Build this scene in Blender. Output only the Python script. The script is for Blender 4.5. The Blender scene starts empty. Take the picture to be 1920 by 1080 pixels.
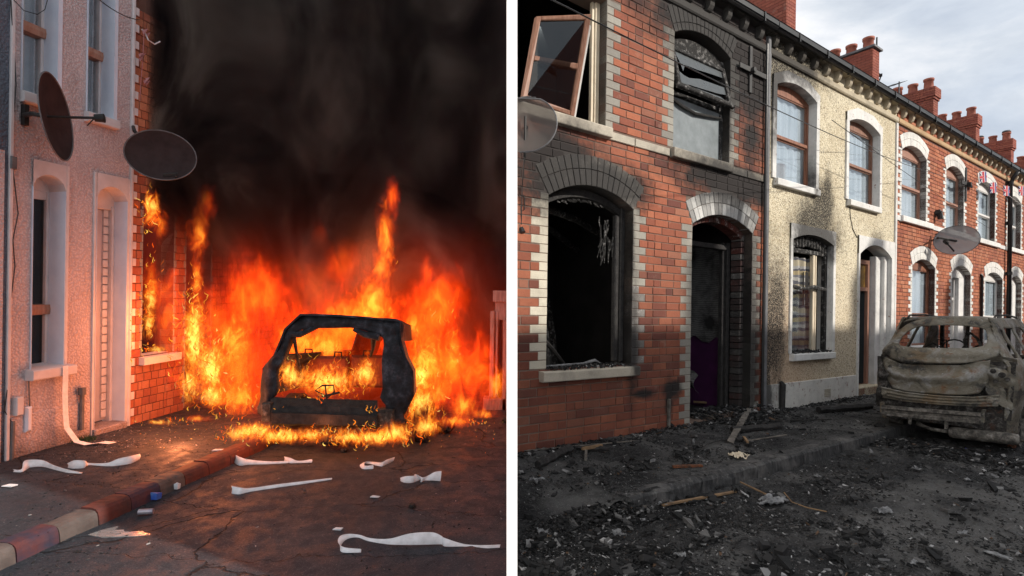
import bpy, math, random
from mathutils import Vector, Matrix, noise
random.seed(7)
SC = bpy.context.scene
COL = SC.collection
# ------------------------------------------------------------------ camera, world, sun, exposure
ROLL = 0.014; FPX = 1000.0; CX0 = 960.0; CY0 = 591.0; CAMZ = 1.5
cam_d = bpy.data.cameras.new('camera'); cam = bpy.data.objects.new('camera', cam_d); COL.objects.link(cam)
cam_d.sensor_width = 36.0; cam_d.lens = 36.0 * FPX / 1920.0
cam_d.shift_y = (CY0 - 540.0) / 1920.0
cam_d.clip_start = 0.05; cam_d.clip_end = 3000
cr, sr = math.cos(ROLL), math.sin(ROLL)
cam.matrix_world = Matrix(((cr, -sr, 0, 0), (0, 0, -1, 0), (sr, cr, 0, CAMZ), (0, 0, 0, 1)))
SC.camera = cam
SUN_AZ = (0.904, -0.426); SUN_EL = math.radians(29)
world = bpy.data.worlds.new('World'); SC.world = world; world.use_nodes = True
sun_d = bpy.data.lights.new('sun', 'SUN'); sun_d.energy = 3.1; sun_d.angle = math.radians(1.2); sun_d.color = (1.0, 0.93, 0.84)
sun = bpy.data.objects.new('sun', sun_d); COL.objects.link(sun)
sd = Vector((SUN_AZ[0] * math.cos(SUN_EL), SUN_AZ[1] * math.cos(SUN_EL), math.sin(SUN_EL)))
sun.rotation_euler = sd.to_track_quat('Z', 'Y').to_euler()
SC.view_settings.view_transform = 'Standard'; SC.view_settings.look = 'None'
SC.view_settings.exposure = 0.62; SC.view_settings.gamma = 1.0; SC.view_settings.use_curve_mapping = False
SC.render.engine = 'CYCLES'
cy = SC.cycles
cy.use_denoising = True; cy.use_adaptive_sampling = True; cy.adaptive_threshold = 0.02
cy.max_bounces = 6; cy.diffuse_bounces = 3; cy.glossy_bounces = 3; cy.transmission_bounces = 4
cy.volume_bounces = 1; cy.transparent_max_bounces = 24; cy.caustics_reflective = False; cy.caustics_refractive = False
cy.volume_step_rate = 1.0; cy.volume_max_steps = 128
cy.sample_clamp_indirect = 4.0

# ------------------------------------------------------------------ node helper
class NT:
    def __init__(n, tree):
        n.t = tree; n.N = tree.nodes; n.L = tree.links
    def add(n, ty, **kw):
        x = n.N.new(ty)
        for k, v in kw.items(): setattr(x, k, v)
        return x
    def put(n, sock, v):
        if v is None: return
        if isinstance(v, bpy.types.NodeSocket): n.L.new(v, sock)
        else:
            try: sock.default_value = v
            except Exception: sock.default_value = (v, v, v) if not hasattr(v, '__len__') else (tuple(v) + (1,))
    def math(n, op, a, b=None, c=None, clamp=False):
        x = n.add('ShaderNodeMath', operation=op, use_clamp=clamp)
        n.put(x.inputs[0], a); n.put(x.inputs[1], b); n.put(x.inputs[2], c)
        return x.outputs[0]
    def vm(n, op, a, b=None, sc=None):
        x = n.add('ShaderNodeVectorMath', operation=op)
        n.put(x.inputs[0], a); n.put(x.inputs[1], b)
        if sc is not None: n.put(x.inputs['Scale'], sc)
        return x.outputs[1] if op in ('DOT_PRODUCT', 'LENGTH', 'DISTANCE') else x.outputs[0]
    def pos(n): return n.add('ShaderNodeNewGeometry').outputs['Position']
    def island(n): return n.add('ShaderNodeNewGeometry').outputs['Random Per Island']
    def objrand(n): return n.add('ShaderNodeObjectInfo').outputs['Random']
    def rnd(n):
        return n.math('FRACT', n.math('ADD', n.island(), n.objrand()))
    def noise(n, vec, scale, detail=4, rough=0.55, dist=0.0, ty='FBM', out=0, lac=2.0):
        x = n.add('ShaderNodeTexNoise')
        if ty != 'FBM': x.noise_type = ty
        n.put(x.inputs['Vector'], vec); n.put(x.inputs['Scale'], scale); n.put(x.inputs['Detail'], detail)
        n.put(x.inputs['Roughness'], rough); n.put(x.inputs['Distortion'], dist); n.put(x.inputs['Lacunarity'], lac)
        return x.outputs[out]
    def vor(n, vec, scale, feature='F1', out='Distance', rand=1.0):
        x = n.add('ShaderNodeTexVoronoi', feature=feature)
        n.put(x.inputs['Vector'], vec); n.put(x.inputs['Scale'], scale); n.put(x.inputs['Randomness'], rand)
        return x.outputs[out]
    def ramp(n, f, stops, interp='LINEAR'):
        x = n.add('ShaderNodeValToRGB'); r = x.color_ramp; r.interpolation = interp
        while len(r.elements) > 1: r.elements.remove(r.elements[-1])
        r.elements[0].position = stops[0][0]; r.elements[0].color = col4(stops[0][1])
        for p, c in stops[1:]:
            e = r.elements.new(p); e.color = col4(c)
        n.put(x.inputs[0], f); return x.outputs[0]
    def mix(n, f, a, b, blend='MIX'):
        x = n.add('ShaderNodeMix', data_type='RGBA', blend_type=blend)
        n.put(x.inputs[0], f)
        n.put(x.inputs[6], col4(a) if not isinstance(a, bpy.types.NodeSocket) else a)
        n.put(x.inputs[7], col4(b) if not isinstance(b, bpy.types.NodeSocket) else b)
        return x.outputs[2]
    def mr(n, v, a, b, c=0.0, d=1.0, smooth=False):
        x = n.add('ShaderNodeMapRange', interpolation_type='SMOOTHSTEP' if smooth else 'LINEAR')
        n.put(x.inputs[0], v); n.put(x.inputs[1], a); n.put(x.inputs[2], b); n.put(x.inputs[3], c); n.put(x.inputs[4], d)
        return x.outputs[0]
    def xyz(n, v):
        x = n.add('ShaderNodeSeparateXYZ'); n.put(x.inputs[0], v); return x.outputs
    def comb(n, a, b, c):
        x = n.add('ShaderNodeCombineXYZ'); n.put(x.inputs[0], a); n.put(x.inputs[1], b); n.put(x.inputs[2], c); return x.outputs[0]
    def bump(n, h, strength=0.5, dist=0.01):
        x = n.add('ShaderNodeBump'); n.put(x.inputs['Height'], h); n.put(x.inputs['Strength'], strength); n.put(x.inputs['Distance'], dist)
        return x.outputs[0]
def col4(c):
    if not hasattr(c, '__len__'): c = (c, c, c)
    return tuple(c) + (1,) if len(c) == 3 else tuple(c)
MATS = {}
def new_mat(name):
    m = bpy.data.materials.new(name); m.use_nodes = True; m.node_tree.nodes.clear()
    n = NT(m.node_tree); MATS[name] = m
    o = n.add('ShaderNodeOutputMaterial'); n.out = o
    return m, n
def principled(n, color, rough=0.8, normal=None, metallic=0.0, spec=0.3, **kw):
    b = n.add('ShaderNodeBsdfPrincipled')
    n.put(b.inputs['Base Color'], col4(color) if not isinstance(color, bpy.types.NodeSocket) else color)
    n.put(b.inputs['Roughness'], rough); n.put(b.inputs['Metallic'], metallic)
    n.put(b.inputs['Specular IOR Level'], spec)
    if normal is not None: n.L.new(normal, b.inputs['Normal'])
    for k, v in kw.items(): n.put(b.inputs[k], v)
    n.L.new(b.outputs[0], n.out.inputs['Surface'])
    return b

# ------------------------------------------------------------------ world: sky with clouds
n = NT(world.node_tree); n.N.clear()
wo = n.add('ShaderNodeOutputWorld'); bg = n.add('ShaderNodeBackground')
sky = n.add('ShaderNodeTexSky', sky_type='NISHITA', sun_disc=False)
sky.sun_elevation = SUN_EL; sky.sun_rotation = math.atan2(SUN_AZ[0], SUN_AZ[1])
sky.air_density = 1.0; sky.dust_density = 2.0
tc = n.add('ShaderNodeTexCoord').outputs['Generated']
x, y, z = n.xyz(tc)
zz = n.math('MAXIMUM', n.math('ADD', z, 0.12), 0.05)
pv = n.comb(n.math('MULTIPLY', x, 2.2), n.math('MULTIPLY', y, 2.2), n.math('MULTIPLY', z, 5.5))
c1 = n.noise(pv, 1.15, 9, 0.55, 0.6)
c2 = n.noise(pv, 3.1, 8, 0.6, 0.3)
cl = n.math('ADD', n.math('MULTIPLY', c1, 0.7), n.math('MULTIPLY', c2, 0.3))
cloudcol = n.ramp(cl, [(0.34, (2.45, 2.7, 3.1)), (0.44, (3.1, 3.35, 3.7)), (0.52, (4.0, 4.1, 4.3)), (0.60, (5.0, 5.0, 5.0))])
mask = n.mr(c1, 0.28, 0.46, 0.88, 1.0, True)
n.L.new(n.mix(mask, sky.outputs[0], cloudcol), bg.inputs[0]); bg.inputs[1].default_value = 0.15
n.L.new(bg.outputs[0], wo.inputs[0])

# ------------------------------------------------------------------ geometry helpers
def ray(px, py):
    a = (px - CX0) / FPX; b = (CY0 - py) / FPX
    return (a * cr - b * sr, 1.0, a * sr + b * cr)
class Frame:
    """a vertical plane running along the street: s metres along it, w metres out towards the street, z metres above its foot"""
    def __init__(F, vp, base, H):
        d = ray(*vp); l = math.hypot(d[0], d[1]); F.u = (d[0] / l, d[1] / l); F.g = d[2] / l
        r = ray(*base); k = H / (-r[2] + F.g * (r[0] * F.u[0] + r[1] * F.u[1]))
        F.O = (r[0] * k, r[1] * k); F.Oz = r[2] * k + CAMZ
        F.m = (-F.u[1], F.u[0]); F.ang = math.atan2(F.u[1], F.u[0])
    def P(F, s, w, z):
        return Vector((F.O[0] + F.u[0] * s - F.m[0] * w, F.O[1] + F.u[1] * s - F.m[1] * w, F.Oz + F.g * s + z))
    def ground(F, px, py, h=0.0):
        r = ray(px, py)
        A = r[2] - F.g * (r[0] * F.u[0] + r[1] * F.u[1]); B = F.Oz - CAMZ + h - F.g * (F.O[0] * F.u[0] + F.O[1] * F.u[1])
        k = B / A
        return Vector((r[0] * k, r[1] * k, r[2] * k + CAMZ))
    def sw(F, p):
        dx, dy = p[0] - F.O[0], p[1] - F.O[1]
        return dx * F.u[0] + dy * F.u[1], -(dx * F.m[0] + dy * F.m[1])
    def zg(F, x, y):
        return F.Oz + F.g * ((x - F.O[0]) * F.u[0] + (y - F.O[1]) * F.u[1])
def at_depth(px, py, Y):
    r = ray(px, py); return Vector((r[0] * Y, Y, r[2] * Y + CAMZ))
RW = Frame((2400, 611), (970, 850), 1.5)
LW = Frame((1170, 532), (22, 860), 1.7)

class MB:
    def __init__(b): b.v = []; b.f = []
    def poly(b, pts):
        i = len(b.v); b.v += [Vector(p) for p in pts]; b.f.append(tuple(range(i, i + len(pts))))
    def mesh(b, vs, fs):
        i = len(b.v); b.v += [Vector(p) for p in vs]; b.f += [tuple(i + k for k in f) for f in fs]
    def box(b, T, a, c, ch=0.0):
        """box between corners a and c of (s,w,z) coordinates through mapping T; ch chamfers the face at the larger w"""
        s0, w0, z0 = a; s1, w1, z1 = c
        if ch <= 0:
            vs = [T(s, w, z) for w in (w0, w1) for (s, z) in ((s0, z0), (s1, z0), (s1, z1), (s0, z1))]
            b.mesh(vs, [(3, 2, 1, 0), (4, 5, 6, 7), (0, 1, 5, 4), (1, 2, 6, 5), (2, 3, 7, 6), (3, 0, 4, 7)])
        else:
            wm = w1 - ch
            vs = [T(s, w, z) for w in (w0, wm) for (s, z) in ((s0, z0), (s1, z0), (s1, z1), (s0, z1))]
            vs += [T(s, w1, z) for (s, z) in ((s0 + ch, z0 + ch), (s1 - ch, z0 + ch), (s1 - ch, z1 - ch), (s0 + ch, z1 - ch))]
            fs = [(3, 2, 1, 0), (0, 1, 5, 4), (1, 2, 6, 5), (2, 3, 7, 6), (3, 0, 4, 7), (4, 5, 9, 8), (5, 6, 10, 9), (6, 7, 11, 10), (7, 4, 8, 11), (8, 9, 10, 11)]
            b.mesh(vs, fs)
    def prism(b, T, prof, s0, s1):
        """profile of (w,z) points swept from s0 to s1"""
        k = len(prof)
        vs = [T(s0, w, z) for w, z in prof] + [T(s1, w, z) for w, z in prof]
        b.mesh(vs, [(i, (i + 1) % k, k + (i + 1) % k, k + i) for i in range(k)] + [tuple(range(k))[::-1], tuple(range(k, 2 * k))])
    def tube(b, pts, r, seg=8, cap=True):
        pts = [Vector(p) for p in pts]; rs = r if hasattr(r, '__len__') else [r] * len(pts)
        base = len(b.v); up = Vector((0.13, 0.21, 1)).normalized(); a = None
        for i, p in enumerate(pts):
            d = (pts[min(i + 1, len(pts) - 1)] - pts[max(i - 1, 0)])
            d = d.normalized() if d.length > 1e-9 else Vector((0, 0, 1))
            if a is None: a = d.cross(up if abs(d.dot(up)) < 0.95 else Vector((1, 0, 0))).normalized()
            a = (a - d * a.dot(d)); a = a.normalized() if a.length > 1e-6 else d.orthogonal().normalized()
            c = d.cross(a)
            for k in range(seg):
                t = 2 * math.pi * k / seg; b.v.append(p + (a * math.cos(t) + c * math.sin(t)) * rs[i])
        for i in range(len(pts) - 1):
            for k in range(seg):
                k2 = (k + 1) % seg
                b.f.append((base + i * seg + k, base + i * seg + k2, base + (i + 1) * seg + k2, base + (i + 1) * seg + k))
        if cap:
            b.f.append(tuple(base + k for k in range(seg))[::-1]); e = base + (len(pts) - 1) * seg
            b.f.append(tuple(e + k for k in range(seg)))
    def grid(b, fn, nu, nv, close=False):
        base = len(b.v)
        for j in range(nv + 1):
            for i in range(nu + 1): b.v.append(Vector(fn(i / nu, j / nv)))
        for j in range(nv):
            for i in range(nu):
                a = base + j * (nu + 1) + i; b.f.append((a, a + 1, a + nu + 2, a + nu + 1))
    def build(b, name, mat, parent=None, smooth=False, solid=0.0, bevel=0.0, origin=None):
        if not b.v: return None
        if smooth or solid:                 # join the quads into one skin
            key = {}; mp = []; nv = []
            for v in b.v:
                k = (round(v.x, 5), round(v.y, 5), round(v.z, 5))
                if k not in key: key[k] = len(nv); nv.append(v)
                mp.append(key[k])
            fs = []
            for f in b.f:
                g = []
                for i in f:
                    if not g or mp[i] != g[-1]: g.append(mp[i])
                if len(g) > 1 and g[0] == g[-1]: g.pop()
                if len(set(g)) > 2: fs.append(tuple(g))
            b.v = nv; b.f = fs
        if origin is None:
            lo = Vector((min(v[i] for v in b.v) for i in range(3))); hi = Vector((max(v[i] for v in b.v) for i in range(3)))
            origin = Vector(((lo.x + hi.x) / 2, (lo.y + hi.y) / 2, lo.z))
        me = bpy.data.meshes.new(name)
        me.from_pydata([tuple(v - origin) for v in b.v], [], b.f); me.update()
        if smooth:
            me.polygons.foreach_set('use_smooth', [True] * len(me.polygons))
        me.materials.append(MATS[mat] if isinstance(mat, str) else mat)
        o = bpy.data.objects.new(name, me); COL.objects.link(o)
        o.location = origin - (parent_world(parent) if parent else Vector())
        if parent: o.parent = parent
        if solid:
            m = o.modifiers.new('solid', 'SOLIDIFY'); m.thickness = solid; m.offset = 0
        if bevel:
            m = o.modifiers.new('bevel', 'BEVEL'); m.width = bevel; m.segments = 2; m.limit_method = 'ANGLE'
        return o
def parent_world(p):
    v = Vector()
    while p: v += p.location; p = p.parent
    return v
def tag(o, label=None, cat=None, group=None, kind=None):
    if label: o['label'] = label
    if cat: o['category'] = cat
    if group: o['group'] = group
    if kind: o['kind'] = kind
    return o
def thing(name, label, cat, loc, group=None):
    o = bpy.data.objects.new(name, None); COL.objects.link(o); o.location = loc; o.empty_display_size = 0.2
    return tag(o, label, cat, group)
def struct(name, mb, mat, **kw):
    o = mb.build(name, mat, **kw); o['kind'] = 'structure'; return o
def stuff(o): o['kind'] = 'stuff'; return o
UNIT = {}
def inst(name, key, fn, mat, parent, loc, rot=0.0, scale=(1, 1, 1)):
    """a part that shares its mesh with all alike parts"""
    k = (key, mat)
    if k not in UNIT:
        b = MB(); fn(b); me = bpy.data.meshes.new(name); me.from_pydata([tuple(v) for v in b.v], [], b.f); me.update()
        me.materials.append(MATS[mat]); UNIT[k] = me
    o = bpy.data.objects.new(name, UNIT[k]); COL.objects.link(o)
    o.location = loc - (parent_world(parent) if parent else Vector()); o.rotation_euler = (0, 0, rot); o.scale = scale
    if parent: o.parent = parent
    return o
def unit_brick(b): b.box(lambda s, w, z: Vector((s, -w, z)), (-.5, -.5, -.5), (.5, .5, .5), 0.0)
def unit_brick_ch(kind):
    r = random.Random(kind)
    def fn(b):
        # nominal 0.28 x 0.10 x 0.09 brick, chamfered and slightly out of true, local y = into the wall
        j = lambda a: (r.random() - .5) * a
        L, D, Hh, c = .14, .05, .045, .005
        vs = []
        for w in (-D, D - c):
            for (s, z) in ((-L, -Hh), (L, -Hh), (L, Hh), (-L, Hh)): vs.append(Vector((s + j(.004), -w + j(.002), z + j(.004))))
        for (s, z) in ((-L + c, -Hh + c), (L - c, -Hh + c), (L - c, Hh - c), (-L + c, Hh - c)): vs.append(Vector((s + j(.005), -D + j(.004), z + j(.005))))
        b.mesh(vs, [(0, 1, 5, 4), (1, 2, 6, 5), (2, 3, 7, 6), (3, 0, 4, 7), (4, 5, 9, 8), (5, 6, 10, 9), (6, 7, 11, 10), (7, 4, 8, 11), (8, 9, 10, 11)])
    return fn
# ------------------------------------------------------------------ materials
SOOT = [(0.50, 3.16, .55, .38, .95), (1.15, 3.12, .75, .26, .65), (1.78, 1.15, .10, .65, .5), (1.70, 2.4, .08, .6, .5),
        (3.95, 3.52, 1.1, .24, .95), (4.45, 1.2, .22, 1.5, .42), (3.15, 5.78, 1.25, .45, .95), (4.3, 5.45, .8, .85, .85),
        (2.55, .52, .14, .10, .9), (2.50, .36, .07, .25, .7), (2.0, .50, .25, .06, .4), (4.4, 4.3, .35, .45, .15), (3.72, 4.6, .14, .8, .6), (3.7, 1.9, .25, .8, .0),
        (5.3, 5.95, 1.1, .42, .8), (5.10, 5.2, .25, .8, .5), (6.42, 3.02, .62, .38, 1.0), (6.70, 3.40, .33, .45, .9), (6.85, 3.8, .16, .35, .6), (6.95, 2.4, .07, .5, .5),
        (5.15, 1.4, .34, 1.1, .45), (4.94, .9, .12, 1.5, .5), (5.3, .3, .07, .28, .7), (6.3, 3.9, .10, .4, .2)]
def wallcoord(n, F):
    p = n.pos()
    u = (F.u[0], F.u[1], 0); so = F.O[0] * F.u[0] + F.O[1] * F.u[1]
    s = n.math('SUBTRACT', n.vm('DOT_PRODUCT', p, u), so)
    z = n.math('SUBTRACT', n.xyz(p)[2], F.Oz)
    return p, s, z
def soot(n, s, z, p, lst):
    """soot amount: soft-edged smoke marks (ellipses on the wall), edges broken up by noise"""
    q = n.comb(s, z, 0.0)
    wob = n.math('MULTIPLY', n.math('SUBTRACT', n.noise(p, 2.2, 5, .6), .5), 1.5)
    tot = None
    for (cs, cz, rs, rz, st) in lst:
        x = n.add('ShaderNodeVectorMath', operation='MULTIPLY_ADD')
        n.put(x.inputs[0], q); x.inputs[1].default_value = (1 / rs, 1 / rz, 0); x.inputs[2].default_value = (-cs / rs, -cz / rz, 0)
        d = n.vm('LENGTH', x.outputs[0])
        v = n.math('MULTIPLY_ADD', d, -1.0, 1.0 + (st - .5) * .7)       # positive inside, stronger marks reach further
        tot = v if tot is None else n.math('MAXIMUM', tot, v)
    return n.mr(n.math('ADD', n.math('SUBTRACT', tot, wob), n.math('MULTIPLY', n.math('SUBTRACT', n.noise(p, 13, 4, .7), .5), .9)), -.75, .55, 0, 1.0, True)
def grp_soot(F, lst, name):
    """a node group: soot amount from the wall position, shared by all wall materials"""
    g = bpy.data.node_groups.new(name, 'ShaderNodeTree')
    for q in ('soot', 's', 'z'): g.interface.new_socket(q, in_out='OUTPUT', socket_type='NodeSocketFloat')
    n = NT(g); o = g.nodes.new('NodeGroupOutput')
    p, s, z = wallcoord(n, F)
    n.L.new(soot(n, s, z, p, lst), o.inputs[0]); n.L.new(s, o.inputs[1]); n.L.new(z, o.inputs[2])
    return g
G_B = grp_soot(RW, [q for q in SOOT if q[0] < 4.8], 'soot_on_brick_house'); G_C = grp_soot(RW, [q for q in SOOT if q[0] > 4.7], 'soot_on_cream_house')
def sootn(n, g=None):
    x = n.add('ShaderNodeGroup'); x.node_tree = g or G_B; return x.outputs
def brick_mat(name, cols, sooty=True, rough=.9):
    m, n = new_mat(name); p = n.pos()
    r = n.rnd()
    c = n.ramp(r, cols)
    ns = n.noise(p, 34, 5, .65); c = n.mix(n.mr(ns, .35, .75, 0, .55), c, n.mix(.5, c, (.10, .03, .02)), 'MIX')
    big = n.noise(p, .9, 4, .6); c = n.mix(n.mr(big, .42, .7, 0, .45), c, (.15, .055, .035))
    eff = n.noise(p, 5.5, 6, .7); c = n.mix(n.mr(eff, .60, .78, 0, .45), c, (.45, .34, .27))
    if sooty:
        so = sootn(n)
        grime_shade = n.mr(so[2], 3.2, 1.0, 0, .96, True)  # smoke grime and the opposite houses' shade, both put into the lower brick colour
        c = n.mix(n.math('MULTIPLY', grime_shade, n.mr(n.noise(p, 1.6, 5, .6), .3, .65, .45, 1.0)), c, n.mix(.35, (.085, .030, .022), c))
        c = n.mix(so[0], c, (.022, .018, .017))
    h = n.math('ADD', n.math('MULTIPLY', ns, .6), n.math('MULTIPLY', n.noise(p, 120, 3, .6), .4))
    principled(n, c, rough, n.bump(h, .7, .006)); return m
RED = [(0, (.24, .078, .048)), (.25, (.36, .115, .062)), (.5, (.43, .15, .08)), (.72, (.30, .093, .055)), (.88, (.13, .05, .04)), (1, (.40, .165, .10))]
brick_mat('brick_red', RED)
brick_mat('brick_orange', [(0, (.38, .12, .06)), (.3, (.47, .16, .08)), (.6, (.50, .20, .11)), (.85, (.31, .09, .055)), (1, (.42, .15, .08))], sooty=False)
brick_mat('brick_chimney', [(0, (.27, .075, .05)), (.4, (.33, .10, .065)), (.8, (.23, .06, .045)), (1, (.36, .12, .08))], sooty=False)
def stone_mat(name, base, alt, sooty=True, rough=.85, speck=.35, bumpd=.006, chip=None):
    m, n = new_mat(name); p = n.pos()
    c = n.mix(n.rnd(), base, alt)
    c = n.mix(n.mr(n.noise(p, 3.2, 6, .65), .45, .7, 0, .6), c, tuple(v * .55 for v in base))
    sp = n.noise(p, 70, 4, .75); c = n.mix(n.mr(sp, .55, .75, 0, speck), c, tuple(v * .25 for v in base))
    if chip: c = n.mix(n.mr(n.noise(p, 9, 6, .75), .57 if 'flaky' in name or 'smoky' in name or 'burnt' in name else .62, .66, 0, .9), c, chip)
    if sooty: c = n.mix(n.math('MULTIPLY', sootn(n, G_C if sooty == 'C' else G_B)[0], .93), c, (.03, .028, .027))
    principled(n, c, rough, n.bump(n.math('ADD', sp, n.noise(p, 14, 4, .6)), .8, bumpd)); return m
stone_mat('quoin_stone', (.33, .31, .265), (.22, .205, .18), speck=.6)
stone_mat('pale_quoin', (.60, .55, .44), (.46, .42, .34))
stone_mat('sill_stone', (.44, .40, .33), (.50, .44, .35), speck=.6)
stone_mat('white_quoin', (.74, .72, .67), (.66, .65, .62), sooty=False, speck=.12)
stone_mat('white_paint', (.72, .71, .68), (.66, .65, .62), speck=.2, chip=(.25, .13, .09), sooty='C')
stone_mat('white_paint_scorched', (.62, .61, .58), (.12, .115, .11), speck=.8, chip=(.12, .10, .09))
stone_mat('white_paint_clean', (.74, .73, .70), (.70, .69, .67), sooty=False, speck=.12)
stone_mat('burnt_stone', (.16, .145, .13), (.30, .28, .26), speck=.9, chip=(.55, .53, .50))
stone_mat('burnt_brick', (.16, .04, .028), (.06, .04, .035), speck=.9, chip=(.45, .42, .40))
stone_mat('cornice_cream', (.50, .43, .31), (.44, .38, .28), speck=.25, sooty='C')
stone_mat('string_buff', (.52, .35, .19), (.46, .31, .18), speck=.25, sooty=False)
stone_mat('mortar', (.17, .12, .095), (.19, .13, .1))
stone_mat('mortar_dark', (.10, .05, .04), (.12, .06, .045), sooty=False)
stone_mat('threshold_red', (.28, .06, .03), (.2, .04, .03))
# pebbledash
m, n = new_mat('pebbledash'); p = n.pos()
v = n.vor(p, 52, out='Color'); vv = n.xyz(v)[0]
c = n.ramp(vv, [(0, (.60, .53, .38)), (.42, (.70, .63, .47)), (.66, (.78, .72, .58)), (.76, (.30, .22, .13)), (.88, (.11, .08, .06)), (1, (.72, .68, .58))], 'CONSTANT')
c = n.mix(.38, c, (.66, .59, .43))
c = n.mix(n.mr(n.noise(p, 1.3, 6, .6), .45, .75, 0, .45), c, (.42, .33, .20))
so = sootn(n, G_C)
pk = n.math('MULTIPLY', n.mr(so[2], 3.0, .8, 0, .8, True), n.mr(so[1], 7.6, 5.2, .25, 1, True))
c = n.mix(pk, c, n.mix(.5, c, (.52, .26, .16)))
ss = n.math('MULTIPLY', so[0], n.mr(n.noise(p, 46, 3, .7), .30, .60, .35, 1.15), clamp=True)
c = n.mix(ss, c, (.02, .017, .015))
principled(n, c, .95, n.bump(n.vor(p, 52), 1.0, .012))
# timber, glass, cloth, metal ...
def simple(name, a, b, scale=8, rough=.6, metallic=0.0, bump=.3, bd=.003, lo=.35, hi=.65, spec=.35, stretch=None, detail=5):
    m, n = new_mat(name); p = n.pos()
    q = n.vm('MULTIPLY', p, stretch) if stretch else p
    ns = n.noise(q, scale, detail, .62)
    c = n.mix(n.mr(ns, lo, hi), a, b)
    principled(n, c, rough, n.bump(n.noise(q, scale * 4, 4, .6), bump, bd), metallic, spec); return m
simple('timber_brown', (.17, .065, .035), (.30, .13, .075), 10, .45, stretch=(3, 3, .4))
simple('timber_pink', (.30, .14, .09), (.40, .22, .16), 10, .5, stretch=(3, 3, .4))
simple('timber_tan', (.19, .085, .05), (.29, .15, .10), 10, .5, stretch=(3, 3, .4))
simple('timber_white', (.68, .66, .62), (.74, .72, .69), 6, .4)
simple('timber_pale', (.55, .45, .32), (.66, .58, .44), 12, .6, stretch=(6, 6, .6))
simple('plank_wood', (.30, .19, .10), (.14, .09, .055), 9, .8, stretch=(1, 1, 1), bump=.6)
simple('plank_grey', (.20, .18, .155), (.07, .06, .052), 9, .85, bump=.7)
simple('char', (.012, .011, .011), (.035, .032, .030), 14, .75, bump=1.0, bd=.012)
simple('char_ash', (.018, .017, .016), (.26, .25, .24), 16, .9, bump=1.0, bd=.01, lo=.52, hi=.72)
simple('ash_sheet', (.10, .10, .102), (.30, .30, .30), 18, .8, bump=.8, bd=.01)
simple('black_plastic', (.012, .012, .013), (.02, .02, .02), 5, .38)
simple('black_iron', (.014, .014, .015), (.03, .027, .025), 12, .6)
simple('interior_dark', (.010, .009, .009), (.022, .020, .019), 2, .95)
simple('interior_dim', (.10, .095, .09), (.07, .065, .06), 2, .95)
simple('purple_wall', (.09, .018, .085), (.05, .012, .05), 2, .6)
simple('slate', (.05, .052, .06), (.09, .09, .1), 5, .7)
simple('chimney_pot', (.36, .12, .075), (.26, .08, .055), 6, .75)
simple('lead', (.09, .09, .095), (.15, .15, .155), 9, .6)
stone_mat('smoky_stone', (.20, .18, .155), (.11, .10, .09), speck=.6, chip=(.42, .39, .34))
stone_mat('flaky_paint', (.66, .64, .60), (.58, .55, .50), sooty='C', speck=.3, chip=(.20, .09, .06))
simple('copper_rust', (.20, .07, .03), (.05, .03, .02), 20, .85, bump=.9, bd=.006)
simple('purple_ceramic', (.55, .22, .08), (.5, .18, .07), 3, .4)
simple('union_red', (.55, .03, .05), (.5, .03, .05), 3, .6)
simple('union_blue', (.02, .03, .20), (.02, .03, .2), 3, .6)
simple('union_white', (.75, .72, .72), (.7, .7, .7), 3, .6)
simple('door_dark', (.022, .028, .03), (.03, .036, .038), 5, .5)
simple('ochre_glass', (.30, .17, .05), (.14, .09, .03), 8, .25)
m, n = new_mat('peeling_paper'); p = n.pos()
w = n.add('ShaderNodeTexWave', wave_type='BANDS', bands_direction='Z'); n.put(w.inputs['Vector'], p); w.inputs['Scale'].default_value = 9; w.inputs['Distortion'].default_value = 5
c = n.mix(w.outputs[1], (.13, .125, .12), (.24, .23, .22)); c = n.mix(n.mr(n.noise(p, 3, 5, .6), .4, .65), c, (.03, .028, .027))
principled(n, c, .9)
m, n = new_mat('net_curtain'); p, s, z = wallcoord(n, RW)
c = n.mix(n.mr(n.noise(n.comb(n.math('MULTIPLY', s, 14), 0, n.math('MULTIPLY', z, .7)), 1.6, 4, .6), .35, .65), (.55, .60, .62), (.80, .83, .85))
principled(n, c, .9)
m, n = new_mat('striped_curtain'); p, s, z = wallcoord(n, RW)
zz_ = n.math('ADD', z, n.math('MULTIPLY', n.noise(p, 5, 2), .10))
c = n.ramp(n.math('FRACT', n.math('MULTIPLY', zz_, 2.4)), [(0, (.48, .42, .30)), (.22, (.12, .12, .14)), (.34, (.50, .48, .44)), (.5, (.20, .20, .22)), (.62, (.45, .36, .2)), (.8, (.10, .10, .12)), (.88, (.42, .41, .40))], 'CONSTANT')
c = n.mix(n.mr(n.noise(n.comb(n.math('MULTIPLY', s, 9), 0, n.math('MULTIPLY', z, .6)), 1.5, 3), .4, .65, 0, .6), c, (.05, .05, .05))
principled(n, c, .9)
def glass(name, tint, a, rough=.04, smoke=None):
    m, n = new_mat(name)
    tr = n.add('ShaderNodeBsdfTransparent'); tr.inputs[0].default_value = col4(tint)
    gl = n.add('ShaderNodeBsdfGlossy'); gl.inputs['Roughness'].default_value = rough; gl.inputs[0].default_value = (.9, .93, .95, 1)
    mx = n.add('ShaderNodeMixShader'); 
    n.put(mx.inputs[0], a); n.L.new(tr.outputs[0], mx.inputs[1]); n.L.new(gl.outputs[0], mx.inputs[2])
    last = mx.outputs[0]
    if smoke:
        df = n.add('ShaderNodeBsdfDiffuse'); df.inputs[0].default_value = col4(smoke[0])
        m2 = n.add('ShaderNodeMixShader'); p = n.pos()
        n.put(m2.inputs[0], n.mr(n.noise(p, 3.5, 6, .65), .25, .75, smoke[1], smoke[2])); n.L.new(last, m2.inputs[1]); n.L.new(df.outputs[0], m2.inputs[2]); last = m2.outputs[0]
    n.L.new(last, n.out.inputs[0]); return m
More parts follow.
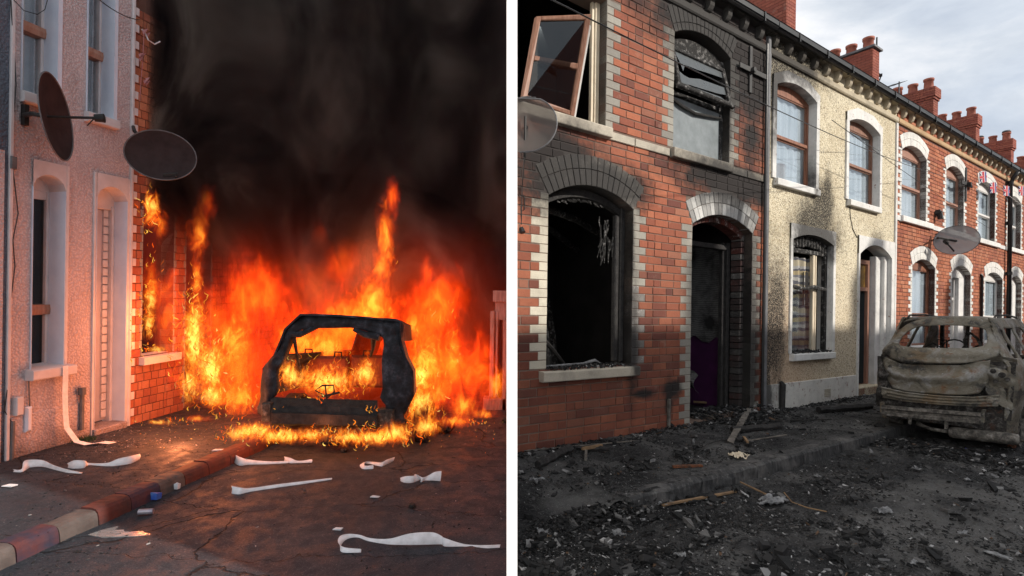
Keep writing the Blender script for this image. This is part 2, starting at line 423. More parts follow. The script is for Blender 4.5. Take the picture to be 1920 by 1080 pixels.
glass('glass', (.92, .95, .97), .20)
glass('glass_dark', (.30, .32, .33), .06)
glass('glass_sooty', (.5, .55, .56), .08, .12, ((.30, .33, .34), .45, .95))
glass('glass_shard', (.5, .55, .56), .2, .1, ((.12, .13, .135), .5, .9))
glass('dish_grey', (.5, .5, .5), .05, .3, ((.36, .36, .37), .72, .88))
glass('dish_mesh', (.60, .60, .60), .02, .3, ((.15, .13, .12), .55, .70))
# burnt car
m, n = new_mat('burnt_steel'); p = n.pos()
ds = n.add('ShaderNodeVectorMath', operation='ADD'); n.put(ds.inputs[0], p); n.put(ds.inputs[1], n.vm('MULTIPLY', n.noise(p, 2.2, 4, .6, out=1), (.5, .5, .5)))
q = ds.outputs[0]
a1 = n.noise(n.vm('MULTIPLY', q, (1, 1, 1.8)), 2.2, 7, .62, .8); a2 = n.noise(q, 1.7, 5, .6, 1.0); a3 = n.noise(p, 26, 5, .72); a4 = n.noise(p, 9, 6, .7, 1.2)
c = n.ramp(a1, [(.24, (.015, .015, .015)), (.36, (.06, .056, .050)), (.43, (.15, .132, .10)), (.53, (.22, .198, .155)), (.62, (.31, .30, .28)), (.74, (.08, .078, .075))])
c = n.mix(n.mr(a2, .54, .64, 0, .7), c, (.20, .14, .08))
c = n.mix(n.mr(a4, .60, .68, 0, .8), c, (.38, .375, .36))
c = n.mix(n.mr(a3, .62, .72, 0, .85), c, (.05, .045, .04))
c = n.mix(n.mr(n.noise(q, 5, 5, .7), .62, .74, 0, .8), c, (.02, .019, .019))
c = n.mix(n.mr(n.noise(q, 4.3, 6, .7, .5), .58, .68, 0, .75), c, (.20, .085, .035))
principled(n, c, n.mr(a3, .3, .7, .45, .8), n.bump(n.math('ADD', n.math('ADD', a3, a4), n.math('MULTIPLY', n.noise(p, 70, 3, .7), .5)), 1.0, .009), .2, .4)
m, n = new_mat('burnt_dark'); p = n.pos()
a3 = n.noise(p, 18, 6, .7); c = n.ramp(a3, [(.35, (.012, .011, .011)), (.52, (.05, .045, .04)), (.62, (.13, .12, .11)), (.72, (.22, .20, .19))])
c = n.mix(n.mr(n.noise(p, 6, 4, .6), .58, .68, 0, .6), c, (.12, .05, .025))
principled(n, c, .8, n.bump(a3, .9, .01), .15)
m, n = new_mat('rusty_steel'); p = n.pos()
a3 = n.noise(p, 14, 6, .7); c = n.ramp(a3, [(.3, (.025, .023, .022)), (.46, (.09, .082, .072)), (.58, (.20, .18, .155)), (.72, (.36, .34, .32))])
principled(n, c, .75, n.bump(a3, .5, .006), .3)
# grounds on the right
m, n = new_mat('charred_road'); p = n.pos()
a = n.noise(p, 1.1, 7, .62, .4); b2 = n.noise(p, 9, 7, .72); g = n.noise(p, 60, 5, .75)
c = n.ramp(a, [(.30, (.010, .0105, .011)), (.46, (.026, .026, .027)), (.57, (.070, .068, .066)), (.70, (.14, .136, .13))])
p2, s, z = wallcoord(n, RW)
wv = n.vm('DOT_PRODUCT', p, (-RW.m[0], -RW.m[1], 0)); wv = n.math('SUBTRACT', wv, -(RW.m[0] * RW.O[0] + RW.m[1] * RW.O[1]))
clean = n.math('MULTIPLY', n.mr(n.math('ADD', wv, n.math('MULTIPLY', n.math('SUBTRACT', a, .5), 3)), 2.55, 3.5, 0, .85, True), n.mr(s, -.3, 1.2, .1, 1))
c = n.mix(clean, c, n.mix(b2, (.085, .082, .078), (.17, .165, .158)))
c = n.mix(n.mr(b2, .56, .68, 0, .6), c, (.13, .127, .122))
c = n.mix(n.mr(g, .57, .70, 0, .8), c, (.30, .295, .285))
c = n.mix(n.mr(n.noise(p, 3.1, 6, .7), .62, .74, 0, .5), c, (.045, .028, .015))
principled(n, c, n.mr(b2, .3, .7, .55, .95), n.bump(n.math('ADD', n.math('MULTIPLY', b2, 2), g), 1.0, .02))
m, n = new_mat('charred_pavement'); p = n.pos()
a = n.noise(p, 1.3, 7, .62, .4); b2 = n.noise(p, 11, 7, .72); g = n.noise(p, 70, 5, .75)
c = n.ramp(a, [(.32, (.012, .012, .013)), (.46, (.032, .032, .032)), (.57, (.085, .083, .08)), (.72, (.16, .156, .15))])
c = n.mix(n.mr(b2, .54, .70, 0, .6), c, (.10, .098, .095))
c = n.mix(n.mr(g, .56, .70, 0, .75), c, (.27, .265, .26))
principled(n, c, .9, n.bump(n.math('ADD', n.math('MULTIPLY', b2, 2), g), 1.0, .02))
m, n = new_mat('charred_kerb'); p = n.pos()
a = n.noise(n.vm('MULTIPLY', p, (1, 1, .25)), 22, 5, .7); b2 = n.noise(p, 1.7, 4, .6)
c = n.ramp(a, [(.3, (.018, .018, .02)), (.55, (.06, .059, .058)), (.7, (.14, .137, .13))]); c = n.mix(n.mr(b2, .5, .62, 0, .8), c, n.mix(n.noise(p, 30, 4, .7), (.05, .047, .043), (.22, .21, .20)))
principled(n, c, .85, n.bump(n.noise(p, 20, 5, .7), 1.0, .015))
m, n = new_mat('debris_bits'); r = n.rnd()
c = n.ramp(r, [(0, (.012, .012, .012)), (.52, (.024, .023, .023)), (.76, (.055, .053, .052)), (.86, (.13, .125, .12)), (.925, (.26, .255, .25)), (.965, (.48, .47, .46)), (.985, (.12, .07, .04)), (1, (.20, .13, .07))], 'CONSTANT')
principled(n, n.mix(n.noise(n.pos(), 40, 3), c, n.mix(.5, c, (.02, .02, .02))), .8)
m, n = new_mat('divider_white'); p = n.pos()
principled(n, (.93, .93, .93), .8, None)
# ------------------------------------------------------------------ building helpers
def project(p):
    x, y, z = p[0], p[1], p[2] - CAMZ
    if y < .1: return (-9999, -9999)
    a, b2 = x / y, z / y
    return CX0 + FPX * (a * cr + b2 * sr), CY0 - FPX * (-a * sr + b2 * cr)
def arc(s0, s1, zs, zc):
    h = zc - zs; w2 = (s1 - s0) / 2
    if h < 1e-4: return None
    r = (w2 * w2 + h * h) / (2 * h); return ((s0 + s1) / 2, zc - r, r, math.asin(min(1, w2 / r)))
def top_at(o, s):
    A = arc(o['s0'], o['s1'], o['zs'], o['zc'])
    if not A: return o['zs']
    d = A[2] ** 2 - (s - A[0]) ** 2
    return max(o['zs'], A[1] + math.sqrt(max(d, 0)))
def facade(T, S0, S1, Z0, Z1, ops, depth=.26, w=0.0, jamb=True):
    """front sheet of a wall with real openings, and the reveals of the openings"""
    b = MB(); xs = {S0, S1}
    for o in ops:
        xs |= {max(S0, o['s0']), min(S1, o['s1'])}
        if o['zc'] > o['zs']:
            for k in range(1, 12): xs.add(min(S1, max(S0, o['s0'] + (o['s1'] - o['s0']) * k / 12)))
    k = S0
    while k < S1: xs.add(k); k += 1.0
    xs = sorted(xs)
    for a, c in zip(xs, xs[1:]):
        if c - a < 1e-5: continue
        mid = (a + c) / 2; la = lc = Z0
        for o in sorted([o for o in ops if o['s0'] < mid < o['s1']], key=lambda o: o['z0']):
            if o['z0'] > la + 1e-4: b.poly([T(a, w, la), T(c, w, lc), T(c, w, o['z0']), T(a, w, o['z0'])])
            la, lc = top_at(o, a), top_at(o, c)
            if jamb and o['zc'] > o['zs']: b.poly([T(a, w, la), T(c, w, lc), T(c, w - depth, lc), T(a, w - depth, la)])
        b.poly([T(a, w, la), T(c, w, lc), T(c, w, Z1), T(a, w, Z1)])
    if jamb:
        for o in ops:
            b.poly([T(o['s0'], w, o['z0']), T(o['s0'], w, o['zs']), T(o['s0'], w - depth, o['zs']), T(o['s0'], w - depth, o['z0'])])
            b.poly([T(o['s1'], w, o['z0']), T(o['s1'], w - depth, o['z0']), T(o['s1'], w - depth, o['zs']), T(o['s1'], w, o['zs'])])
            b.poly([T(o['s0'], w, o['z0']), T(o['s0'], w - depth, o['z0']), T(o['s1'], w - depth, o['z0']), T(o['s1'], w, o['z0'])])
            if o['zc'] <= o['zs']: b.poly([T(o['s0'], w, o['zs']), T(o['s1'], w, o['zs']), T(o['s1'], w - depth, o['zs']), T(o['s0'], w - depth, o['zs'])])
    return b
def arch_blocks(T, parent, s0, s1, zs, zc, rings, n, proj, depth, mat, name='arch_stone', gap=.006, clip=None):
    A = arc(s0, s1, zs, zc); cx, cz, r, th = A
    r0 = r
    for ri, t in enumerate(rings):
        for k in range(n):
            off = .5 if ri % 2 else 0
            a0 = -th + 2 * th * k / n; a1 = -th + 2 * th * (k + 1) / n
            g = gap / r0 / 2
            a0 += g; a1 -= g
            ra, rb = r0 + (0 if ri == 0 else gap), r0 + t
            w1 = proj + random.uniform(-.002, .003); w0 = -depth if ri == 0 else -.03
            if clip is not None and cx + rb * math.sin(a0) < clip: continue
            b = MB(); c = .005; da = c / r0
            vs = []
            for w, e in ((w0, 0), (w1 - c, 0), (w1, 1)):
                for (aa, rr) in ((a0 + da * e, ra + c * e), (a1 - da * e, ra + c * e), (a1 - da * e, rb - c * e), (a0 + da * e, rb - c * e)):
                    vs.append(T(cx + rr * math.sin(aa), w, cz + rr * math.cos(aa)))
            b.mesh(vs, [(0, 1, 5, 4), (1, 2, 6, 5), (2, 3, 7, 6), (3, 0, 4, 7), (4, 5, 9, 8), (5, 6, 10, 9), (6, 7, 11, 10), (7, 4, 8, 11), (8, 9, 10, 11)])
            b.build(name, mat, parent)
        r0 += t
def jamb_blocks(T, parent, o, side, course, mat, short=.11, long=.22, depth=.24, proj=.006, zoff=0.0, name='quoin_stone', z_from=None, burnt=None):
    z = (o['z0'] if z_from is None else z_from)
    # blocks follow the brick courses
    k0 = int(math.floor((z - zoff) / course + 1e-6)); k1 = int(math.ceil((o['zs'] - zoff) / course - 1e-6))
    for k in range(k0, k1):
        za = max(z, zoff + k * course) + .003; zb = min(o['zs'] + .02, zoff + (k + 1) * course) - .003
        if zb - za < .02: continue
        L = (long if k % 2 else short) + random.uniform(-.004, .004)
        b = MB()
        mm = mat
        if burnt and burnt(side, za): mm = 'burnt_stone'
        if side < 0: b.box(T, (o['s0'] - L, -depth, za), (o['s0'], proj + random.uniform(-.002, .002), zb), .005)
        else: b.box(T, (o['s1'], -depth, za), (o['s1'] + L, proj + random.uniform(-.002, .002), zb), .005)
        b.build(name, mm, parent)
def brick_fill(F, parent, S0, S1, Z0, Z1, ops, course, L, mat, n_parts, bands=(), ql=.22, qs=.11, arch_t=.34, edge=None, name='brick', seed=1, gap=.011):
    rr = random.Random(seed); T = F.P; cand = []
    k = int(math.floor(Z0 / course)); hb = course - gap
    while (k + .5) * course < Z1:
        za = k * course; zb = za + hb; zm = za + course / 2; k += 1
        if any(a < zm < c for a, c in bands): continue
        par = (k - 1) % 2
        blocks = []
        for o in ops:
            q = ql if par else qs
            if o.get('nq'): q = 0
            sill = o.get('sill', 0)
            if o['z0'] < zm < o['zs'] + .01: blocks.append((o['s0'] - q, o['s1'] + q))
            elif o['zc'] > o['zs']:
                A = arc(o['s0'], o['s1'], o['zs'], o['zc']); R = A[2] + arch_t
                dz = zm - A[1]
                if o['zs'] < zm and dz < R:
                    hw = math.sqrt(R * R - dz * dz); lim = (A[2] + arch_t) * math.sin(A[3])
                    # below the outer corner the arch end is radial
                    hw = min(hw, lim); e = dz * math.tan(A[3]); hw = min(hw, max(e, 0.01))
                    blocks.append((A[0] - hw - .006, A[0] + hw + .006))
            elif o.get('flat_top') and o['zs'] < zm < o['zs'] + o['flat_top']:
                blocks.append((o['s0'] - q, o['s1'] + q))
        blocks.sort(); s = S0; free = []
        for a, c in blocks:
            if a > s: free.append((s, min(a, S1)))
            s = max(s, c)
        if s < S1: free.append((s, S1))
        for a, c in free:
            if c - a < .03: continue
            ph = (L * .5 if par else 0) + rr.uniform(-.02, .02)
            j = a; first = True
            while j < c - .02:
                ln = L if rr.random() > .22 else L * .5
                if first:
                    ln = L - ((a - ph) % L)
                    if ln < .06: ln += L * .5
                    first = False
                e = min(j + ln, c)
                if c - e < .05: e = c
                cand.append((j + (0 if j == a else gap / 2), e - (0 if e == c else gap / 2), za, zb)); j = e
    def size(q):
        p = T((q[0] + q[1]) / 2, 0, q[2]); x, y = project(p)
        ok = 960 < x < 1925 and -5 < y < 1080 or (F is LW and x < 960)
        return -(1e3 if not ok else 0) - p.y
    cand.sort(key=size, reverse=True)
    rest = MB()
    for i, (a, c, z0, z1) in enumerate(cand):
        w1 = .008 + rr.uniform(-.0025, .003)
        if i < n_parts and F is RW:
            ctr = T((a + c) / 2, w1 - .05, (z0 + z1) / 2)
            inst(name, 'brick%d' % (i % 5), unit_brick_ch(i % 5), mat, parent, ctr, F.ang + rr.uniform(-.006, .006), ((c - a) / .28, 1, (z1 - z0) / .09))
        else:
            if i < n_parts:
                bb = MB(); bb.box(T, (a, -.05, z0), (c, w1, z1), .004); bb.build(name, mat, parent)
            else: rest.box(T, (a, -.03, z0 + rr.uniform(-.001, .001)), (c, w1, z1 + rr.uniform(-.001, .001)), .004)
    if rest.v: stuff(rest.build(name, mat, parent))
def wavy(T, s0, s1, z0, z1, w, amp=.02, waves=7, ph=0.0, n=40, ragged=0.0):
    b = MB()
    b.grid(lambda u, v: T(s0 + (s1 - s0) * u, w + amp * math.sin(u * waves * 6.283 + ph + .6 * math.sin(v * 3 + u * 5)) + amp * .4 * math.sin(u * waves * 14.1 + 2), z0 + (z1 - z0) * v + (ragged * noise.noise(Vector((u * 9, 3, ph))) if v == 0 else 0)), n, 6)
    return b
def window_unit(F, parent, o, w, fmat, curtain='net_curtain', glassm='glass', transom=.5, bar=.055, tb=.06, name='window', cur=True):
    """timber or plastic sash: frame with head, transom, two panes and a curtain behind"""
    T = F.P; s0, s1, z0, zs, zc = o['s0'], o['s1'], o['z0'], o['zs'], o['zc']; d = .05
    b = MB()
    b.box(T, (s0, w - d, z0), (s0 + bar, w, zs), .006); b.box(T, (s1 - bar, w - d, z0), (s1, w, zs), .006)
    b.box(T, (s0 + bar, w - d, z0), (s1 - bar, w - .003, z0 + bar), .006)
    for k in range(10):                                  # arched head
        a, c = s0 + (s1 - s0) * k / 10, s0 + (s1 - s0) * (k + 1) / 10
        b.mesh([T(a, w - .004, zs - bar), T(c, w - .004, zs - bar), T(c, w - .004, top_at(o, c)), T(a, w - .004, top_at(o, a)),
                T(a, w - d, zs - bar), T(c, w - d, zs - bar), T(c, w - d, top_at(o, c)), T(a, w - d, top_at(o, a))], [(0, 1, 2, 3), (7, 6, 5, 4), (0, 4, 5, 1)])
    zt = z0 + (zs - z0) * transom
    b.box(T, (s0 + bar, w - d, zt - tb / 2), (s1 - bar, w + .012, zt + tb / 2), .006)
    # inner beads
    for (za, zb) in ((z0 + bar, zt - tb / 2), (zt + tb / 2, zs - bar)):
        for (a, c) in ((s0 + bar, s0 + bar + .022), (s1 - bar - .022, s1 - bar)): b.box(T, (a, w - d, za), (c, w - .014, zb), 0)
        b.box(T, (s0 + bar + .022, w - d, zb - .022), (s1 - bar - .022, w - .016, zb), 0)
    fr = b.build('window_frame', fmat, parent)
    for (za, zb) in ((z0 + bar, zt - tb / 2), (zt + tb / 2, zs - bar)):
        g = MB(); g.box(T, (s0 + bar + .01, w - .034, za), (s1 - bar - .01, w - .028, zb)); g.build('pane', glassm, fr)
    if cur:
        wavy(T, s0 - .03, s1 + .03, z0 - .03, zs + .05, w - .075, .012, 5 + random.random() * 3, random.random() * 6).build('curtain', curtain, parent, smooth=True)
    return fr
def sill(F, parent, s0, s1, z0, z1, w, mat='sill_stone', back=-.2):
    b = MB(); T = F.P; n = 8
    for k in range(n):      # slightly uneven front edge
        pass
    b.prism(T, [(back, z0), (w - .008, z0 + .002), (w, z0 + .012), (w + .002, z1 - .012), (w - .008, z1), (back, z1 + .015)], s0, s1)
    return b.build('window_sill', mat, parent, bevel=.004)
def corbel_row(F, parent, S0, S1, mat, start, pitch=.43):
    def fn(b):
        prof = [(0, .18), (.095, .18), (.095, .12), (.085, .07), (.06, .03), (.04, .01), (.02, 0), (0, 0)]
        b.prism(lambda s, w, z: Vector((s, -w, z)), prof, -.05, .05)
        b.prism(lambda s, w, z: Vector((s, -w, z)), [(0, .18), (.105, .18), (.105, .15), (0, .15)], -.058, .058)
    s = start
    while s < S1 - .06:
        if s > S0 + .06: inst('corbel', 'corbel', fn, mat, parent, F.P(s, 0, 5.87), F.ang)
        s += pitch
def cornice(F, parent, S0, S1, mat, smat, gmat='black_plastic'):
    T = F.P
    b = MB(); b.prism(T, [(-.02, 5.73), (.03, 5.73), (.045, 5.75), (.045, 5.83), (.03, 5.845), (-.02, 5.845)], S0, S1); b.build('string_course', smat, parent)
    b = MB(); b.box(T, (S0, -.1, 6.045), (S1, .12, 6.075)); b.build('soffit', mat, parent)
    b = MB(); b.prism(T, [(.115, 6.16), (.115, 6.07), (.135, 6.04), (.175, 6.035), (.20, 6.06), (.205, 6.16), (.215, 6.17), (.20, 6.17), (.19, 6.15)], S0, S1)
    k = S0 + .6
    while k < S1: b.box(T, (k, .11, 6.03), (k + .025, .218, 6.172)); k += .95
    b.build('gutter', gmat, parent)
def roof(F, parent, S0, S1, clip=False):
    T = F.P; b = MB(); prof = [(.22, 6.07), (-3.9, 8.7), (-3.9, 8.55), (.22, 5.98 + .09)]
    if clip:
        # the slope is cut where it meets the added divider
        lim = lambda s: (.03 + .0789 + .8214 * s) / .5704
        pts = []
        sA = .02
        b.poly([T(sA, .22, 6.075), T(S1, .22, 6.075), T(S1, -3.9, 8.7), T(2.75, -3.9, 8.7), T(sA + .03, -.02, 6.23)])
    else: b.prism(T, prof, S0, S1)
    b.build('roof', 'slate', parent)
def chimney(F, S, label, top=10.0, pots=4, cap=False, cowls=(), w0=-2.45, ln=1.9, wid=.47):
    T = F.P; base = 7.2
    t = thing('chimney_stack', label, 'chimney', F.P(S + wid / 2, w0 - ln / 2, base), 'brick chimney stacks along the terrace roofs')
    core = MB(); core.box(T, (S + .01, w0 - ln + .01, base), (S + wid - .01, w0 - .01, top - .02)); core.build('stack', 'mortar_dark', t)
    bm_ = MB(); c = .085; z = base; k = 0
    while z < top - c * .5:
        fr = (top - z) / c
        e = .0
        if not cap: e = .05 if 4 < fr < 6.2 else (.10 if 2 < fr <= 4 else (.10 if fr <= 2 else 0)); e = {True: e}.get(True)
        if not cap and fr <= 5: e = .07
        elif not cap and fr <= 6: e = .035
        a0, a1, b0, b1 = S - e, S + wid + e, w0 - ln - e, w0 + e
        L = .225
        def run(fa, n_, par):
            j = 0.0; first = True
            while j < n_ - 1e-3:
                l = (L * .5 if par and first else L); first = False
                q = min(j + l, n_); fa(j + .004, q - .004); j = q
        for side in (0, 1):
            sa = a0 if side == 0 else a1
            run(lambda x, y: bm_.box(T, (min(sa, sa + (.03 if side == 0 else -.03)), b0 + x, z + .004), (max(sa, sa + (.03 if side == 0 else -.03)), b0 + y, z + c - .006)), b1 - b0, (k + side) % 2)
        for side in (0, 1):
            wb = b1 if side == 0 else b0
            run(lambda x, y: bm_.box(T, (a0 + .031 + x, min(wb, wb + (-.03 if side == 0 else .03)), z + .004), (a0 + .031 + y, max(wb, wb + (-.03 if side == 0 else .03)), z + c - .006)), a1 - a0 - .062, (k + side) % 2)
        z += c; k += 1
    stuff(bm_.build('brick', 'brick_chimney', t))
    if cap:
        b = MB(); b.box(T, (S - .07, w0 - ln - .07, top), (S + wid + .07, w0 + .07, top + .06)); b.build('cap_slab', 'lead', t)
    for q in range(pots):
        cw = w0 - .22 - q * (ln - .44) / max(1, pots - 1); zt = top + (.06 if cap else 0)
        b = MB(); ctr = T(S + wid / 2, cw, zt - .03); hgt = .40 if q % 2 == 0 else .36
        prof = [(.165, 0), (.155, .05), (.14, hgt - .08), (.165, hgt - .07), (.17, hgt), (.13, hgt), (.12, hgt - .2)]
        b.grid(lambda u, v: ctr + Vector((math.cos(u * 6.2832) * prof[round(v * 6)][0], math.sin(u * 6.2832) * prof[round(v * 6)][0], prof[round(v * 6)][1])), 16, 6)
        pt = b.build('chimney_pot', 'chimney_pot', t, smooth=True)
        if q in cowls:
            b = MB(); b.tube([ctr + Vector((0, 0, hgt + .04)), ctr + Vector((0, 0, hgt + .09))], [.17, .15], 12); b.tube([ctr + Vector((0, 0, hgt - .02)), ctr + Vector((0, 0, hgt + .05))], [.10, .10], 8); b.build('cowl', 'lead', pt)
    return t

# ================================================================== RIGHT: the burnt terrace
R = RW; T = R.P
# ground: road and pavement, one sheet each, with ruts, ash and charred lumps
def rough_sheet(fn_pos, nu, nv, amp, ridge, seed):
    b = MB()
    def fn(u, v):
        p = fn_pos(u, v); q = Vector((p.x, p.y, seed))
        h = amp * noise.fractal(q * 1.6, 1.0, 2.0, 3) + ridge * max(0, noise.fractal(q * 7.0, .9, 2.1, 4)) + ridge * .5 * abs(noise.noise(q * 30))
        return p + Vector((0, 0, h - amp * .3))
    b.grid(fn, nu, nv); return b
def rpos(s0, s1, w0, w1, z, F):
    def f(u, v):
        s = s0 + (s1 - s0) * u; w = w0 + (w1 - w0) * v; p = F.P(s, w, z)
        return p
    return f
def clipx(b, xmin=.03):
    b.f = [f for f in b.f if all(b.v[i].x > xmin - .12 for i in f)]
    for v in b.v:
        if v.x < xmin: v.x = xmin
    return b
struct('road', clipx(rough_sheet(rpos(-3.5, 8.5, 1.5, 8.0, -.125, R), 720, 420, .026, .030, 1.0)), 'charred_road', smooth=True)
b = MB(); b.grid(lambda u, v: R.P(8.5 + 51.5 * u, 1.5 + 18.5 * v, -.125), 30, 12); struct('road', clipx(b), 'charred_road')
b = MB(); b.grid(lambda u, v: R.P(-14 + 22.5 * u, 8.0 + 12 * v, -.125), 20, 8); struct('road', clipx(b), 'charred_road')
def pav(u, v):
    s = -3.6 + 13.1 * u; w = -.05 + 1.68 * v; p = R.P(s, w, 0)
    t = min(1, max(0, (.10 - s) / .8)) * min(1, max(0, (w - .7) / .85)); p.z -= .12 * t * t * (3 - 2 * t); return p
struct('pavement', clipx(rough_sheet(pav, 480, 80, .012, .028, 5.0)), 'charred_pavement', smooth=True)
b = MB(); b.box(R.P, (9.5, -.05, -.3), (60, 1.62, .0)); struct('pavement', b, 'charred_pavement')
b = MB(); b.poly([(.03, -60, -.5), (400, -60, -.5), (400, 400, -.5), (.03, 400, -.5)]); struct('ground', b, 'charred_pavement')
# kerb stones
kerb = thing('kerb', 'scorched granite kerb along the pavement of the burnt terrace', 'kerb', R.P(3, 1.6, -.12))
ks = -.05; i = 0
while ks < 12:
    L = .92; bl = MB()
    if i == 0: L = .95
    def kf(s, w, z):
        p = R.P(s, w, z); q = p * 9
        return p + Vector((noise.noise(q), noise.noise(q + Vector((7, 0, 0))), noise.noise(q + Vector((0, 9, 0))))) * (.022 if i < 2 else .010)
    a, c = ks + .006, ks + L - .006
    nu = 22; pr = [(1.50, -.3), (1.50, -.02), (1.51, .008), (1.60, .010), (1.655, .004), (1.672, -.015), (1.676, -.06), (1.68, -.10), (1.685, -.16)]
    pts = [[kf(a + (c - a) * u / nu, w, z) for (w, z) in pr] for u in range(nu + 1)]
    for u in range(nu):
        for v_ in range(len(pr) - 1): bl.poly([pts[u][v_], pts[u + 1][v_], pts[u + 1][v_ + 1], pts[u][v_ + 1]])
    bl.poly(pts[0][::-1]); bl.poly(pts[nu])
    bl.build('kerb_stone', 'charred_kerb', kerb); ks += L; i += 1

# ---- house 1: burnt red brick house
DR = .11                                   # depth of the window frames behind the wall face
def O(s0, s1, z0, zs, zc, **k): return dict(s0=s0, s1=s1, z0=z0, zs=zs, zc=zc, **k)
def OR(s0, s1, z0, zs, zc, **k):
    p = R.P(s1, 0, 2) ; q = (p.x / p.y, 1.0); kk = (q[0] * R.u[0] + q[1] * R.u[1]) / (q[0] * R.m[0] + q[1] * R.m[1])
    return O(s0, s1 + kk * DR, z0, zs, zc, **k)
C1 = .10
ho = thing('brick_house', 'burnt-out red brick terrace house with black empty ground floor window and open doorway', 'house', R.P(2.4, 0, 0))
W1 = OR(.38, 1.645, .88, 2.86, 3.06); D1 = O(2.96, 4.45, .02, 2.82, 3.02)
U1 = O(-.10, 1.25, 3.80, 5.36, 5.56); U2 = OR(2.52, 3.645, 3.80, 5.37, 5.53)
ops1 = [W1, D1, U1, U2]
fb = facade(T, -.10, 4.76, -.3, 6.1, [W1, D1, O(-.09, 1.25, 3.80, 5.36, 5.36), U2], .30)
for v in fb.v: v.x = max(v.x, -math.tan(ROLL) * (v.z - CAMZ) - .01)     # the wall ends at the added divider
fb.build('wall', 'mortar', ho)
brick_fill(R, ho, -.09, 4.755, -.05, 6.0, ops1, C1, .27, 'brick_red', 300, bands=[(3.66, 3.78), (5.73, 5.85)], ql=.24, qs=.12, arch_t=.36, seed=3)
def burntw(side, z): return side > 0 and (z < 1.9)
for o, mt, bu, sides in ((W1, 'pale_quoin', burntw, (-1, 1)), (D1, 'quoin_stone', None, (-1, 1)), (U1, 'quoin_stone', None, (1,)), (U2, 'quoin_stone', None, (-1, 1))):
    for sd_ in sides: jamb_blocks(T, ho, o, sd_, C1, mt if sd_ < 0 or o is not W1 else 'quoin_stone', .12, .24, burnt=bu)
arch_blocks(T, ho, W1['s0'], W1['s1'], W1['zs'], W1['zc'], (.19, .17), 17, .012, .24, 'smoky_stone')
arch_blocks(T, ho, D1['s0'], D1['s1'], D1['zs'], D1['zc'], (.17, .16), 17, .012, .18, 'white_paint_scorched')
arch_blocks(T, ho, U2['s0'], U2['s1'], U2['zs'], U2['zc'], (.10, .25), 16, .012, .24, 'smoky_stone')
# inner recess of the doorway in blistered brick
DI = O(3.0, 4.36, .02, 2.74, 2.93)
arch_blocks(T, ho, DI['s0'], DI['s1'], DI['zs'], DI['zc'], (.10,), 15, -.125, .30, 'burnt_brick', 'arch_brick', .008)
for k in range(28):
    bl = MB(); bl.box(T, (4.36, -.30, .02 + k * .1 + .004), (4.449, -.125 - random.uniform(0, .012), .11 + k * .1), .008); bl.build('jamb_brick', 'burnt_stone' if k % 3 == 0 else 'burnt_brick', ho)
# string course between the floors
segs = [(1.12, 1.75), (1.76, 2.44), (3.72, 4.25), (4.26, 4.76)]
for a, c in segs:
    bl = MB(); bl.box(T, (a, -.02, 3.665), (c - .006, .03, 3.765), .006); bl.build('string_course', 'sill_stone', ho)
sill(R, ho, -.05, 1.30, 3.665, 3.79, .085); sill(R, ho, 2.45, 3.80, 3.655, 3.785, .085); sill(R, ho, .28, 1.84, .755, .875, .09, 'sill_stone')
cornice(R, ho, -.04, 4.78, 'quoin_stone', 'quoin_stone'); corbel_row(R, ho, -.04, 4.8, 'quoin_stone', .22)
roof(R, ho, 0, 4.8, clip=True)
# burnt interior
b = MB(); fl = [(.07, -.27), (1.9, -2.7), (2.7, -2.7), (2.7, -.31)]
for zz0, zz1 in ((0.0, 3.3), (3.45, 6.0)):
    for pl in ([(.06, -.24), (1.95, -2.8), (2.75, -2.8), (2.75, -.24)], [(2.85, -.35), (2.85, -2.8), (4.48, -2.8), (4.48, -.35)]):
        for (a, c), (d, e) in zip(pl, pl[1:]): b.poly([T(a, c, zz0), T(d, e, zz0), T(d, e, zz1), T(a, c, zz1)])
        b.poly([T(a, c, zz0) for a, c in pl]); b.poly([T(a, c, zz1) for a, c in pl])
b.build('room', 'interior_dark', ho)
# hall: purple wall and hanging wallpaper
def ragged(T, s, w0, w1, z0, z1, n, amp, seed, top=True, bot=True):
    b = MB(); q = [T(s, w0 + (w1 - w0) * k / n, z0 + (amp * noise.noise(Vector((k * .6, seed, 0))) if bot else 0)) for k in range(n + 1)]
    q2 = [T(s, w0 + (w1 - w0) * k / n, z1 + (amp * noise.noise(Vector((k * .6, seed, 5))) if top else 0)) for k in range(n + 1)]
    for k in range(n): b.poly([q[k], q[k + 1], q2[k + 1], q2[k]])
    return b
ragged(T, 4.44, -.45, -2.6, .0, 1.25, 14, .1, 1, bot=False).build('hall_wall', 'purple_wall', ho)
ragged(T, 4.41, -.45, -2.6, 1.15, 2.7, 16, .25, 4, top=False).build('wallpaper', 'peeling_paper', ho, solid=.004)
b = MB(); b.grid(lambda u, v: T(4.2 - .15 * math.sin(v * 3), -.75 - .6 * u, .25 + .30 * v + .08 * math.sin(u * 7)), 8, 5); b.build('fallen_paper', 'peeling_paper', ho, solid=.004)
# charred door frame
b = MB()
for (sa, sb_, wa, wb) in ((4.28, 4.36, -.31, -.40), (4.22, 4.275, -.35, -.42), (3.0, 3.05, -.31, -.42)): b.box(T, (sa, wb, .02), (sb_, wa, 2.7), .01)
b.box(T, (3.0, -.42, 2.58), (4.36, -.32, 2.66), .01); b.build('door_frame', 'char', ho)
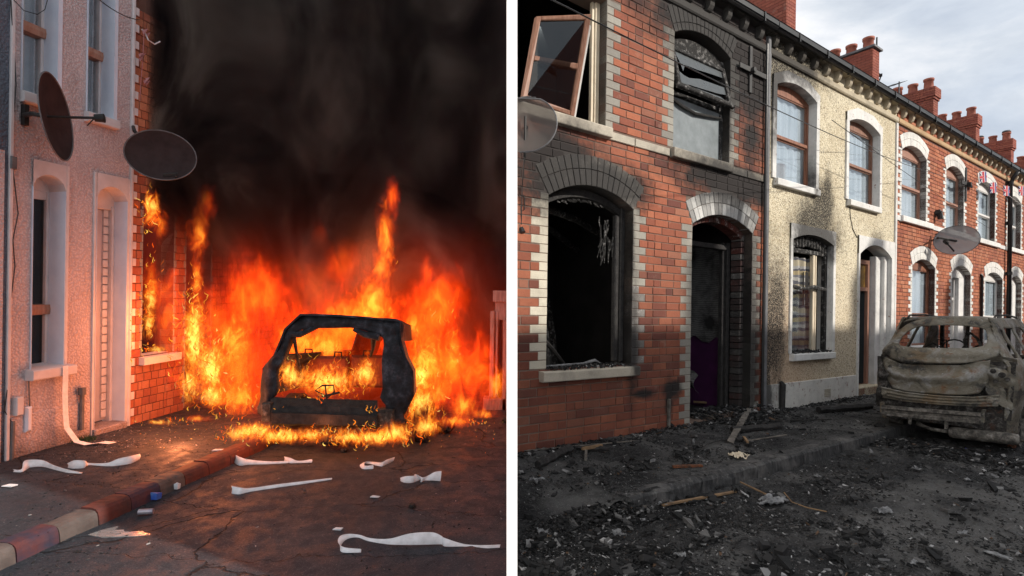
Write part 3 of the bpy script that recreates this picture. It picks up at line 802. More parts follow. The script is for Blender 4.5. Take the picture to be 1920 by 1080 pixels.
# ground window: burnt frame, hanging shreds, fallen beam, boards
b = MB()
b.box(T, (1.60, -.20, .93), (1.67, -.14, 2.8), .012); b.box(T, (1.68, -.21, .92), (1.755, -.125, 2.9), .012); b.box(T, (.38, -.2, .90), (.43, -.15, 2.85), .012)
for k in range(12):
    a, c = .40 + 1.34 * k / 12, .40 + 1.34 * (k + 1) / 12; za = top_at(W1, a) - .02; zb2 = top_at(W1, c) - .02
    b.mesh([T(a, -.15, za), T(c, -.15, zb2), T(c, -.15, zb2 - .09 - .03 * noise.noise(Vector((k, 1, 1)))), T(a, -.15, za - .09), T(a, -.20, za), T(c, -.20, zb2), T(c, -.20, zb2 - .1), T(a, -.20, za - .1)], [(0, 1, 2, 3), (4, 5, 6, 7), (3, 2, 6, 7)])
b.build('window_frame', 'char', ho)
b = MB(); rr = random.Random(5)
for k in range(26):
    a = 1.38 + .24 * rr.random(); z = 2.78 - rr.random() * .35; l = .08 + rr.random() * .32
    b.tube([T(a, -.17 - rr.random() * .05, z), T(a - .02 + rr.uniform(-.03, .02), -.18, z - l * .5), T(a - .04 + rr.uniform(-.04, .03), -.18, z - l)], [.008, .011, .003], 5)
for k in range(30):
    a = .62 + .75 * rr.random(); z = top_at(W1, a) - .14
    b.tube([T(a, -.17, z), T(a + rr.uniform(.02, .07), -.17, z - rr.uniform(0, .04))], [.012, .006], 5)
stuff(b.build('burnt_shreds', 'char_ash', ho))
for (p_, q_, r_) in (((.9, -1.0, .2), (1.9, -2.2, 2.6), .05), ((1.2, -.8, .1), (1.5, -1.9, 2.9), .04), ((1.9, -1.6, .1), (2.2, -2.4, 2.2), .05), ((.8, -.7, 2.9), (2.5, -1.3, 2.75), .045), ((.8, -1.3, 2.95), (2.6, -2.0, 2.6), .045)):
    b = MB(); b.tube([T(*p_), T(*[(x + y_) / 2 + .03 for x, y_ in zip(p_, q_)]), T(*q_)], r_, 6); b.build('fallen_joist', 'char_ash', ho)
b = MB(); b.tube([T(.42, -.28, 1.33), T(.75, -.36, 1.10), T(1.02, -.45, .9)], [.028, .03, .022], 7); b.build('fallen_batten', 'char', ho)
b = MB(); b.box(T, (.43, -.36, .90), (.60, -.32, 1.28), .004); b.build('board', 'timber_pale', ho)
b = MB(); b.tube([T(.40, -.17, .905), T(.8, -.16, .915), T(1.1, -.17, .92), T(1.3, -.18, .95), T(1.42, -.2, .91)], [.012, .014, .013, .02, .004], 7); b.build('melted_trim', 'ash_sheet', ho)
def heap(T, s0, s1, w0, w1, z, n, size, seed):
    b = MB(); r = random.Random(seed)
    for k in range(n):
        c = T(r.uniform(s0, s1), r.uniform(w0, w1), z + r.random() * size * .6); d = [Vector([r.gauss(0, 1) for _ in range(3)]).normalized() * size * r.uniform(.4, 1.1) for _ in range(3)]
        d[2] *= .4
        vs = [c + d[0] * i_ + d[1] * j_ + d[2] * k_ for i_ in (-.5, .5) for j_ in (-.5, .5) for k_ in (-.5, .5)]
        b.mesh(vs, [(0, 1, 3, 2), (4, 6, 7, 5), (0, 4, 5, 1), (2, 3, 7, 6), (0, 2, 6, 4), (1, 5, 7, 3)])
    return b
stuff(heap(T, .36, 1.72, -.22, .06, .885, 420, .03, 3).build('embers_on_sill', 'debris_bits', ho))
# upstairs window 2: charred top-hung sash, broken panes
b = MB(); s0, s1 = U2['s0'], U2['s1']; w = -.11
for (sa, sb_) in ((s0, s0 + .055), (s1 - .055, s1)): b.box(T, (sa, w - .06, 3.80), (sb_, w, 5.36), .008)
b.box(T, (s0 + .055, w - .06, 3.80), (s1 - .055, w - .002, 3.84), .006)
b.box(T, (s0 + .055, w - .06, 4.60), (s1 - .055, w - .002, 4.66), .008)
for k in range(10):
    a, c = s0 + (s1 - s0) * k / 10, s0 + (s1 - s0) * (k + 1) / 10
    b.mesh([T(a, w, 5.22), T(c, w, 5.22), T(c, w, top_at(U2, c) - .07), T(a, w, top_at(U2, a) - .07)], [(0, 1, 2, 3)])
b.build('window_frame', 'char_ash', ho)
sash = MB()
def TS(s, w_, z):      # the top-hung sash swings out at its foot
    dz = 5.24 - z; a = math.radians(13); return T(s, -.10 + dz * math.sin(a) + w_ * math.cos(a), 5.24 - dz * math.cos(a) + w_ * math.sin(a))
sash.box(TS, (s0 + .03, -.02, 4.66), (s0 + .095, .03, 5.22), .008); sash.box(TS, (s1 - .095, -.02, 4.66), (s1 - .02, .03, 5.22), .008)
sash.box(TS, (s0 + .02, -.02, 4.60), (s1 + .02, .04, 4.67), .012); sash.box(TS, (s0 + .03, -.02, 5.18), (s1 - .02, .03, 5.24), .008)
so_ = sash.build('top_sash', 'char_ash', ho)
b = MB()
def shard(pts, w_=0.0):
    f = [TS(s0 + .09 + (s1 - s0 - .18) * x, w_ + .004, 4.67 + .51 * y_) for x, y_ in pts]; g = [TS(s0 + .09 + (s1 - s0 - .18) * x, w_, 4.67 + .51 * y_) for x, y_ in pts]
    k = len(pts); b.mesh(f + g, [tuple(range(k)), tuple(range(k, 2 * k))[::-1]] + [(i_, (i_ + 1) % k, k + (i_ + 1) % k, k + i_) for i_ in range(k)])
shard([(0, 1), (1, 1), (1, .8), (.72, .76), (.45, .70), (.18, .68), (.12, .45), (.08, .72)]); shard([(0, 0), (0, .42), (.12, .32), (.22, .30), (.45, .42), (.98, .48), (1, .25), (.8, .18), (.35, .10), (.2, .08)])
shard([(.2, 0), (.35, .06), (.85, .1), (1, 0)])
b.build('broken_glass', 'glass_shard', so_)
b = MB(); b.box(T, (s0 + .05, w - .03, 3.84), (s1 - .06, w - .024, 4.58)); b.build('pane', 'glass_sooty', ho)
b = MB(); b.tube([T(s0 + .05, w + .005, 4.54), T(s0 + .3, w + .01, 4.47), T(s0 + .6, w + .012, 4.43), T(s1 - .2, w + .012, 4.48), T(s1 - .06, w + .01, 4.50)], [.02, .025, .022, .018, .012], 6); b.build('burnt_strip', 'char', ho)
wavy(T, s0, s1, 3.8, 4.5, w - .2, .02, 4).build('curtain', 'net_curtain', ho, smooth=True)
# upstairs window 1: brown frame, casement hanging open
b = MB(); w = -.11
b.box(T, (1.17, w - .06, 3.80), (1.245, w, 5.5), .006); b.box(T, (-.04, w - .06, 3.79), (1.17, w - .002, 3.84), .006); b.box(T, (1.13, w - .06, 3.84), (1.168, w - .02, 5.5), .004)
b.build('window_frame', 'timber_pale', ho)
cas = MB(); cw, ch_ = .80, 1.18

def hit_z(px, py, z):
    r_ = ray(px, py); k_ = (z - CAMZ) / r_[2]; return Vector((r_[0] * k_, k_, z))
def hit_w(px, py, w_):
    r_ = ray(px, py); o_ = T(0, w_, 0); k_ = (o_.x * R.m[0] + o_.y * R.m[1]) / (r_[0] * R.m[0] + r_[1] * R.m[1]); return Vector((r_[0] * k_, k_, r_[2] * k_ + CAMZ))
cBL = hit_w(975, 186, -.05); cBR = hit_w(1072, 222, -.02); cTL = hit_w(1002, 34, -.06); cTR = hit_z(1104, 30, cTL.z)
cN = (cBR - cBL).cross(cTL - cBL).normalized(); cN = cN if cN.y < 0 else -cN
def TC(s, w_, z):
    u_, v_ = s / cw, z / ch_
    return cBL * (1 - u_) * (1 - v_) + cBR * u_ * (1 - v_) + cTL * (1 - u_) * v_ + cTR * u_ * v_ + cN * w_
for (a, c) in (((0, 0), (.07, ch_)), ((cw - .07, 0), (cw, ch_)), ((.07, 0), (cw - .07, .06)), ((.07, ch_ - .06), (cw - .07, ch_)), ((.07, .55), (cw - .07, .62))):
    cas.box(TC, (a[0], 0, a[1]), (c[0], .05, c[1]), .008)
co_ = cas.build('casement', 'timber_tan', ho)
b = MB(); b.box(TC, (.06, .018, .05), (cw - .06, .024, ch_ - .05)); b.build('pane', 'glass_dark', co_)
b = MB(); b.box(TC, (cw + .005, -.02, .01), (cw + .05, .0, ch_ - .1)); b.box(TC, (cw + .05, -.04, .01), (cw + .075, -.02, ch_ - .1)); b.build('casement_edge', 'timber_white', co_)
# pattress cross, stake mark, pipes
cr_ = MB()
p0 = R.P(4.35, 0, 5.0)
cr_.box(T, (4.27, .012, 4.98), (4.34, .035, 5.70), .004); cr_.box(T, (3.98, .036, 5.28), (4.70, .055, 5.36), .004); cr_.tube([T(4.31, .05, 5.32), T(4.31, .10, 5.32)], [.05, .04], 8); cr_.build('tie_bar_cross', 'black_iron', ho)
b = MB(); b.box(T, (2.46, .012, -.02), (2.50, .045, .40), .004)
tag(b.build('wooden_stake', 'plank_grey'), 'short pale stake with a scorched top leaning on the foot of the brick wall', 'stake')
b = MB(); b.box(T, (4.765, -.1, .0), (4.845, .05, 6.0), .01); b.build('party_strip', 'lead', ho)
b = MB(); b.tube([T(4.72, .045, 0), T(4.72, .045, 5.85)], .022, 8); b.build('wall_pipe', 'black_plastic', ho)

# ---- house 2: cream pebbledash house
hc = thing('cream_house', 'cream pebbledashed terrace house with a fan of soot above its ground floor window', 'house', R.P(7.4, 0, 0))
CU1 = OR(5.07, 6.15, 3.79, 5.32, 5.46, nq=1); CU2 = OR(7.62, 8.71, 3.79, 5.28, 5.42, nq=1)
CL = OR(5.64, 6.83, .92, 2.86, 2.98, nq=1); CD = O(8.15, 9.64, .16, 2.80, 3.02, nq=1)
opc = [CU1, CU2, CL, CD]
facade(T, 4.846, 9.86, -.3, 6.1, opc, .26).build('wall', 'pebbledash', hc)
def band(o, bw, ztop, chamfer, proj, mat, z0=None, right=None):
    b = MB(); s0, s1 = o['s0'], o['s1']; a0 = s0 - bw; a1 = s1 + (right or bw); z0 = o['z0'] if z0 is None else z0
    def oz(s): return ztop - chamfer * max(0, abs((s - (a0 + a1) / 2) / ((a1 - a0) / 2)) - .45) ** 1.0 * 1.8
    b.box(T, (a0, 0, z0), (s0, proj, o['zs'])); b.box(T, (s1, 0, z0), (a1, proj, o['zs']))
    xs = sorted({a0, a1, s0, s1} | {s0 + (s1 - s0) * k / 16 for k in range(17)} | {a0 + (a1 - a0) * k / 8 for k in range(9)})
    for x, y_ in zip(xs, xs[1:]):
        if y_ - x < 1e-5: continue
        lo = lambda q: top_at(o, q) if s0 <= q <= s1 else o['zs']
        m_ = (x + y_) / 2; l1 = lo(x) if s0 < m_ < s1 else o['zs']; l2 = lo(y_) if s0 < m_ < s1 else o['zs']
        b.mesh([T(x, proj, l1), T(y_, proj, l2), T(y_, proj, oz(y_)), T(x, proj, oz(x)), T(x, 0, oz(x)), T(y_, 0, oz(y_)), T(x, 0, l1), T(y_, 0, l2)], [(0, 1, 2, 3), (3, 2, 5, 4), (0, 6, 7, 1)])
    # plastered reveals
    d = .25
    b.box(T, (s1 - .012, -d, z0), (s1 - .0, 0, o['zs'])); b.box(T, (s0, -d, z0), (s0 + .012, 0, o['zs']))
    for k in range(14):
        x, y_ = s0 + (s1 - s0) * k / 14, s0 + (s1 - s0) * (k + 1) / 14
        b.poly([T(x, proj, top_at(o, x) - .006), T(y_, proj, top_at(o, y_) - .006), T(y_, -d, top_at(o, y_) - .006), T(x, -d, top_at(o, x) - .006)])
    return b.build('surround', mat, hc)
band(CU1, .11, 5.62, .16, .03, 'white_paint', right=.10); band(CU2, .10, 5.60, .16, .03, 'white_paint', right=.10)
band(CL, .07, 3.12, .0, .025, 'white_paint', right=.09); band(CD, .06, 3.16, .0, .03, 'white_paint', z0=0.0, right=.14)
window_unit(R, hc, CU1, -.11, 'timber_brown'); window_unit(R, hc, CU2, -.11, 'timber_tan')
for o, L in ((CU1, (5.04, 6.44)), (CU2, (7.60, 8.98))): sill(R, hc, L[0], L[1], 3.67, 3.785, .08, 'white_paint')
sill(R, hc, 5.60, 7.06, .79, .91, .09, 'white_paint')
for x, r_ in ((7.78, .035), (8.02, .045)):
    b = MB(); c = T(x, -.24, 3.8); b.tube([c, c + Vector((0, 0, .06)), c + Vector((0, 0, .13)), c + Vector((0, 0, .15))], [r_ * .8, r_, r_ * .9, r_ * .4], 10)
    tag(b.build('vase', 'purple_ceramic', smooth=True), 'small orange pot on the left of the cream house window ledge' if x < 7.9 else 'wider ochre pot nearer the middle of the cream house window ledge', 'pot', 'pots on the upstairs window ledge')
# burnt ground window
b = MB(); s0, s1 = CL['s0'], CL['s1']; w = -.10
b.box(T, (s1 - .07, w - .06, .92), (s1 - .005, w + .02, 2.84), .01); b.box(T, (s0 + .012, w - .06, .92), (s0 + .04, w, 2.84), .005)
b.box(T, (s0, w - .05, 2.66), (s1 - .07, w, 2.74), .01)
for k in range(14):
    a = s0 + (s1 - s0) * k / 14; c = a + .07; b.box(T, (a, w - .03, top_at(CL, a) - .19 - .03 * abs(noise.noise(Vector((k * .7, 0, 2))))), (c, w + .02, top_at(CL, a) - .01), .01)
b.tube([T(s0 + .02, w + .02, 2.10), T(s0 + .3, w + .03, 2.05), T(s0 + .6, w + .03, 2.04), T(s0 + .9, w + .03, 2.08), T(s1 - .08, w + .02, 2.05)], [.02, .035, .025, .04, .03], 6)
b.build('window_frame', 'char_ash', hc)
b = MB(); b.box(T, (6.60, w - .07, .93), (6.67, w - .01, 2.72), .006); b.box(T, (6.71, w - .07, .93), (6.75, w - .02, 2.72), .006); b.build('mullion', 'timber_pale', hc)
b = MB(); b.box(T, (s0 + .03, w - .04, .93), (6.60, w - .034, 2.05)); b.build('pane', 'glass', hc)
wavy(T, s0 - .02, 6.66, .95, 2.60, w - .10, .025, 4, 1.0, ragged=.1).build('curtain', 'striped_curtain', hc, smooth=True)
b = MB(); b.box(T, (6.38, -.175, 1.75), (6.56, -.172, 2.35)); b.build('scorched_curtain', 'interior_dark', hc)
stuff(heap(T, 5.64, 6.95, -.16, .06, .92, 420, .035, 9).build('embers_on_sill', 'debris_bits', hc))
# plinth, vent
b = MB(); n_ = 40
b.box(T, (4.85, 0, -.1), (8.09, .022, .43), .006); b.build('plinth', 'flaky_paint', hc)
b = MB()
for k in range(5): b.box(T, (6.80, .023, .10 + k * .03), (7.02, .034, .118 + k * .03), .003)
b.build('air_vent', 'sill_stone', hc)
b = MB(); b.tube([T(5.30, .05, 0), T(5.30, .06, .2), T(5.32, .05, .42), T(5.29, .04, .47)], [.05, .045, .05, .02], 8); b.build('melted_pipe', 'char', hc)
# door with fanlight, half open
b = MB(); DF = O(8.17, 9.02, .16, 2.72, 2.72)
b.box(T, (8.165, -.30, .16), (8.215, -.22, 2.75), .006); b.box(T, (9.13, -.30, .16), (9.22, -.22, 2.75), .006); b.box(T, (8.215, -.30, 2.10), (9.13, -.225, 2.18), .006); b.box(T, (8.215, -.30, 2.66), (9.13, -.225, 2.75), .006)
dfo = b.build('door_frame', 'timber_pink', hc)
b = MB(); b.box(T, (8.215, -.275, 2.18), (9.13, -.268, 2.66)); b.build('fanlight_pane', 'ochre_glass', dfo)
b = MB(); b.box(T, (9.25, -.24, .0), (9.48, -.12, 2.84), .01); b.box(T, (9.485, -.22, .0), (9.63, -.05, 2.84), .01); b.build('door_reveal', 'white_paint', hc)
dl = MB()
def TD(s, w_, z): a = math.radians(78); return T(9.12 - .04 - s * math.cos(a), -.30 - s * math.sin(a) + w_ * .2, z)
dl.box(TD, (0, 0, .18), (.72, .2, 2.08))
for k in range(4): dl.box(TD, (.12, .2, .35 + k * .45), (.32, .26, .62 + k * .45)); dl.box(TD, (.40, .2, .35 + k * .45), (.60, .26, .62 + k * .45))
dl.build('door', 'door_dark', hc)
b = MB(); b.box(T, (8.16, -.4, .0), (9.22, .0, .15), .01); b.build('door_step', 'threshold_red', hc)
cornice(R, hc, 4.80, 9.86, 'cornice_cream', 'cornice_cream'); corbel_row(R, hc, 4.8, 9.9, 'cornice_cream', .22)
roof(R, hc, 4.8, 9.88)
b = MB()
for a, c in ((4.9, 9.8),):
    pl = [(a, -.27), (a, -2.8), (c, -2.8), (c, -.27)]
    for zz0, zz1 in ((0.0, 3.3), (3.45, 6.0)):
        for (q, e), (d, f_) in zip(pl, pl[1:]): b.poly([T(q, e, zz0), T(d, f_, zz0), T(d, f_, zz1), T(q, e, zz1)])
        b.poly([T(q, e, zz0) for q, e in pl]); b.poly([T(q, e, zz1) for q, e in pl])
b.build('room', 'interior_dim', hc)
b = MB(); b.tube([T(4.86 + .02 * noise.noise(Vector((k, 0, 0))) + k * .001, .03, 5.8 - k * .3) for k in range(2)], .01, 6); b.build('render_crack', 'lead', hc)
b = MB(); b.tube([T(7.72, .008, 3.66), T(7.76, .008, 3.45), T(7.86, .008, 3.25), T(8.05, .008, 3.10)], .006, 5); b.build('cable', 'black_plastic', hc)
b = MB(); b.box(T, (9.80, -.02, 0), (9.885, .03, 5.72), .006); b.build('party_strip', 'white_paint', hc)

# ---- the unburnt red brick houses
def red_house(S0, S1, label, ups, lows, door, n_parts, seed, styles, band_gap=None, detail=True):
    h = thing('brick_house', label, 'house', R.P((S0 + S1) / 2, 0, 0)); c = .085
    ops = ups + lows + [door]
    facade(T, S0, S1, -.3, 6.1, ops, .26).build('wall', 'mortar_dark', h)
    brick_fill(R, h, S0, S1 - .002, -.03, 6.0, ops, c, .25, 'brick_orange', n_parts, bands=[(3.64, 3.78), (5.73, 5.85)], ql=.20, qs=.09, arch_t=.30, seed=seed)
    for i_, o in enumerate(ops):
        for sd_ in (-1, 1):
            if not detail:
                q = MB(); 
                k0 = int(o['z0'] / c); 
                for k in range(k0, int(math.ceil(o['zs'] / c))):
                    L = .20 if k % 2 else .09; za = max(o['z0'], k * c)
                    q.box(T, (o['s0'] - L, -.24, za) if sd_ < 0 else (o['s1'], -.24, za), (o['s0'], .012, za + c - .006) if sd_ < 0 else (o['s1'] + L, .012, za + c - .006))
                stuff(q.build('quoin_stone', 'white_quoin', h))
            else: jamb_blocks(T, h, o, sd_, c, 'white_quoin', .09, .20, proj=.012)
        arch_blocks(T, h, o['s0'], o['s1'], o['zs'], o['zc'], (.15, .15), 9 if detail else 4, .016, .24, 'white_quoin', gap=.004)
    for j_, o in enumerate(ups):
        a, c2 = o['s0'] - .06, o['s1'] + .3
        sill(R, h, a, c2, 3.645, 3.775, .075, 'white_paint_clean')
        window_unit(R, h, o, -.11, styles[j_])
    x = S0
    for o in ups + [None]:
        e = (o['s0'] - .07) if o else S1
        if e > x: b = MB(); b.box(T, (x, -.02, 3.655), (e, .028, 3.765), .005); b.build('string_course', 'white_paint_clean', h)
        if o: x = o['s1'] + .31
    for o in lows:
        sill(R, h, o['s0'] - .08, o['s1'] + .2, o['z0'] - .12, o['z0'], .085, 'white_paint_clean')
        window_unit(R, h, o, -.11, styles[2], transom=.40)
    # door: inner arched recess, white frame and door
    o = door; b = MB()
    i0, i1 = o['s0'] + .14, o['s1'] - .45
    b.box(T, (o['s0'], -.30, .02), (i0, -.12, o['zs'] - .05), .01); b.box(T, (i1, -.30, .02), (o['s1'], -.12, o['zs'] - .05), .01)
    for k in range(10):
        a, c2 = o['s0'] + (o['s1'] - o['s0']) * k / 10, o['s0'] + (o['s1'] - o['s0']) * (k + 1) / 10
        b.box(T, (a, -.3, o['zs'] - .1), (c2, -.12, top_at(o, (a + c2) / 2) - .01))
    b.build('door_surround', 'white_paint_clean', h)
    b = MB(); b.box(T, (i0, -.30, .02), (i0 + .07, -.2, o['zs'] - .12), .006); b.box(T, (i1 - .07, -.30, .02), (i1, -.2, o['zs'] - .12), .006); b.box(T, (i0 + .07, -.3, 2.05), (i1 - .07, -.21, 2.12), .006); b.build('door_frame', 'timber_white', h)
    b = MB(); b.box(T, (i0 + .07, -.29, .05), (i1 - .07, -.25, 2.05)); 
    for zz_ in (.3, 1.1): b.box(T, (i0 + .16, -.25, zz_), (i1 - .16, -.238, zz_ + .65), .008)
    b.build('door', 'timber_white', h)
    b = MB(); b.box(T, (i0 + .07, -.27, 2.12), (i1 - .07, -.264, o['zs'] - .11)); b.build('fanlight_pane', 'glass', h)
    cornice(R, h, S0, S1, 'cornice_cream', 'string_buff'); corbel_row(R, h, S0, S1, 'cornice_cream', .22 + .43 * 22, .43)
    roof(R, h, S0, S1)
    b = MB(); pl = [(S0 + .05, -.27), (S0 + .05, -2.8), (S1 - .05, -2.8), (S1 - .05, -.27)]
    for zz0, zz1 in ((0.0, 3.3), (3.45, 6.0)):
        for (q, e), (d, f_) in zip(pl, pl[1:]): b.poly([T(q, e, zz0), T(d, f_, zz0), T(d, f_, zz1), T(q, e, zz1)])
        b.poly([T(q, e, zz0) for q, e in pl]); b.poly([T(q, e, zz1) for q, e in pl])
    b.build('room', 'interior_dim', h)
    return h
h3 = red_house(9.89, 14.95, 'orange brick terrace house with brown window frames and white surrounds beside the cream house',
          [OR(10.14, 11.21, 3.78, 5.22, 5.40), OR(12.83, 13.73, 3.78, 5.22, 5.40)], [OR(10.79, 11.82, .92, 2.74, 2.92)], O(13.33, 14.75, .02, 2.74, 2.94), 300, 11, ('timber_pink', 'timber_pink', 'timber_brown'))
h4 = red_house(14.955, 20.0, 'red brick terrace house with white plastic windows behind the burnt car',
          [OR(15.30, 16.33, 3.78, 5.24, 5.40), OR(18.03, 18.95, 3.78, 5.22, 5.38)], [OR(15.96, 17.12, .92, 2.74, 2.92)], O(18.42, 19.65, .02, 2.76, 2.94), 120, 12, ('timber_white', 'timber_white', 'timber_white'))
for k, lb in ((0, 'red brick terrace house past the drainpipe at the right edge'), (1, 'far red brick terrace house with its roof and chimney above the gutter'), (2, 'farthest red brick terrace house at the end of the row')):
    a = 20.005 + k * 5.05
    red_house(a, a + 5.045, lb, [O(a + .3, a + 1.3, 3.78, 5.22, 5.4), O(a + 3.0, a + 3.95, 3.78, 5.22, 5.4)], [O(a + 1.0, a + 2.1, .92, 2.74, 2.92)], O(a + 3.4, a + 4.7, .02, 2.74, 2.94), 0, 20 + k, ('timber_white', 'timber_white', 'timber_white'), detail=False)
# bricks of the far house seen over the gutter are the chimneys
chimney(R, 9.9, 'nearest red brick chimney stack cut off by the top of the picture', 10.6, 4)
chimney(R, 14.9, 'red brick chimney stack with a flat dark cap slab and aerial pole', 9.85, 4, cap=True)
chimney(R, 19.9, 'red brick chimney stack behind the roof aerial with stepped brick head', 9.95, 4)
chimney(R, 24.6, 'fourth chimney stack from the left with four plain pots', 10.0, 4)
chimney(R, 29.6, 'far chimney stack with cowls on its left pots', 10.0, 4, cowls=(0, 2, 3))
chimney(R, 34.4, 'farthest chimney stack at the right edge of the picture', 9.9, 4)

# ---- the terrace across the street (behind the photographer, it shades the road and the feet of the houses)
def opposite(S0, S1, label, seed):
    h = thing('brick_house', label, 'house', R.P((S0 + S1) / 2, 8.0, 0), 'terrace houses across the street')
    def TO(s, w, z): return R.P(s, 7.6 - w, z)
    ops = [O(S0 + .5, S0 + 1.6, .9, 2.7, 2.9), O(S0 + 3.0, S0 + 4.0, .05, 2.7, 2.9), O(S0 + .6, S0 + 1.6, 3.75, 5.2, 5.4), O(S0 + 3.0, S0 + 4.0, 3.75, 5.2, 5.4)]
    facade(TO, S0, S1, -.3, 6.2, ops, .2).build('wall', 'brick_chimney', h)
    b = MB(); b.poly([TO(S0, 0, -.3), TO(S0, 0, 6.2), TO(S0, -3.6, 8.5), TO(S0, -7.2, 6.2), TO(S0, -7.2, -.3)]); b.poly([TO(S1, 0, -.3), TO(S1, 0, 6.2), TO(S1, -3.6, 8.5), TO(S1, -7.2, 6.2), TO(S1, -7.2, -.3)]); b.build('gable_wall', 'brick_chimney', h)
    b = MB(); b.prism(TO, [(.2, 6.1), (-3.6, 8.5), (-7.3, 6.1), (-7.3, 5.98), (-3.6, 8.36), (.2, 5.98)], S0, S1); b.build('roof', 'slate', h)
    for o in ops:
        b = MB(); b.box(TO, (o['s0'], -.2, o['z0']), (o['s0'] + .06, -.14, o['zs'])); b.box(TO, (o['s1'] - .06, -.2, o['z0']), (o['s1'], -.14, o['zs'])); b.box(TO, (o['s0'] + .06, -.2, o['z0'] + .9), (o['s1'] - .06, -.14, o['z0'] + .97)); b.build('window_frame', 'timber_white', h)
        b = MB(); b.box(TO, (o['s0'], -.22, o['z0']), (o['s1'], -.2, o['zc'])); b.build('pane', 'glass_dark', h)
    b = MB(); b.box(TO, (S0 - .25, -4.4, 7.4), (S0 + .25, -2.8, 9.9)); b.build('chimney', 'brick_chimney', h)
for k in range(5): opposite(5.0 + 5.0 * k, 9.98 + 5.0 * k, ['end of terrace house across the street with a bare gable wall', 'second house from the gable end across the street', 'middle house of the terrace across the street', 'fourth house from the gable end across the street', 'far end house of the terrace across the street'][k], k)
b = MB(); b.box(R.P, (-14, 6.0, -.3), (60, 7.55, .0)); struct('pavement', b, 'charred_pavement')
# ---- burnt out car by the kerb
def interp(pl, t):
    t = max(0, min(1, t)) * (len(pl) - 1); i = min(int(t), len(pl) - 2); f = t - i
    return [a + (b - a) * f for a, b in zip(pl[i], pl[i + 1])]
class Body:
    """car space: a metres to the right, b metres forward from the tail, z up"""
    def __init__(c, org, fw, rt, z): c.o = org; c.f = fw; c.r = rt; c.z = z
    def __call__(c, a, b, z): return Vector((c.o[0] + a * c.r[0] + b * c.f[0], c.o[1] + a * c.r[1] + b * c.f[1], c.z + z))
    def strip(c, top, bot, nu, nv, bulge=None, rough=0.0, seed=0.0):
        b_ = MB()
        def fn(u, v):
            p = interp(top, u); q = interp(bot, u); a, b, z = [x + (y - x) * v for x, y in zip(p, q)]
            if bulge: b += bulge(u, v)
            if rough: b += rough * noise.noise(Vector((a * 9, z * 9, seed))) + rough * .5 * noise.noise(Vector((a * 25, z * 25, seed)))
            return c(a, b, z)
        b_.grid(fn, nu, nv); return b_
    def ring(c, outer, inner, bf, n=6, bulge=.0, rough=0.0):
        """closed ring between matched outlines of (a,z)"""
        b_ = MB(); k = len(outer); sub = 4
        def cr_(pl, t):
            i = int(t) % k; f = t - int(t); p0, p1, p2, p3 = pl[(i - 1) % k], pl[i], pl[(i + 1) % k], pl[(i + 2) % k]
            return [.5 * ((2 * b1) + (-a1 + c1) * f + (2 * a1 - 5 * b1 + 4 * c1 - d1) * f * f + (-a1 + 3 * b1 - 3 * c1 + d1) * f ** 3) for a1, b1, c1, d1 in zip(p0, p1, p2, p3)]
        rows = []
        for j in range(n + 1):
            row = []
            for i in range(k * sub):
                o_ = cr_(outer, i / sub); i_ = cr_(inner, i / sub); t = j / n
                a, z = o_[0] + (i_[0] - o_[0]) * t, o_[1] + (i_[1] - o_[1]) * t
                b = bf(a, z) - bulge * math.sin(t * math.pi) + (rough * noise.noise(Vector((a * 12, z * 12, 3))) if rough else 0)
                row.append(c(a, b, z))
            rows.append(row)
        # turned-in flange
        rows.append([c.inv_in(p, .05) for p in rows[-1]]); rows.insert(0, [c.inv_in(p, .05) for p in rows[0]])
        m_ = k * sub
        for r0, r1 in zip(rows, rows[1:]):
            for i in range(m_): b_.poly([r0[i], r0[(i + 1) % m_], r1[(i + 1) % m_], r1[i]])
        return b_
    def inv_in(c, p, d): return p + Vector((c.f[0], c.f[1], 0)) * d
car = thing('burnt_car', 'burnt-out grey and rust coloured car shell without glass or tyres standing on ash', 'car', Vector((5.9, 8.0, -.12)))
BC = Body((5.124, 7.4), (.778, .628), (.628, -.778), -.12)
def bsurf(a, z): return .02 + max(0, z - 1.2) * .50 + .10 * abs((a - .62) / .62) ** 3.5 - (.035 if 1.02 < z < 1.12 and .1 < a < 1.1 else 0)
inner = [(.18, 1.29), (.20, 1.39), (.28, 1.49), (.40, 1.545), (.60, 1.565), (.80, 1.565), (.97, 1.55), (1.055, 1.52), (1.085, 1.44), (1.07, 1.33), (.90, 1.285), (.60, 1.27), (.33, 1.265)]
outer = [(-.02, 1.16), (.07, 1.34), (.17, 1.50), (.30, 1.61), (.55, 1.665), (.85, 1.675), (1.03, 1.66), (1.14, 1.60), (1.185, 1.42), (1.19, 1.20), (.90, 1.10), (.60, 1.07), (.25, 1.06)]
BC.ring(outer, inner, bsurf, 7, .012, .01).build('tailgate_frame', 'burnt_steel', car, smooth=True)
top = [(.00, .05, 1.13), (.12, .03, 1.08), (.25, .03, 1.03), (.6, .03, 1.05), (.88, .03, 1.07), (1.0, .03, 1.12), (1.14, .05, 1.15)]
bot = [(.06, .07, .80), (.14, .03, .69), (.30, .01, .665), (.60, .0, .67), (.88, .0, .69), (1.04, .02, .73), (1.12, .05, .86)]
BC.strip(top, bot, 40, 20, lambda u, v: -.045 * math.exp(-((v - .45) / .16) ** 2) * math.sin(min(1, u * 1.1) * math.pi) ** .3 + .02 * v, .009, 2).build('tailgate_panel', 'burnt_steel', car, smooth=True, solid=.006)
BC.strip([(-.07, .10, 1.12), (.65, .085, 1.1), (1.36, .16, 1.14)], [(-.04, .10, .42), (.65, .10, .42), (1.32, .16, .42)], 24, 16, None, .03, 5).build('inner_panel', 'burnt_dark', car, smooth=True)
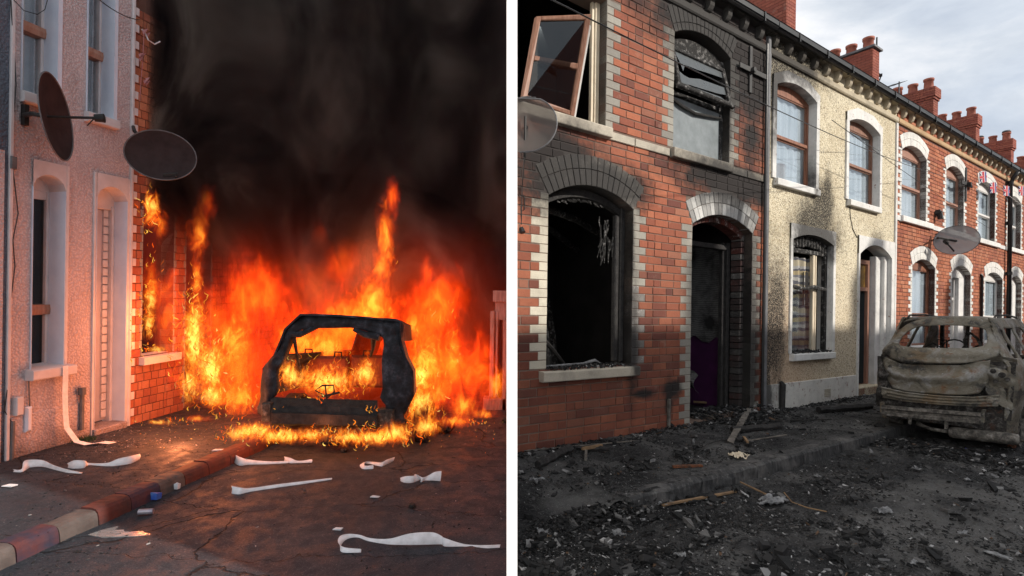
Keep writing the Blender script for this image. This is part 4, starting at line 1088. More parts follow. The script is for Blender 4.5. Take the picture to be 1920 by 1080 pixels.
# corners with empty lamp openings
BC.strip([(-.01, .05, 1.15), (.07, .04, 1.10)], [(-.09, .12, .42), (.06, .05, .50)], 6, 26, lambda u, v: .03 * math.sin(v * 14), .05, 7).build('corner_panel', 'burnt_dark', car, smooth=True)
b = BC.strip([(1.13, .06, 1.18), (1.2, .07, 1.20), (1.30, .12, 1.19), (1.36, .20, 1.17)], [(1.10, .06, .78), (1.17, .07, .66), (1.24, .10, .60), (1.33, .17, .55)], 16, 26, lambda u, v: .06 * math.exp(-((v - .18) / .13) ** 2) + .03 * math.sin(v * 11), .028, 11)
b.build('corner_panel', 'burnt_steel', car, smooth=True)
b = MB()
for (a, z, r_) in ((1.17, 1.02, .03), (1.25, .98, .035), (1.19, .90, .025), (1.30, .93, .025), (.10, .98, .025), (.06, .88, .03)):
    b = MB(); b.tube([BC(a, .02, z), BC(a, .09, z)], [r_, r_ * .8], 10); b.tube([BC(a, .012, z), BC(a, .03, z)], [r_ * .4, r_ * .4], 8); b.build('lamp_mount', 'burnt_dark', car)
BC.strip([(-.0, .03, .70), (.3, -.035, .665), (.65, -.05, .665), (1.0, -.035, .69), (1.23, .02, .74)], [(.02, .03, .55), (.3, -.045, .54), (.65, -.06, .55), (1.0, -.045, .57), (1.22, .02, .60)], 60, 12, lambda u, v: -.012 * math.sin(v * 19) + .004 * math.sin(u * 260), .008, 9).build('sill_panel', 'burnt_steel', car, smooth=True, solid=.005)
b = MB(); b.tube([BC(1.155, -.06, .67), BC(1.155, -.03, .67)], [.034, .042], 14); b.tube([BC(1.155, -.075, .67), BC(1.155, -.055, .67)], [.012, .016], 8); b.tube([BC(.05, -.04, .62), BC(.05, -.01, .62)], [.026, .034], 12); b.build('towing_boss', 'burnt_steel', car, smooth=False)
# crash beam: a folded channel with two brackets
prof = [(-.10, 0), (-.155, .0), (-.16, .035), (-.135, .05), (-.135, .075), (-.16, .09), (-.155, .13), (-.10, .13)]
b = MB(); n_ = 24
rows = [[BC(.06 + 1.03 * k / n_, bb - .03 * math.sin(math.pi * k / n_) + .003 * noise.noise(Vector((k, zz_ * 30, 1))), .335 + .05 * k / n_ + zz_) for bb, zz_ in prof] for k in range(n_ + 1)]
for r0, r1 in zip(rows, rows[1:]):
    for i in range(len(prof)): b.poly([r0[i], r1[i], r1[(i + 1) % len(prof)], r0[(i + 1) % len(prof)]])
b.poly(rows[0]); b.poly(rows[-1][::-1]); b.build('crash_beam', 'rusty_steel', car)
for a in (.36, .74): b = MB(); b.box(lambda s, w, z: BC(s, w, z), (a, -.14, .26), (a + .035, -.11, .36), .004); b.build('bracket', 'rusty_steel', car)
b = MB(); b.box(lambda s, w, z: BC(s, w, z), (1.09, -.12, .40), (1.12, -.02, .55), .006); b.build('beam_end', 'burnt_steel', car); b = MB(); b.box(lambda s, w, z: BC(s, w, z), (.03, -.10, .36), (.06, -.02, .5), .006); b.build('beam_end', 'burnt_steel', car)
b = MB(); c0 = [(.74, .05, .20), (.76, .05, .20), (.80, .05, .20), (1.30, .05, .22), (1.40, .05, .225), (1.42, .05, .225)]
b.tube([BC(*p) for p in c0], [.03, .066, .072, .072, .066, .03], 16); b.build('silencer', 'rusty_steel', car, smooth=True)
b = MB(); b.tube([BC(.40, .08, .25), BC(.48, .08, .22), BC(.58, .06, .20), BC(.75, .05, .20)], [.03, .022, .024, .024], 10); b.build('exhaust_pipe', 'rusty_steel', car, smooth=True); b = MB(); b.tube([BC(1.42, .05, .225), BC(1.6, .1, .24)], .025, 8); b.build('exhaust_pipe', 'rusty_steel', car, smooth=True)
# underbody and axle
b = MB(); b.box(lambda s, w, z: BC(s, w, z), (.05, .12, .28), (1.28, 3.4, .42)); b.tube([BC(.0, .75, .2), BC(1.33, .75, .2)], .05, 8); b.build('underbody', 'burnt_dark', car)
# flanks with window and wheel openings
def flank(side):
    def A(b, z):
        bul = .06 * math.exp(-((z - .85) / .35) ** 2)
        roofin = max(0, z - 1.08) * .38
        tail = .10 * max(0, 1 - b / .5) ** 2
        off = 1.335 + bul - roofin - tail if z > .1 else 1.33
        nose = .12 * max(0, (b - 3.0)) ** 2
        off -= nose
        return off if side > 0 else 1.30 - off - .03
    def hole(b, z):
        if 1.17 < z < 1.50 and (.30 + (z - 1.17) * .15 < b < .50 + (z - 1.17) * -.1): return True
        if 1.15 < z < 1.53 and (.58 < b < 1.25 or 1.35 < b < 2.25 - (z - 1.15) * .8): return True
        for wc in (.78, 2.95):
            if (b - wc) ** 2 + (z - .30) ** 2 < .36 ** 2: return True
        return z < .24
    def ztop(b): return 1.665 - .12 * max(0, (.28 - b)) / .28 - max(0, b - 2.0) ** 1.5 * .55 if b < 2.9 else 1.11 - (b - 2.9) * .12
    b_ = MB(); nb, nz = 120, 56; idx = {}
    zs_ = [.2 + (1.67 - .2) * j / nz for j in range(nz + 1)]
    for i in range(nb):
        for j in range(nz):
            b0, b1 = 3.75 * i / nb, 3.75 * (i + 1) / nb; z0, z1 = zs_[j], zs_[j + 1]
            bm_, zm = (b0 + b1) / 2, (z0 + z1) / 2
            # the tail leans forward above the waist
            lean_ = max(0, zm - 1.15) * .52
            if bm_ < lean_ or zm > ztop(bm_) or hole(bm_, zm): continue
            for (x, y_) in ((b0, z0), (b1, z0), (b1, z1), (b0, z1)):
                if (round(x, 4), round(y_, 4)) not in idx:
                    idx[(round(x, 4), round(y_, 4))] = len(b_.v); b_.v.append(BC(A(x, y_) + .012 * noise.noise(Vector((x * 6, y_ * 6, side))), x + .14 * (1 - min(1, x / .2)), y_))
            b_.f.append(tuple(idx[(round(x, 4), round(y_, 4))] for (x, y_) in ((b0, z0), (b1, z0), (b1, z1), (b0, z1))))
    return b_.build('side_panel', 'burnt_steel', car, smooth=True, solid=.02), A
fr_, A_R = flank(1); fl_, A_L = flank(-1)
# roof
b = MB()
def rf(u, v):
    b_ = .27 + 2.0 * v; x = -1 + 2 * u; a = .65 + x * (.47 - .02 * v); z = 1.695 - .05 * x ** 4 - .02 * abs(v - .35) * 2 - .04 * v ** 3 + .004 * noise.noise(Vector((u * 6, v * 6, 0))) - .035 * max(0, 1 - v / .06)
    return BC(a, b_, z)
b.grid(rf, 24, 24); b.build('roof', 'burnt_steel', car, smooth=True, solid=.008)
for a in (.20, 1.11): b = MB(); b.tube([BC(a, .40, 1.66), BC(a, .5, 1.70), BC(a, 1.2, 1.715), BC(a, 1.9, 1.69), BC(a, 2.0, 1.65)], .014, 6); b.build('roof_rail', 'burnt_dark', car)
# pillars at the windscreen, dashboard, bonnet
b = MB()
for a0, a1 in ((.20, .04), (1.10, 1.26)): b.tube([BC(a0, 2.2, 1.64), BC(a1, 2.95, 1.12)], .03, 6)
b.tube([BC(.05, 2.6, 1.05), BC(1.25, 2.6, 1.05)], .05, 8); b.build('windscreen_frame', 'burnt_dark', car)
b = MB(); b.grid(lambda u, v: BC(.03 + 1.24 * u, 2.9 + .85 * v, 1.11 - .12 * v ** 2 - .05 * (2 * u - 1) ** 4), 12, 8); b.build('bonnet', 'burnt_steel', car, smooth=True, solid=.01)
b = MB()
for a, b0, hh in ((.36, 1.05, .30), (.88, 1.05, .30), (.36, .95, .2)):
    b.tube([BC(a - .1, b0, .9), BC(a - .1, b0 - .06, 1.15 + hh * .3), BC(a, b0 - .1, 1.15 + hh * .5), BC(a + .1, b0 - .06, 1.15 + hh * .3), BC(a + .1, b0, .9)], .014, 6)
b.tube([BC(.82, .55, 1.16), BC(.80, .52, 1.38), BC(.86, .52, 1.47), BC(.93, .52, 1.40), BC(1.02, .5, 1.20)], .018, 7)
b.tube([BC(.46, .75, 1.2), BC(.46, .75, 1.36), BC(.56, .75, 1.36), BC(.57, .75, 1.22)], .010, 6)
b.tube([BC(.72, .7, 1.2), BC(.78, .72, 1.3), BC(.8, .74, 1.62)], .02, 6)
b.build('seat_frames', 'burnt_dark', car)
st = MB(); ctr = BC(.36, 2.2, 1.16); st.tube([ctr + Vector((BC.r[0] * math.cos(t) * .17, BC.r[1] * math.cos(t) * .17, math.sin(t) * .17)) for t in [k * math.pi / 8 for k in range(17)]], .012, 6, cap=False); st.build('steering_wheel', 'burnt_dark', car)
for a, b0 in ((1.24, .78), (.04, .78), (1.24, 2.95), (.04, 2.95)):
    w_ = MB(); c0 = BC(a, b0, .29)
    ax_ = Vector((BC.r[0], BC.r[1], 0))
    def wp(r_, t, o_): return c0 + ax_ * o_ + Vector((BC.f[0], BC.f[1], 0)) * r_ * math.cos(t) + Vector((0, 0, r_ * math.sin(t)))
    sg = 28; so2 = 1 if a > .6 else -1
    pr = [(.10, .06), (.20, .03), (.245, .06), (.26, .09), (.27, .06), (.25, -.05), (.27, -.09)]
    rows = [[wp(r_, 2 * math.pi * k / sg, o_ * so2) for k in range(sg)] for r_, o_ in pr]
    for r0, r1 in zip(rows, rows[1:]):
        for k in range(sg): w_.poly([r0[k], r0[(k + 1) % sg], r1[(k + 1) % sg], r1[k]])
    for k in range(5): t = k * 1.2566; w_.tube([wp(.03, t, .07 * so2), wp(.24, t, .05 * so2)], .02, 5)
    w_.build('wheel_rim', 'rusty_steel', car)
    d_ = MB(); d_.tube([c0 + ax_ * -.01 * so2, c0 + ax_ * .02 * so2], .14, 18); d_.tube([c0, c0 + ax_ * .07 * so2], .05, 10); d_.build('brake_disc', 'rusty_steel', car)

# ---- small things on the terrace
def dish(F, name, label, centre, normal, rx, rz, mat, clip=None, arm=None, group=None, deep=.09):
    nrm = Vector(normal).normalized(); up = Vector((0, 0, 1)); rt = up.cross(nrm).normalized(); up = nrm.cross(rt)
    t = thing(name, label, 'satellite dish', centre, group)
    def P(r_, a, off=0.0): return centre + rt * (rx * r_ * math.cos(a)) + up * (rz * r_ * math.sin(a)) + nrm * ((r_ * r_ - 1) * deep + off)
    b = MB(); n_, m_ = 40, 8
    rows = [[P(j / m_, 2 * math.pi * i / n_) for i in range(n_)] for j in range(1, m_ + 1)]
    if clip:
        for r_ in rows:
            for q in r_: q.x = max(q.x, clip)
    c0 = P(0, 0)
    if clip: c0.x = max(c0.x, clip)
    for i in range(n_): b.poly([c0, rows[0][i], rows[0][(i + 1) % n_]])
    for r0, r1 in zip(rows, rows[1:]):
        for i in range(n_): b.poly([r0[i], r1[i], r1[(i + 1) % n_], r0[(i + 1) % n_]])
    b.build('reflector', mat, t, smooth=True)
    b = MB(); rim = [P(1.0, 2 * math.pi * i / n_, .0) for i in range(n_ + 1)]
    if clip: rim = [q for q in rim if q.x > clip + .004]; rim.sort(key=lambda q: -q.z)
    b.tube(rim, .007, 6, cap=False); b.build('rim', 'lead', t)
    return t, P, nrm, up, rt
dc = hit_w(1793, 450, .45); t, P_, nr, up_, rt_ = dish(R, 'satellite_dish', 'oval grey satellite dish fixed between the floors of the orange brick house', dc, (-.72, -.68, .12), .42, .335, 'dish_grey')
b = MB(); q0 = hit_w(1757, 446, .02); q1 = hit_w(1760, 446, .25); b.tube([q0, q1, dc - nr * .12], .025, 8); b.tube([q0 + Vector((0, 0, -.1)), q0 + Vector((0, 0, .1))], .06, 6); b.build('bracket', 'black_iron', t)
e = P_(.75, -1.7, 0) ; b = MB(); b.tube([e, e + nr * .28 + up_ * .14 + rt_ * -.1], .018, 6); b.tube([e + nr * .26 + up_ * .13 + rt_ * -.09, e + nr * .34 + up_ * .17 + rt_ * -.12], [.04, .05], 10); b.build('receiver_arm', 'black_iron', t)
c = at_depth(985, 233, 5.15)
t, P_, nr, up_, rt_ = dish(R, 'satellite_dish', 'large smoky translucent satellite dish cut by the white divider beside the open casement', c, (-.10, -.95, .18), .305, .295, 'dish_mesh', clip=.004)
b = MB(); b.tube([c + Vector((.01, .08, 0)), c + Vector((.03, .5, -.05))], .02, 8); b.tube([c + Vector((.0, .06, .1)), c + Vector((.0, .06, -.30))], .014, 6); b.build('bracket', 'black_iron', t)
b = MB(); b.tube([at_depth(984, 287, 5.2), at_depth(979, 350, 5.75), at_depth(977, 430, 5.8)], .006, 5); b.tube([at_depth(977, 428, 5.8), at_depth(981, 436, 5.78)], .03, 6)
b.tube([at_depth(976, 355, 5.8), at_depth(983, 372, 5.8), at_depth(984, 392, 5.8), at_depth(976, 398, 5.8)], .005, 5)
b.build('cable', 'black_plastic', t)
# drainpipe, aerials, cross ties, lamp, cable, bunting
t = thing('drainpipe', 'tall black cast iron drainpipe running down the brick fronts near the right edge', 'drainpipe', R.P(17.85, .08, 0))
b = MB(); b.tube([R.P(17.85, .10, 0), R.P(17.85, .10, 5.6), R.P(17.85, .16, 5.8), R.P(17.85, .27, 5.95)], .055, 10); b.build('pipe', 'black_plastic', t, smooth=True)
for z in (1.4, 2.9, 4.4, 5.6): b = MB(); b.tube([R.P(17.85, .10, z), R.P(17.85, .10, z + .10)], .075, 10); b.box(R.P, (17.73, .02, z + .02), (17.97, .05, z + .08)); b.build('collar', 'black_plastic', t)
b = MB(); b.tube([R.P(15.52, .05, 0), R.P(15.52, .05, 2.75), R.P(15.50, .02, 2.8)], .035, 8); tag(b.build('drainpipe', 'black_plastic'), 'short thin black waste pipe left of the white ground floor window', 'drainpipe')
for s_, lb in ((14.15, 'black iron wall tie cross beside the second brown window'), (20.4, 'black iron wall tie cross at the right edge below the gutter')):
    b = MB(); b.box(R.P, (s_, .012, 4.62), (s_ + .09, .04, 5.50), .004); b.box(R.P, (s_ - .36, .041, 5.02), (s_ + .45, .06, 5.11), .004); b.tube([R.P(s_ + .05, .05, 5.06), R.P(s_ + .05, .14, 5.06)], [.06, .05], 8)
    tag(b.build('wall_tie', 'black_iron'), lb, 'wall tie', 'cross shaped wall ties')
b = MB(); b.tube([R.P(12.15, .02, 4.06), R.P(12.15, .12, 4.10)], [.09, .06], 10); b.tube([R.P(12.15, .09, 4.1), R.P(12.15, .11, 3.92)], [.05, .06], 8); tag(b.build('wall_lamp', 'black_iron'), 'small black bulkhead lamp on the brickwork above the dish', 'lamp')
b = MB(); p = R.P(15.42, -2.55, 9.6); b.tube([p + Vector((0, 0, -.6)), p + Vector((0, 0, .75))], .022, 6); b.tube([p + Vector((0, 0, -.3)), p + Vector((.15, 0, -.45)), p + Vector((.1, 0, -.6))], .02, 6); b.tube([p + Vector((.05, 0, -.45)), p + Vector((.15, -.05, -.45))], .05, 6); tag(b.build('aerial_pole', 'black_iron'), 'bare aerial pole strapped to the capped chimney stack', 'aerial')
t = thing('television_aerial', 'thin television aerial on a mast standing above the gutter between two chimneys', 'aerial', R.P(17.2, -2, 8.2))
b = MB(); p = at_depth(1686, 153, 15.5); b.tube([p + Vector((0, 0, -1.2)), p], .018, 6); b.build('mast', 'lead', t)
b = MB(); q = at_depth(1662, 163, 15.3); p2_ = at_depth(1688, 156, 15.5); b.tube([q, p2_], .012, 5)
for k in range(8):
    c = q.lerp(p2_, k / 7); d = Vector((.1, -.12, .02)) * 1.1; b.tube([c - d, c + d], .006, 4)
b.build('aerial_rods', 'lead', t)
def wire(a, c, sag, r_=.006, n_=24): return [a.lerp(c, k / n_) - Vector((0, 0, sag * 4 * (k / n_) * (1 - k / n_))) for k in range(n_ + 1)]
b = MB(); b.tube(wire(at_depth(1030, -3, 3.6), R.P(12.1, .1, 4.95), .12), .0055, 5); tag(b.build('overhead_cable', 'black_plastic'), 'thin black overhead cable slanting down across the house fronts to the first brown window', 'cable')
b = MB(); b.tube(wire(at_depth(1560, 225, 8.5), R.P(16.4, .15, 4.0), .05), .005, 5); b.tube(wire(R.P(8.95, .03, 4.95), at_depth(1560, 225, 8.5), .02), .005, 5); tag(b.build('overhead_cable', 'black_plastic'), 'second thinner cable strung from beside the cream window past the brick house', 'cable')
bt = thing('bunting', 'string of small union flags hung across the brick fronts under the gutter', 'bunting', R.P(17, .3, 4.9))
b = MB(); b.tube(wire(R.P(15.2, .25, 5.35), R.P(21.5, .35, 4.9), .15), .006, 5); b.build('string', 'union_white', bt)
for (px, py) in ((1843, 332), (1862, 352), (1887, 358), (1915, 358)):
    # each flag hangs near the wall
    r_ = ray(px, py); O_ = R.P(0, .28, 0); kk = (O_.x * R.m[0] + O_.y * R.m[1]) / (r_[0] * R.m[0] + r_[1] * R.m[1]); c = Vector((r_[0] * kk, kk, r_[2] * kk + CAMZ))
    tl = random.uniform(-.4, .4); U_ = Vector((R.u[0], R.u[1], 0)); N_ = Vector((-R.m[0], -R.m[1], 0))
    def FP(x, y_, o_=0.0): return c + U_ * (x * math.cos(tl) + y_ * math.sin(tl)) + Vector((0, 0, y_ * math.cos(tl) - x * math.sin(tl))) + N_ * (o_ + .03 * math.sin(x * 12))
    h_, v_ = .18, .14
    b = MB(); b.grid(lambda u, v: FP(-h_ + 2 * h_ * u, -v_ + 2 * v_ * v), 6, 3); fo = b.build('flag', 'union_blue', bt, solid=.002)
    b = MB()
    for sg in (1, -1):
        b.poly([FP(-h_, -v_ * sg - .0, .004), FP(-h_ + .07, -v_ * sg, .004), FP(h_, v_ * sg, .004), FP(h_ - .07, v_ * sg, .004)])
    b.poly([FP(-h_, -.042, .006), FP(h_, -.042, .006), FP(h_, .042, .006), FP(-h_, .042, .006)]); b.poly([FP(-.06, -v_, .007), FP(.06, -v_, .007), FP(.06, v_, .007), FP(-.06, v_, .007)]); b.build('white_cross', 'union_white', fo)
    b = MB(); b.poly([FP(-h_, -.032, .009), FP(h_, -.032, .009), FP(h_, .032, .009), FP(-h_, .032, .009)]); b.poly([FP(-.035, -v_, .010), FP(.035, -v_, .010), FP(.035, v_, .010), FP(-.035, v_, .010)])
    for sg in (1, -1): b.poly([FP(-h_ + .02, -v_ * sg, .005), FP(-h_ + .05, -v_ * sg, .005), FP(h_ - .02, v_ * sg, .005), FP(h_ - .05, v_ * sg, .005)])
    b.build('red_cross', 'union_red', fo)

# ---- litter on the charred ground
def RG(px, py, h=0.0):
    """point on the ground of the terrace street under a place in the photograph"""
    p = R.ground(px, py, 0.0); s, w = R.sw(p)
    if w > 1.64 or (s < -.1 and w > 1.3): p = R.ground(px, py, -.12)
    p.z += h + .012; return p
def plank(p0, p1, wd, th, mat, label, name='plank', cat='plank', seed=0, group=None):
    d = (p1 - p0); L = d.length; d.normalize(); sd2 = d.cross(Vector((0, 0, 1))).normalized(); u2 = sd2.cross(d); b = MB(); n_ = max(3, int(L / .06)); r = random.Random(seed)
    prev = None; rows = []
    for k in range(n_ + 1):
        c = p0 + d * L * k / n_; e = [r.uniform(-.12, .12) * wd for _ in range(4)] if k in (0, n_) else [r.uniform(-.05, .05) * wd for _ in range(4)]
        rows.append([c - sd2 * (wd / 2 + e[0]) + d * e[1] * 2, c + sd2 * (wd / 2 + e[2]) + d * e[3] * 2, c + sd2 * (wd / 2 + e[2]) + u2 * th, c - sd2 * (wd / 2 + e[0]) + u2 * th])
    for r0, r1 in zip(rows, rows[1:]):
        for i in range(4): b.poly([r0[i], r0[(i + 1) % 4], r1[(i + 1) % 4], r1[i]])
    b.poly(rows[0][::-1]); b.poly(rows[-1]); return tag(b.build(name, mat), label, cat, group)
PG = 'planks and sticks among the ash'
plank(RG(1369, 832), RG(1404, 782, .10), .075, .02, 'plank_grey', 'grey-brown plank lying away from the burnt doorway', group=PG, seed=1)
plank(RG(1296, 779, .03), RG(1346, 792, .03), .05, .025, 'plank_grey', 'pale plank lying on the rubble just outside the doorway', group=PG, seed=2)
plank(RG(1440, 792), RG(1556, 788), .03, .012, 'char', 'thin black board lying in front of the cream house plinth', group=PG, seed=3)
plank(RG(1092, 851, .03), RG(1128, 845, .03), .03, .03, 'plank_wood', 'short orange batten stub resting on another stub near the brick wall', group=PG, seed=4)
plank(RG(1098, 866), RG(1099, 852), .025, .04, 'plank_grey', 'upright grey stub below the orange batten', group=PG, seed=5)
plank(RG(982, 848), RG(1192, 829), .018, .010, 'plank_grey', 'long thin pale strip lying along the foot of the brick wall', 'strip', group=PG, seed=6)
plank(RG(1243, 951), RG(1381, 925), .03, .015, 'plank_wood', 'long straw-coloured stick lying beside the kerb', 'stick', 'stick', group=PG, seed=7)
plank(RG(1150, 964), RG(1212, 953), .03, .02, 'plank_grey', 'grey stick end pointing left below the kerb stone', 'stick', 'stick', group=PG, seed=8)
plank(RG(1388, 907), RG(1438, 931), .018, .010, 'plank_wood', 'thin straw stick ending at the crumpled silver sheet', 'stick', 'stick', group=PG, seed=9)
plank(RG(1262, 879), RG(1316, 877), .04, .02, 'copper_rust', 'short rusty brown batten on the pavement above the kerb', group=PG, seed=10)
plank(RG(1402, 829), RG(1475, 818), .02, .012, 'plank_grey', 'narrow pale batten on the pavement right of the grey-brown plank', group=PG, seed=11)
plank(RG(1395, 826, .02), RG(1402, 836, .02), .03, .02, 'plank_wood', 'small orange wood chip beside the beige crumpled sheet', group=PG, seed=12)
plank(RG(1300, 762, .05), RG(1345, 764, .05), .05, .03, 'plank_wood', 'brown board lying across the burnt door threshold', group=PG, seed=13)
b = MB(); b.tube([RG(1303, 858), RG(1325, 840, .03), RG(1350, 830, .02), RG(1380, 824)], .008, 5); tag(b.build('hose', 'char'), 'thin black hose curving over the pavement before the doorway', 'hose')
b = MB(); b.tube([RG(1470, 934, .04), RG(1485, 944), RG(1515, 955), RG(1550, 962)], .006, 5); tag(b.build('wire', 'plank_wood'), 'bent rusty wire on the road right of the crumpled silver sheet', 'wire')
b = MB(); b.tube([RG(1344, 757, .1), RG(1352, 785, .05), RG(1366, 805)], .009, 5); tag(b.build('wire', 'char'), 'black burnt wire hanging over the rubble at the doorway', 'wire')
def log(p0, p1, r_, label, seed):
    b = MB(); n_ = 12; pts = [p0.lerp(p1, k / n_) + Vector((0, 0, r_ * .7 + .02 * noise.noise(Vector((k * .5, seed, 0))))) for k in range(n_ + 1)]
    b.tube(pts, [r_ * (.75 + .5 * abs(noise.noise(Vector((k * .7, seed, 3))))) for k in range(n_ + 1)], 7); return tag(b.build('charred_timber', 'char'), label, 'charred timber', 'charred timbers')
log(RG(1535, 776), RG(1632, 768), .07, 'thick charred beam lying in front of the cream house door', 1)
log(RG(1570, 770, .05), RG(1600, 772, .03), .03, 'short charred chunk on top of the thick beam', 2)
log(RG(1008, 880), RG(1068, 848), .05, 'charred beam pointing at the brick wall at the far left', 3)
log(RG(1372, 812), RG(1462, 806), .05, 'long charred timber lying across the middle of the pavement', 4)
log(RG(1080, 846), RG(1142, 848), .03, 'charred timber under the orange batten stub', 5)
log(RG(1642, 800), RG(1668, 818), .06, 'charred lump under the left tail of the burnt car', 6)
def crumple(c, sx, sy, hgt, mat, label, seed, name='crumpled_sheet', cat='sheet', rot=0.0, n_=22, group='crumpled scraps on the ground'):
    """torn, folded scrap with a ragged outline and holes"""
    b = MB(); rot += seed * 1.7 if rot == 0 else 0; ca, sa = math.cos(rot), math.sin(rot); pts = []; keep = []
    for j in range(n_ + 1):
        for i in range(n_ + 1):
            u, v = i / n_, j / n_; x, y_ = (u - .5), (v - .5); th = math.atan2(y_, x); rr_ = math.hypot(x, y_) * 2
            lim = .72 + .42 * noise.noise(Vector((math.cos(th) * 1.3, math.sin(th) * 1.3, seed))) + .22 * noise.noise(Vector((math.cos(th) * 5, math.sin(th) * 5, seed)))
            keep.append(rr_ < lim and noise.noise(Vector((u * 5, v * 5, seed + 9))) > -.46)
            fold = abs(noise.noise(Vector((u * 2.2, v * 3.4, seed)))) * 1.5 + abs(noise.noise(Vector((u * 6.5, v * 5, seed + 3)))) * .7 + .25 * noise.noise(Vector((u * 15, v * 15, seed)))
            x = x * sx * (1 + .25 * noise.noise(Vector((v * 3, seed, 2)))); y_ = y_ * sy * (1 + .25 * noise.noise(Vector((u * 3, seed, 7))))
            pts.append(c + Vector((x * ca - y_ * sa, x * sa + y_ * ca, hgt * fold * .8 + .004)))
    idx = {}
    for j in range(n_):
        for i in range(n_):
            q = [j * (n_ + 1) + i, j * (n_ + 1) + i + 1, (j + 1) * (n_ + 1) + i + 1, (j + 1) * (n_ + 1) + i]
            if sum(keep[k] for k in q) < 4: continue
            for k in q:
                if k not in idx: idx[k] = len(b.v); b.v.append(pts[k])
            b.f.append(tuple(idx[k] for k in q))
    return tag(b.build(name, mat, solid=.003), label, cat, group)
crumple(RG(1448, 945), .42, .22, .06, 'ash_sheet', 'crumpled silver grey sheet on the road where two sticks meet', 1, rot=.3)
crumple(RG(1388, 860), .34, .28, .07, 'timber_pale', 'crumpled beige sheet on the pavement edge above the kerb', 2, rot=.8)
crumple(RG(1231, 946), .20, .14, .03, 'ash_sheet', 'flat grey scrap lying against the broken kerb end', 3)
crumple(RG(1004, 906), .20, .14, .05, 'ash_sheet', 'pale crumpled scrap alone at the far left of the pavement', 4, rot=.6)
crumple(RG(1018, 1005), .16, .12, .05, 'ash_sheet', 'white scrap lying beside a brown lump at the lower left', 5)
crumple(RG(1027, 1015), .08, .06, .04, 'plank_wood', 'brown crumpled lump beside the white scrap', 6, 'lump', 'debris')
crumple(RG(1156, 1007), .12, .07, .04, 'ash_sheet', 'small pale folded scrap in the middle of the blackened road', 7)
crumple(RG(1205, 980), .14, .05, .025, 'ash_sheet', 'grey spoon-shaped scrap below the kerb end', 8)
crumple(RG(1277, 1047), .11, .07, .03, 'ash_sheet', 'blue-grey flat scrap at the bottom left of the road', 9)
crumple(RG(1533, 896), .14, .09, .02, 'ash_sheet', 'round pale patch of ash right of the kerb', 10, 'ash_patch', 'ash')
crumple(RG(1655, 965), .22, .12, .04, 'ash_sheet', 'ragged grey ash flake in the middle of the road', 11)
crumple(RG(1862, 897), .16, .09, .03, 'ash_sheet', 'white cracked sheet lying before the burnt car', 12)
crumple(RG(1815, 903), .14, .09, .02, 'ash_sheet', 'grey hooked scrap left of the white cracked sheet', 13)
crumple(RG(1720, 883), .14, .07, .03, 'ash_sheet', 'pale lump of ash in front of the car tail', 14)
crumple(RG(1805, 1003), .16, .06, .015, 'ash_sheet', 'flat grey scrap before the clean patch of asphalt', 15)
crumple(RG(1870, 1045), .22, .12, .01, 'ash_sheet', 'flat triangular grey sheet on the clean asphalt at the lower right', 16)
crumple(RG(1713, 1060), .12, .05, .015, 'ash_sheet', 'flat pale scrap at the very bottom of the road', 17)
crumple(RG(1908, 1007), .10, .06, .03, 'ash_sheet', 'silver foil scrap at the right edge of the road', 18)
crumple(RG(1663, 806), .10, .05, .09, 'ash_sheet', 'pale upright block of ash beside the car tail', 19, 'ash_lump', 'ash')
crumple(RG(1897, 842), .13, .10, .10, 'copper_rust', 'brown pointed lump under the right tail of the burnt car', 20, 'lump', 'debris')
crumple(RG(1812, 845), .05, .03, .02, 'union_blue', 'tiny turquoise plastic scrap in front of the silencer', 21, 'plastic_scrap', 'litter')
crumple(RG(1300, 836), .05, .05, .07, 'ash_sheet', 'small upright pale scrap standing on the pavement', 22)
crumple(RG(1378, 925), .16, .07, .05, 'char', 'dark shoe-shaped lump left of the silver sheet', 23, 'lump', 'debris')
def scatter(name, n_, fn, smin, smax, seed, mat='debris_bits', flat=.3, label=None):
    r = random.Random(seed); b = MB(); k = 0
    while k < n_:
        c = fn(r)
        if c is None: continue
        k += 1; sz = smin + (smax - smin) * r.random() ** 3
        a = r.random() * 6.283; ca, sa = math.cos(a), math.sin(a); t1, t2 = r.uniform(-.5, .5), r.uniform(-.5, .5)
        lx, ly, lz = sz * r.uniform(.5, 1.6), sz * r.uniform(.3, .9), sz * flat * r.uniform(.3, 1.2)
        vs = []
        for (i_, j_) in ((-1, -1), (1, -1), (1, 1), (-1, 1)):
            x, y_ = i_ * lx * r.uniform(.4, 1), j_ * ly * r.uniform(.4, 1)
            vs.append(c + Vector((x * ca - y_ * sa, x * sa + y_ * ca, t1 * x + t2 * y_)))
        up2 = [v + Vector((r.uniform(-.2, .2) * lx, r.uniform(-.2, .2) * ly, lz + r.random() * lz)) for v in vs]
        b.mesh(vs + up2, [(4, 5, 6, 7), (0, 1, 5, 4), (1, 2, 6, 5), (2, 3, 7, 6), (3, 0, 4, 7)])
    o = b.build(name, mat); stuff(o)
    if label: o['label'] = label
    return o
def rg_rand(r):
    px = r.uniform(965, 1925); py = 1085 - (1085 - 745) * r.random() ** 1.25
    p = RG(px, py, -.004); s, w = R.sw(p)
    if w < .03 or p.x < .05: return None
    d = noise.fractal(Vector((p.x * 1.3, p.y * 1.3, 4)), 1.0, 2.0, 3)
    if 1.42 < w < 1.78 and s > .2 and r.random() < .85: return None
    near = 1.0 if w < 2.6 else .45
    if r.random() > (.25 + 1.3 * max(0, d + .15)) * near + (.5 if (6.2 < p.x + .0 and p.y < 8) and w < 3.2 else 0): return None
    return p
scatter('ash_debris', 30000, rg_rand, .003, .017, 1, label='burnt flakes and ash bits strewn over road and pavement')
def rg_clump(r):
    p = rg_rand(r)
    if p is None: return None
    return p if noise.fractal(Vector((p.x * 2.6, p.y * 2.6, 9)), 1.0, 2.0, 3) > .12 else None
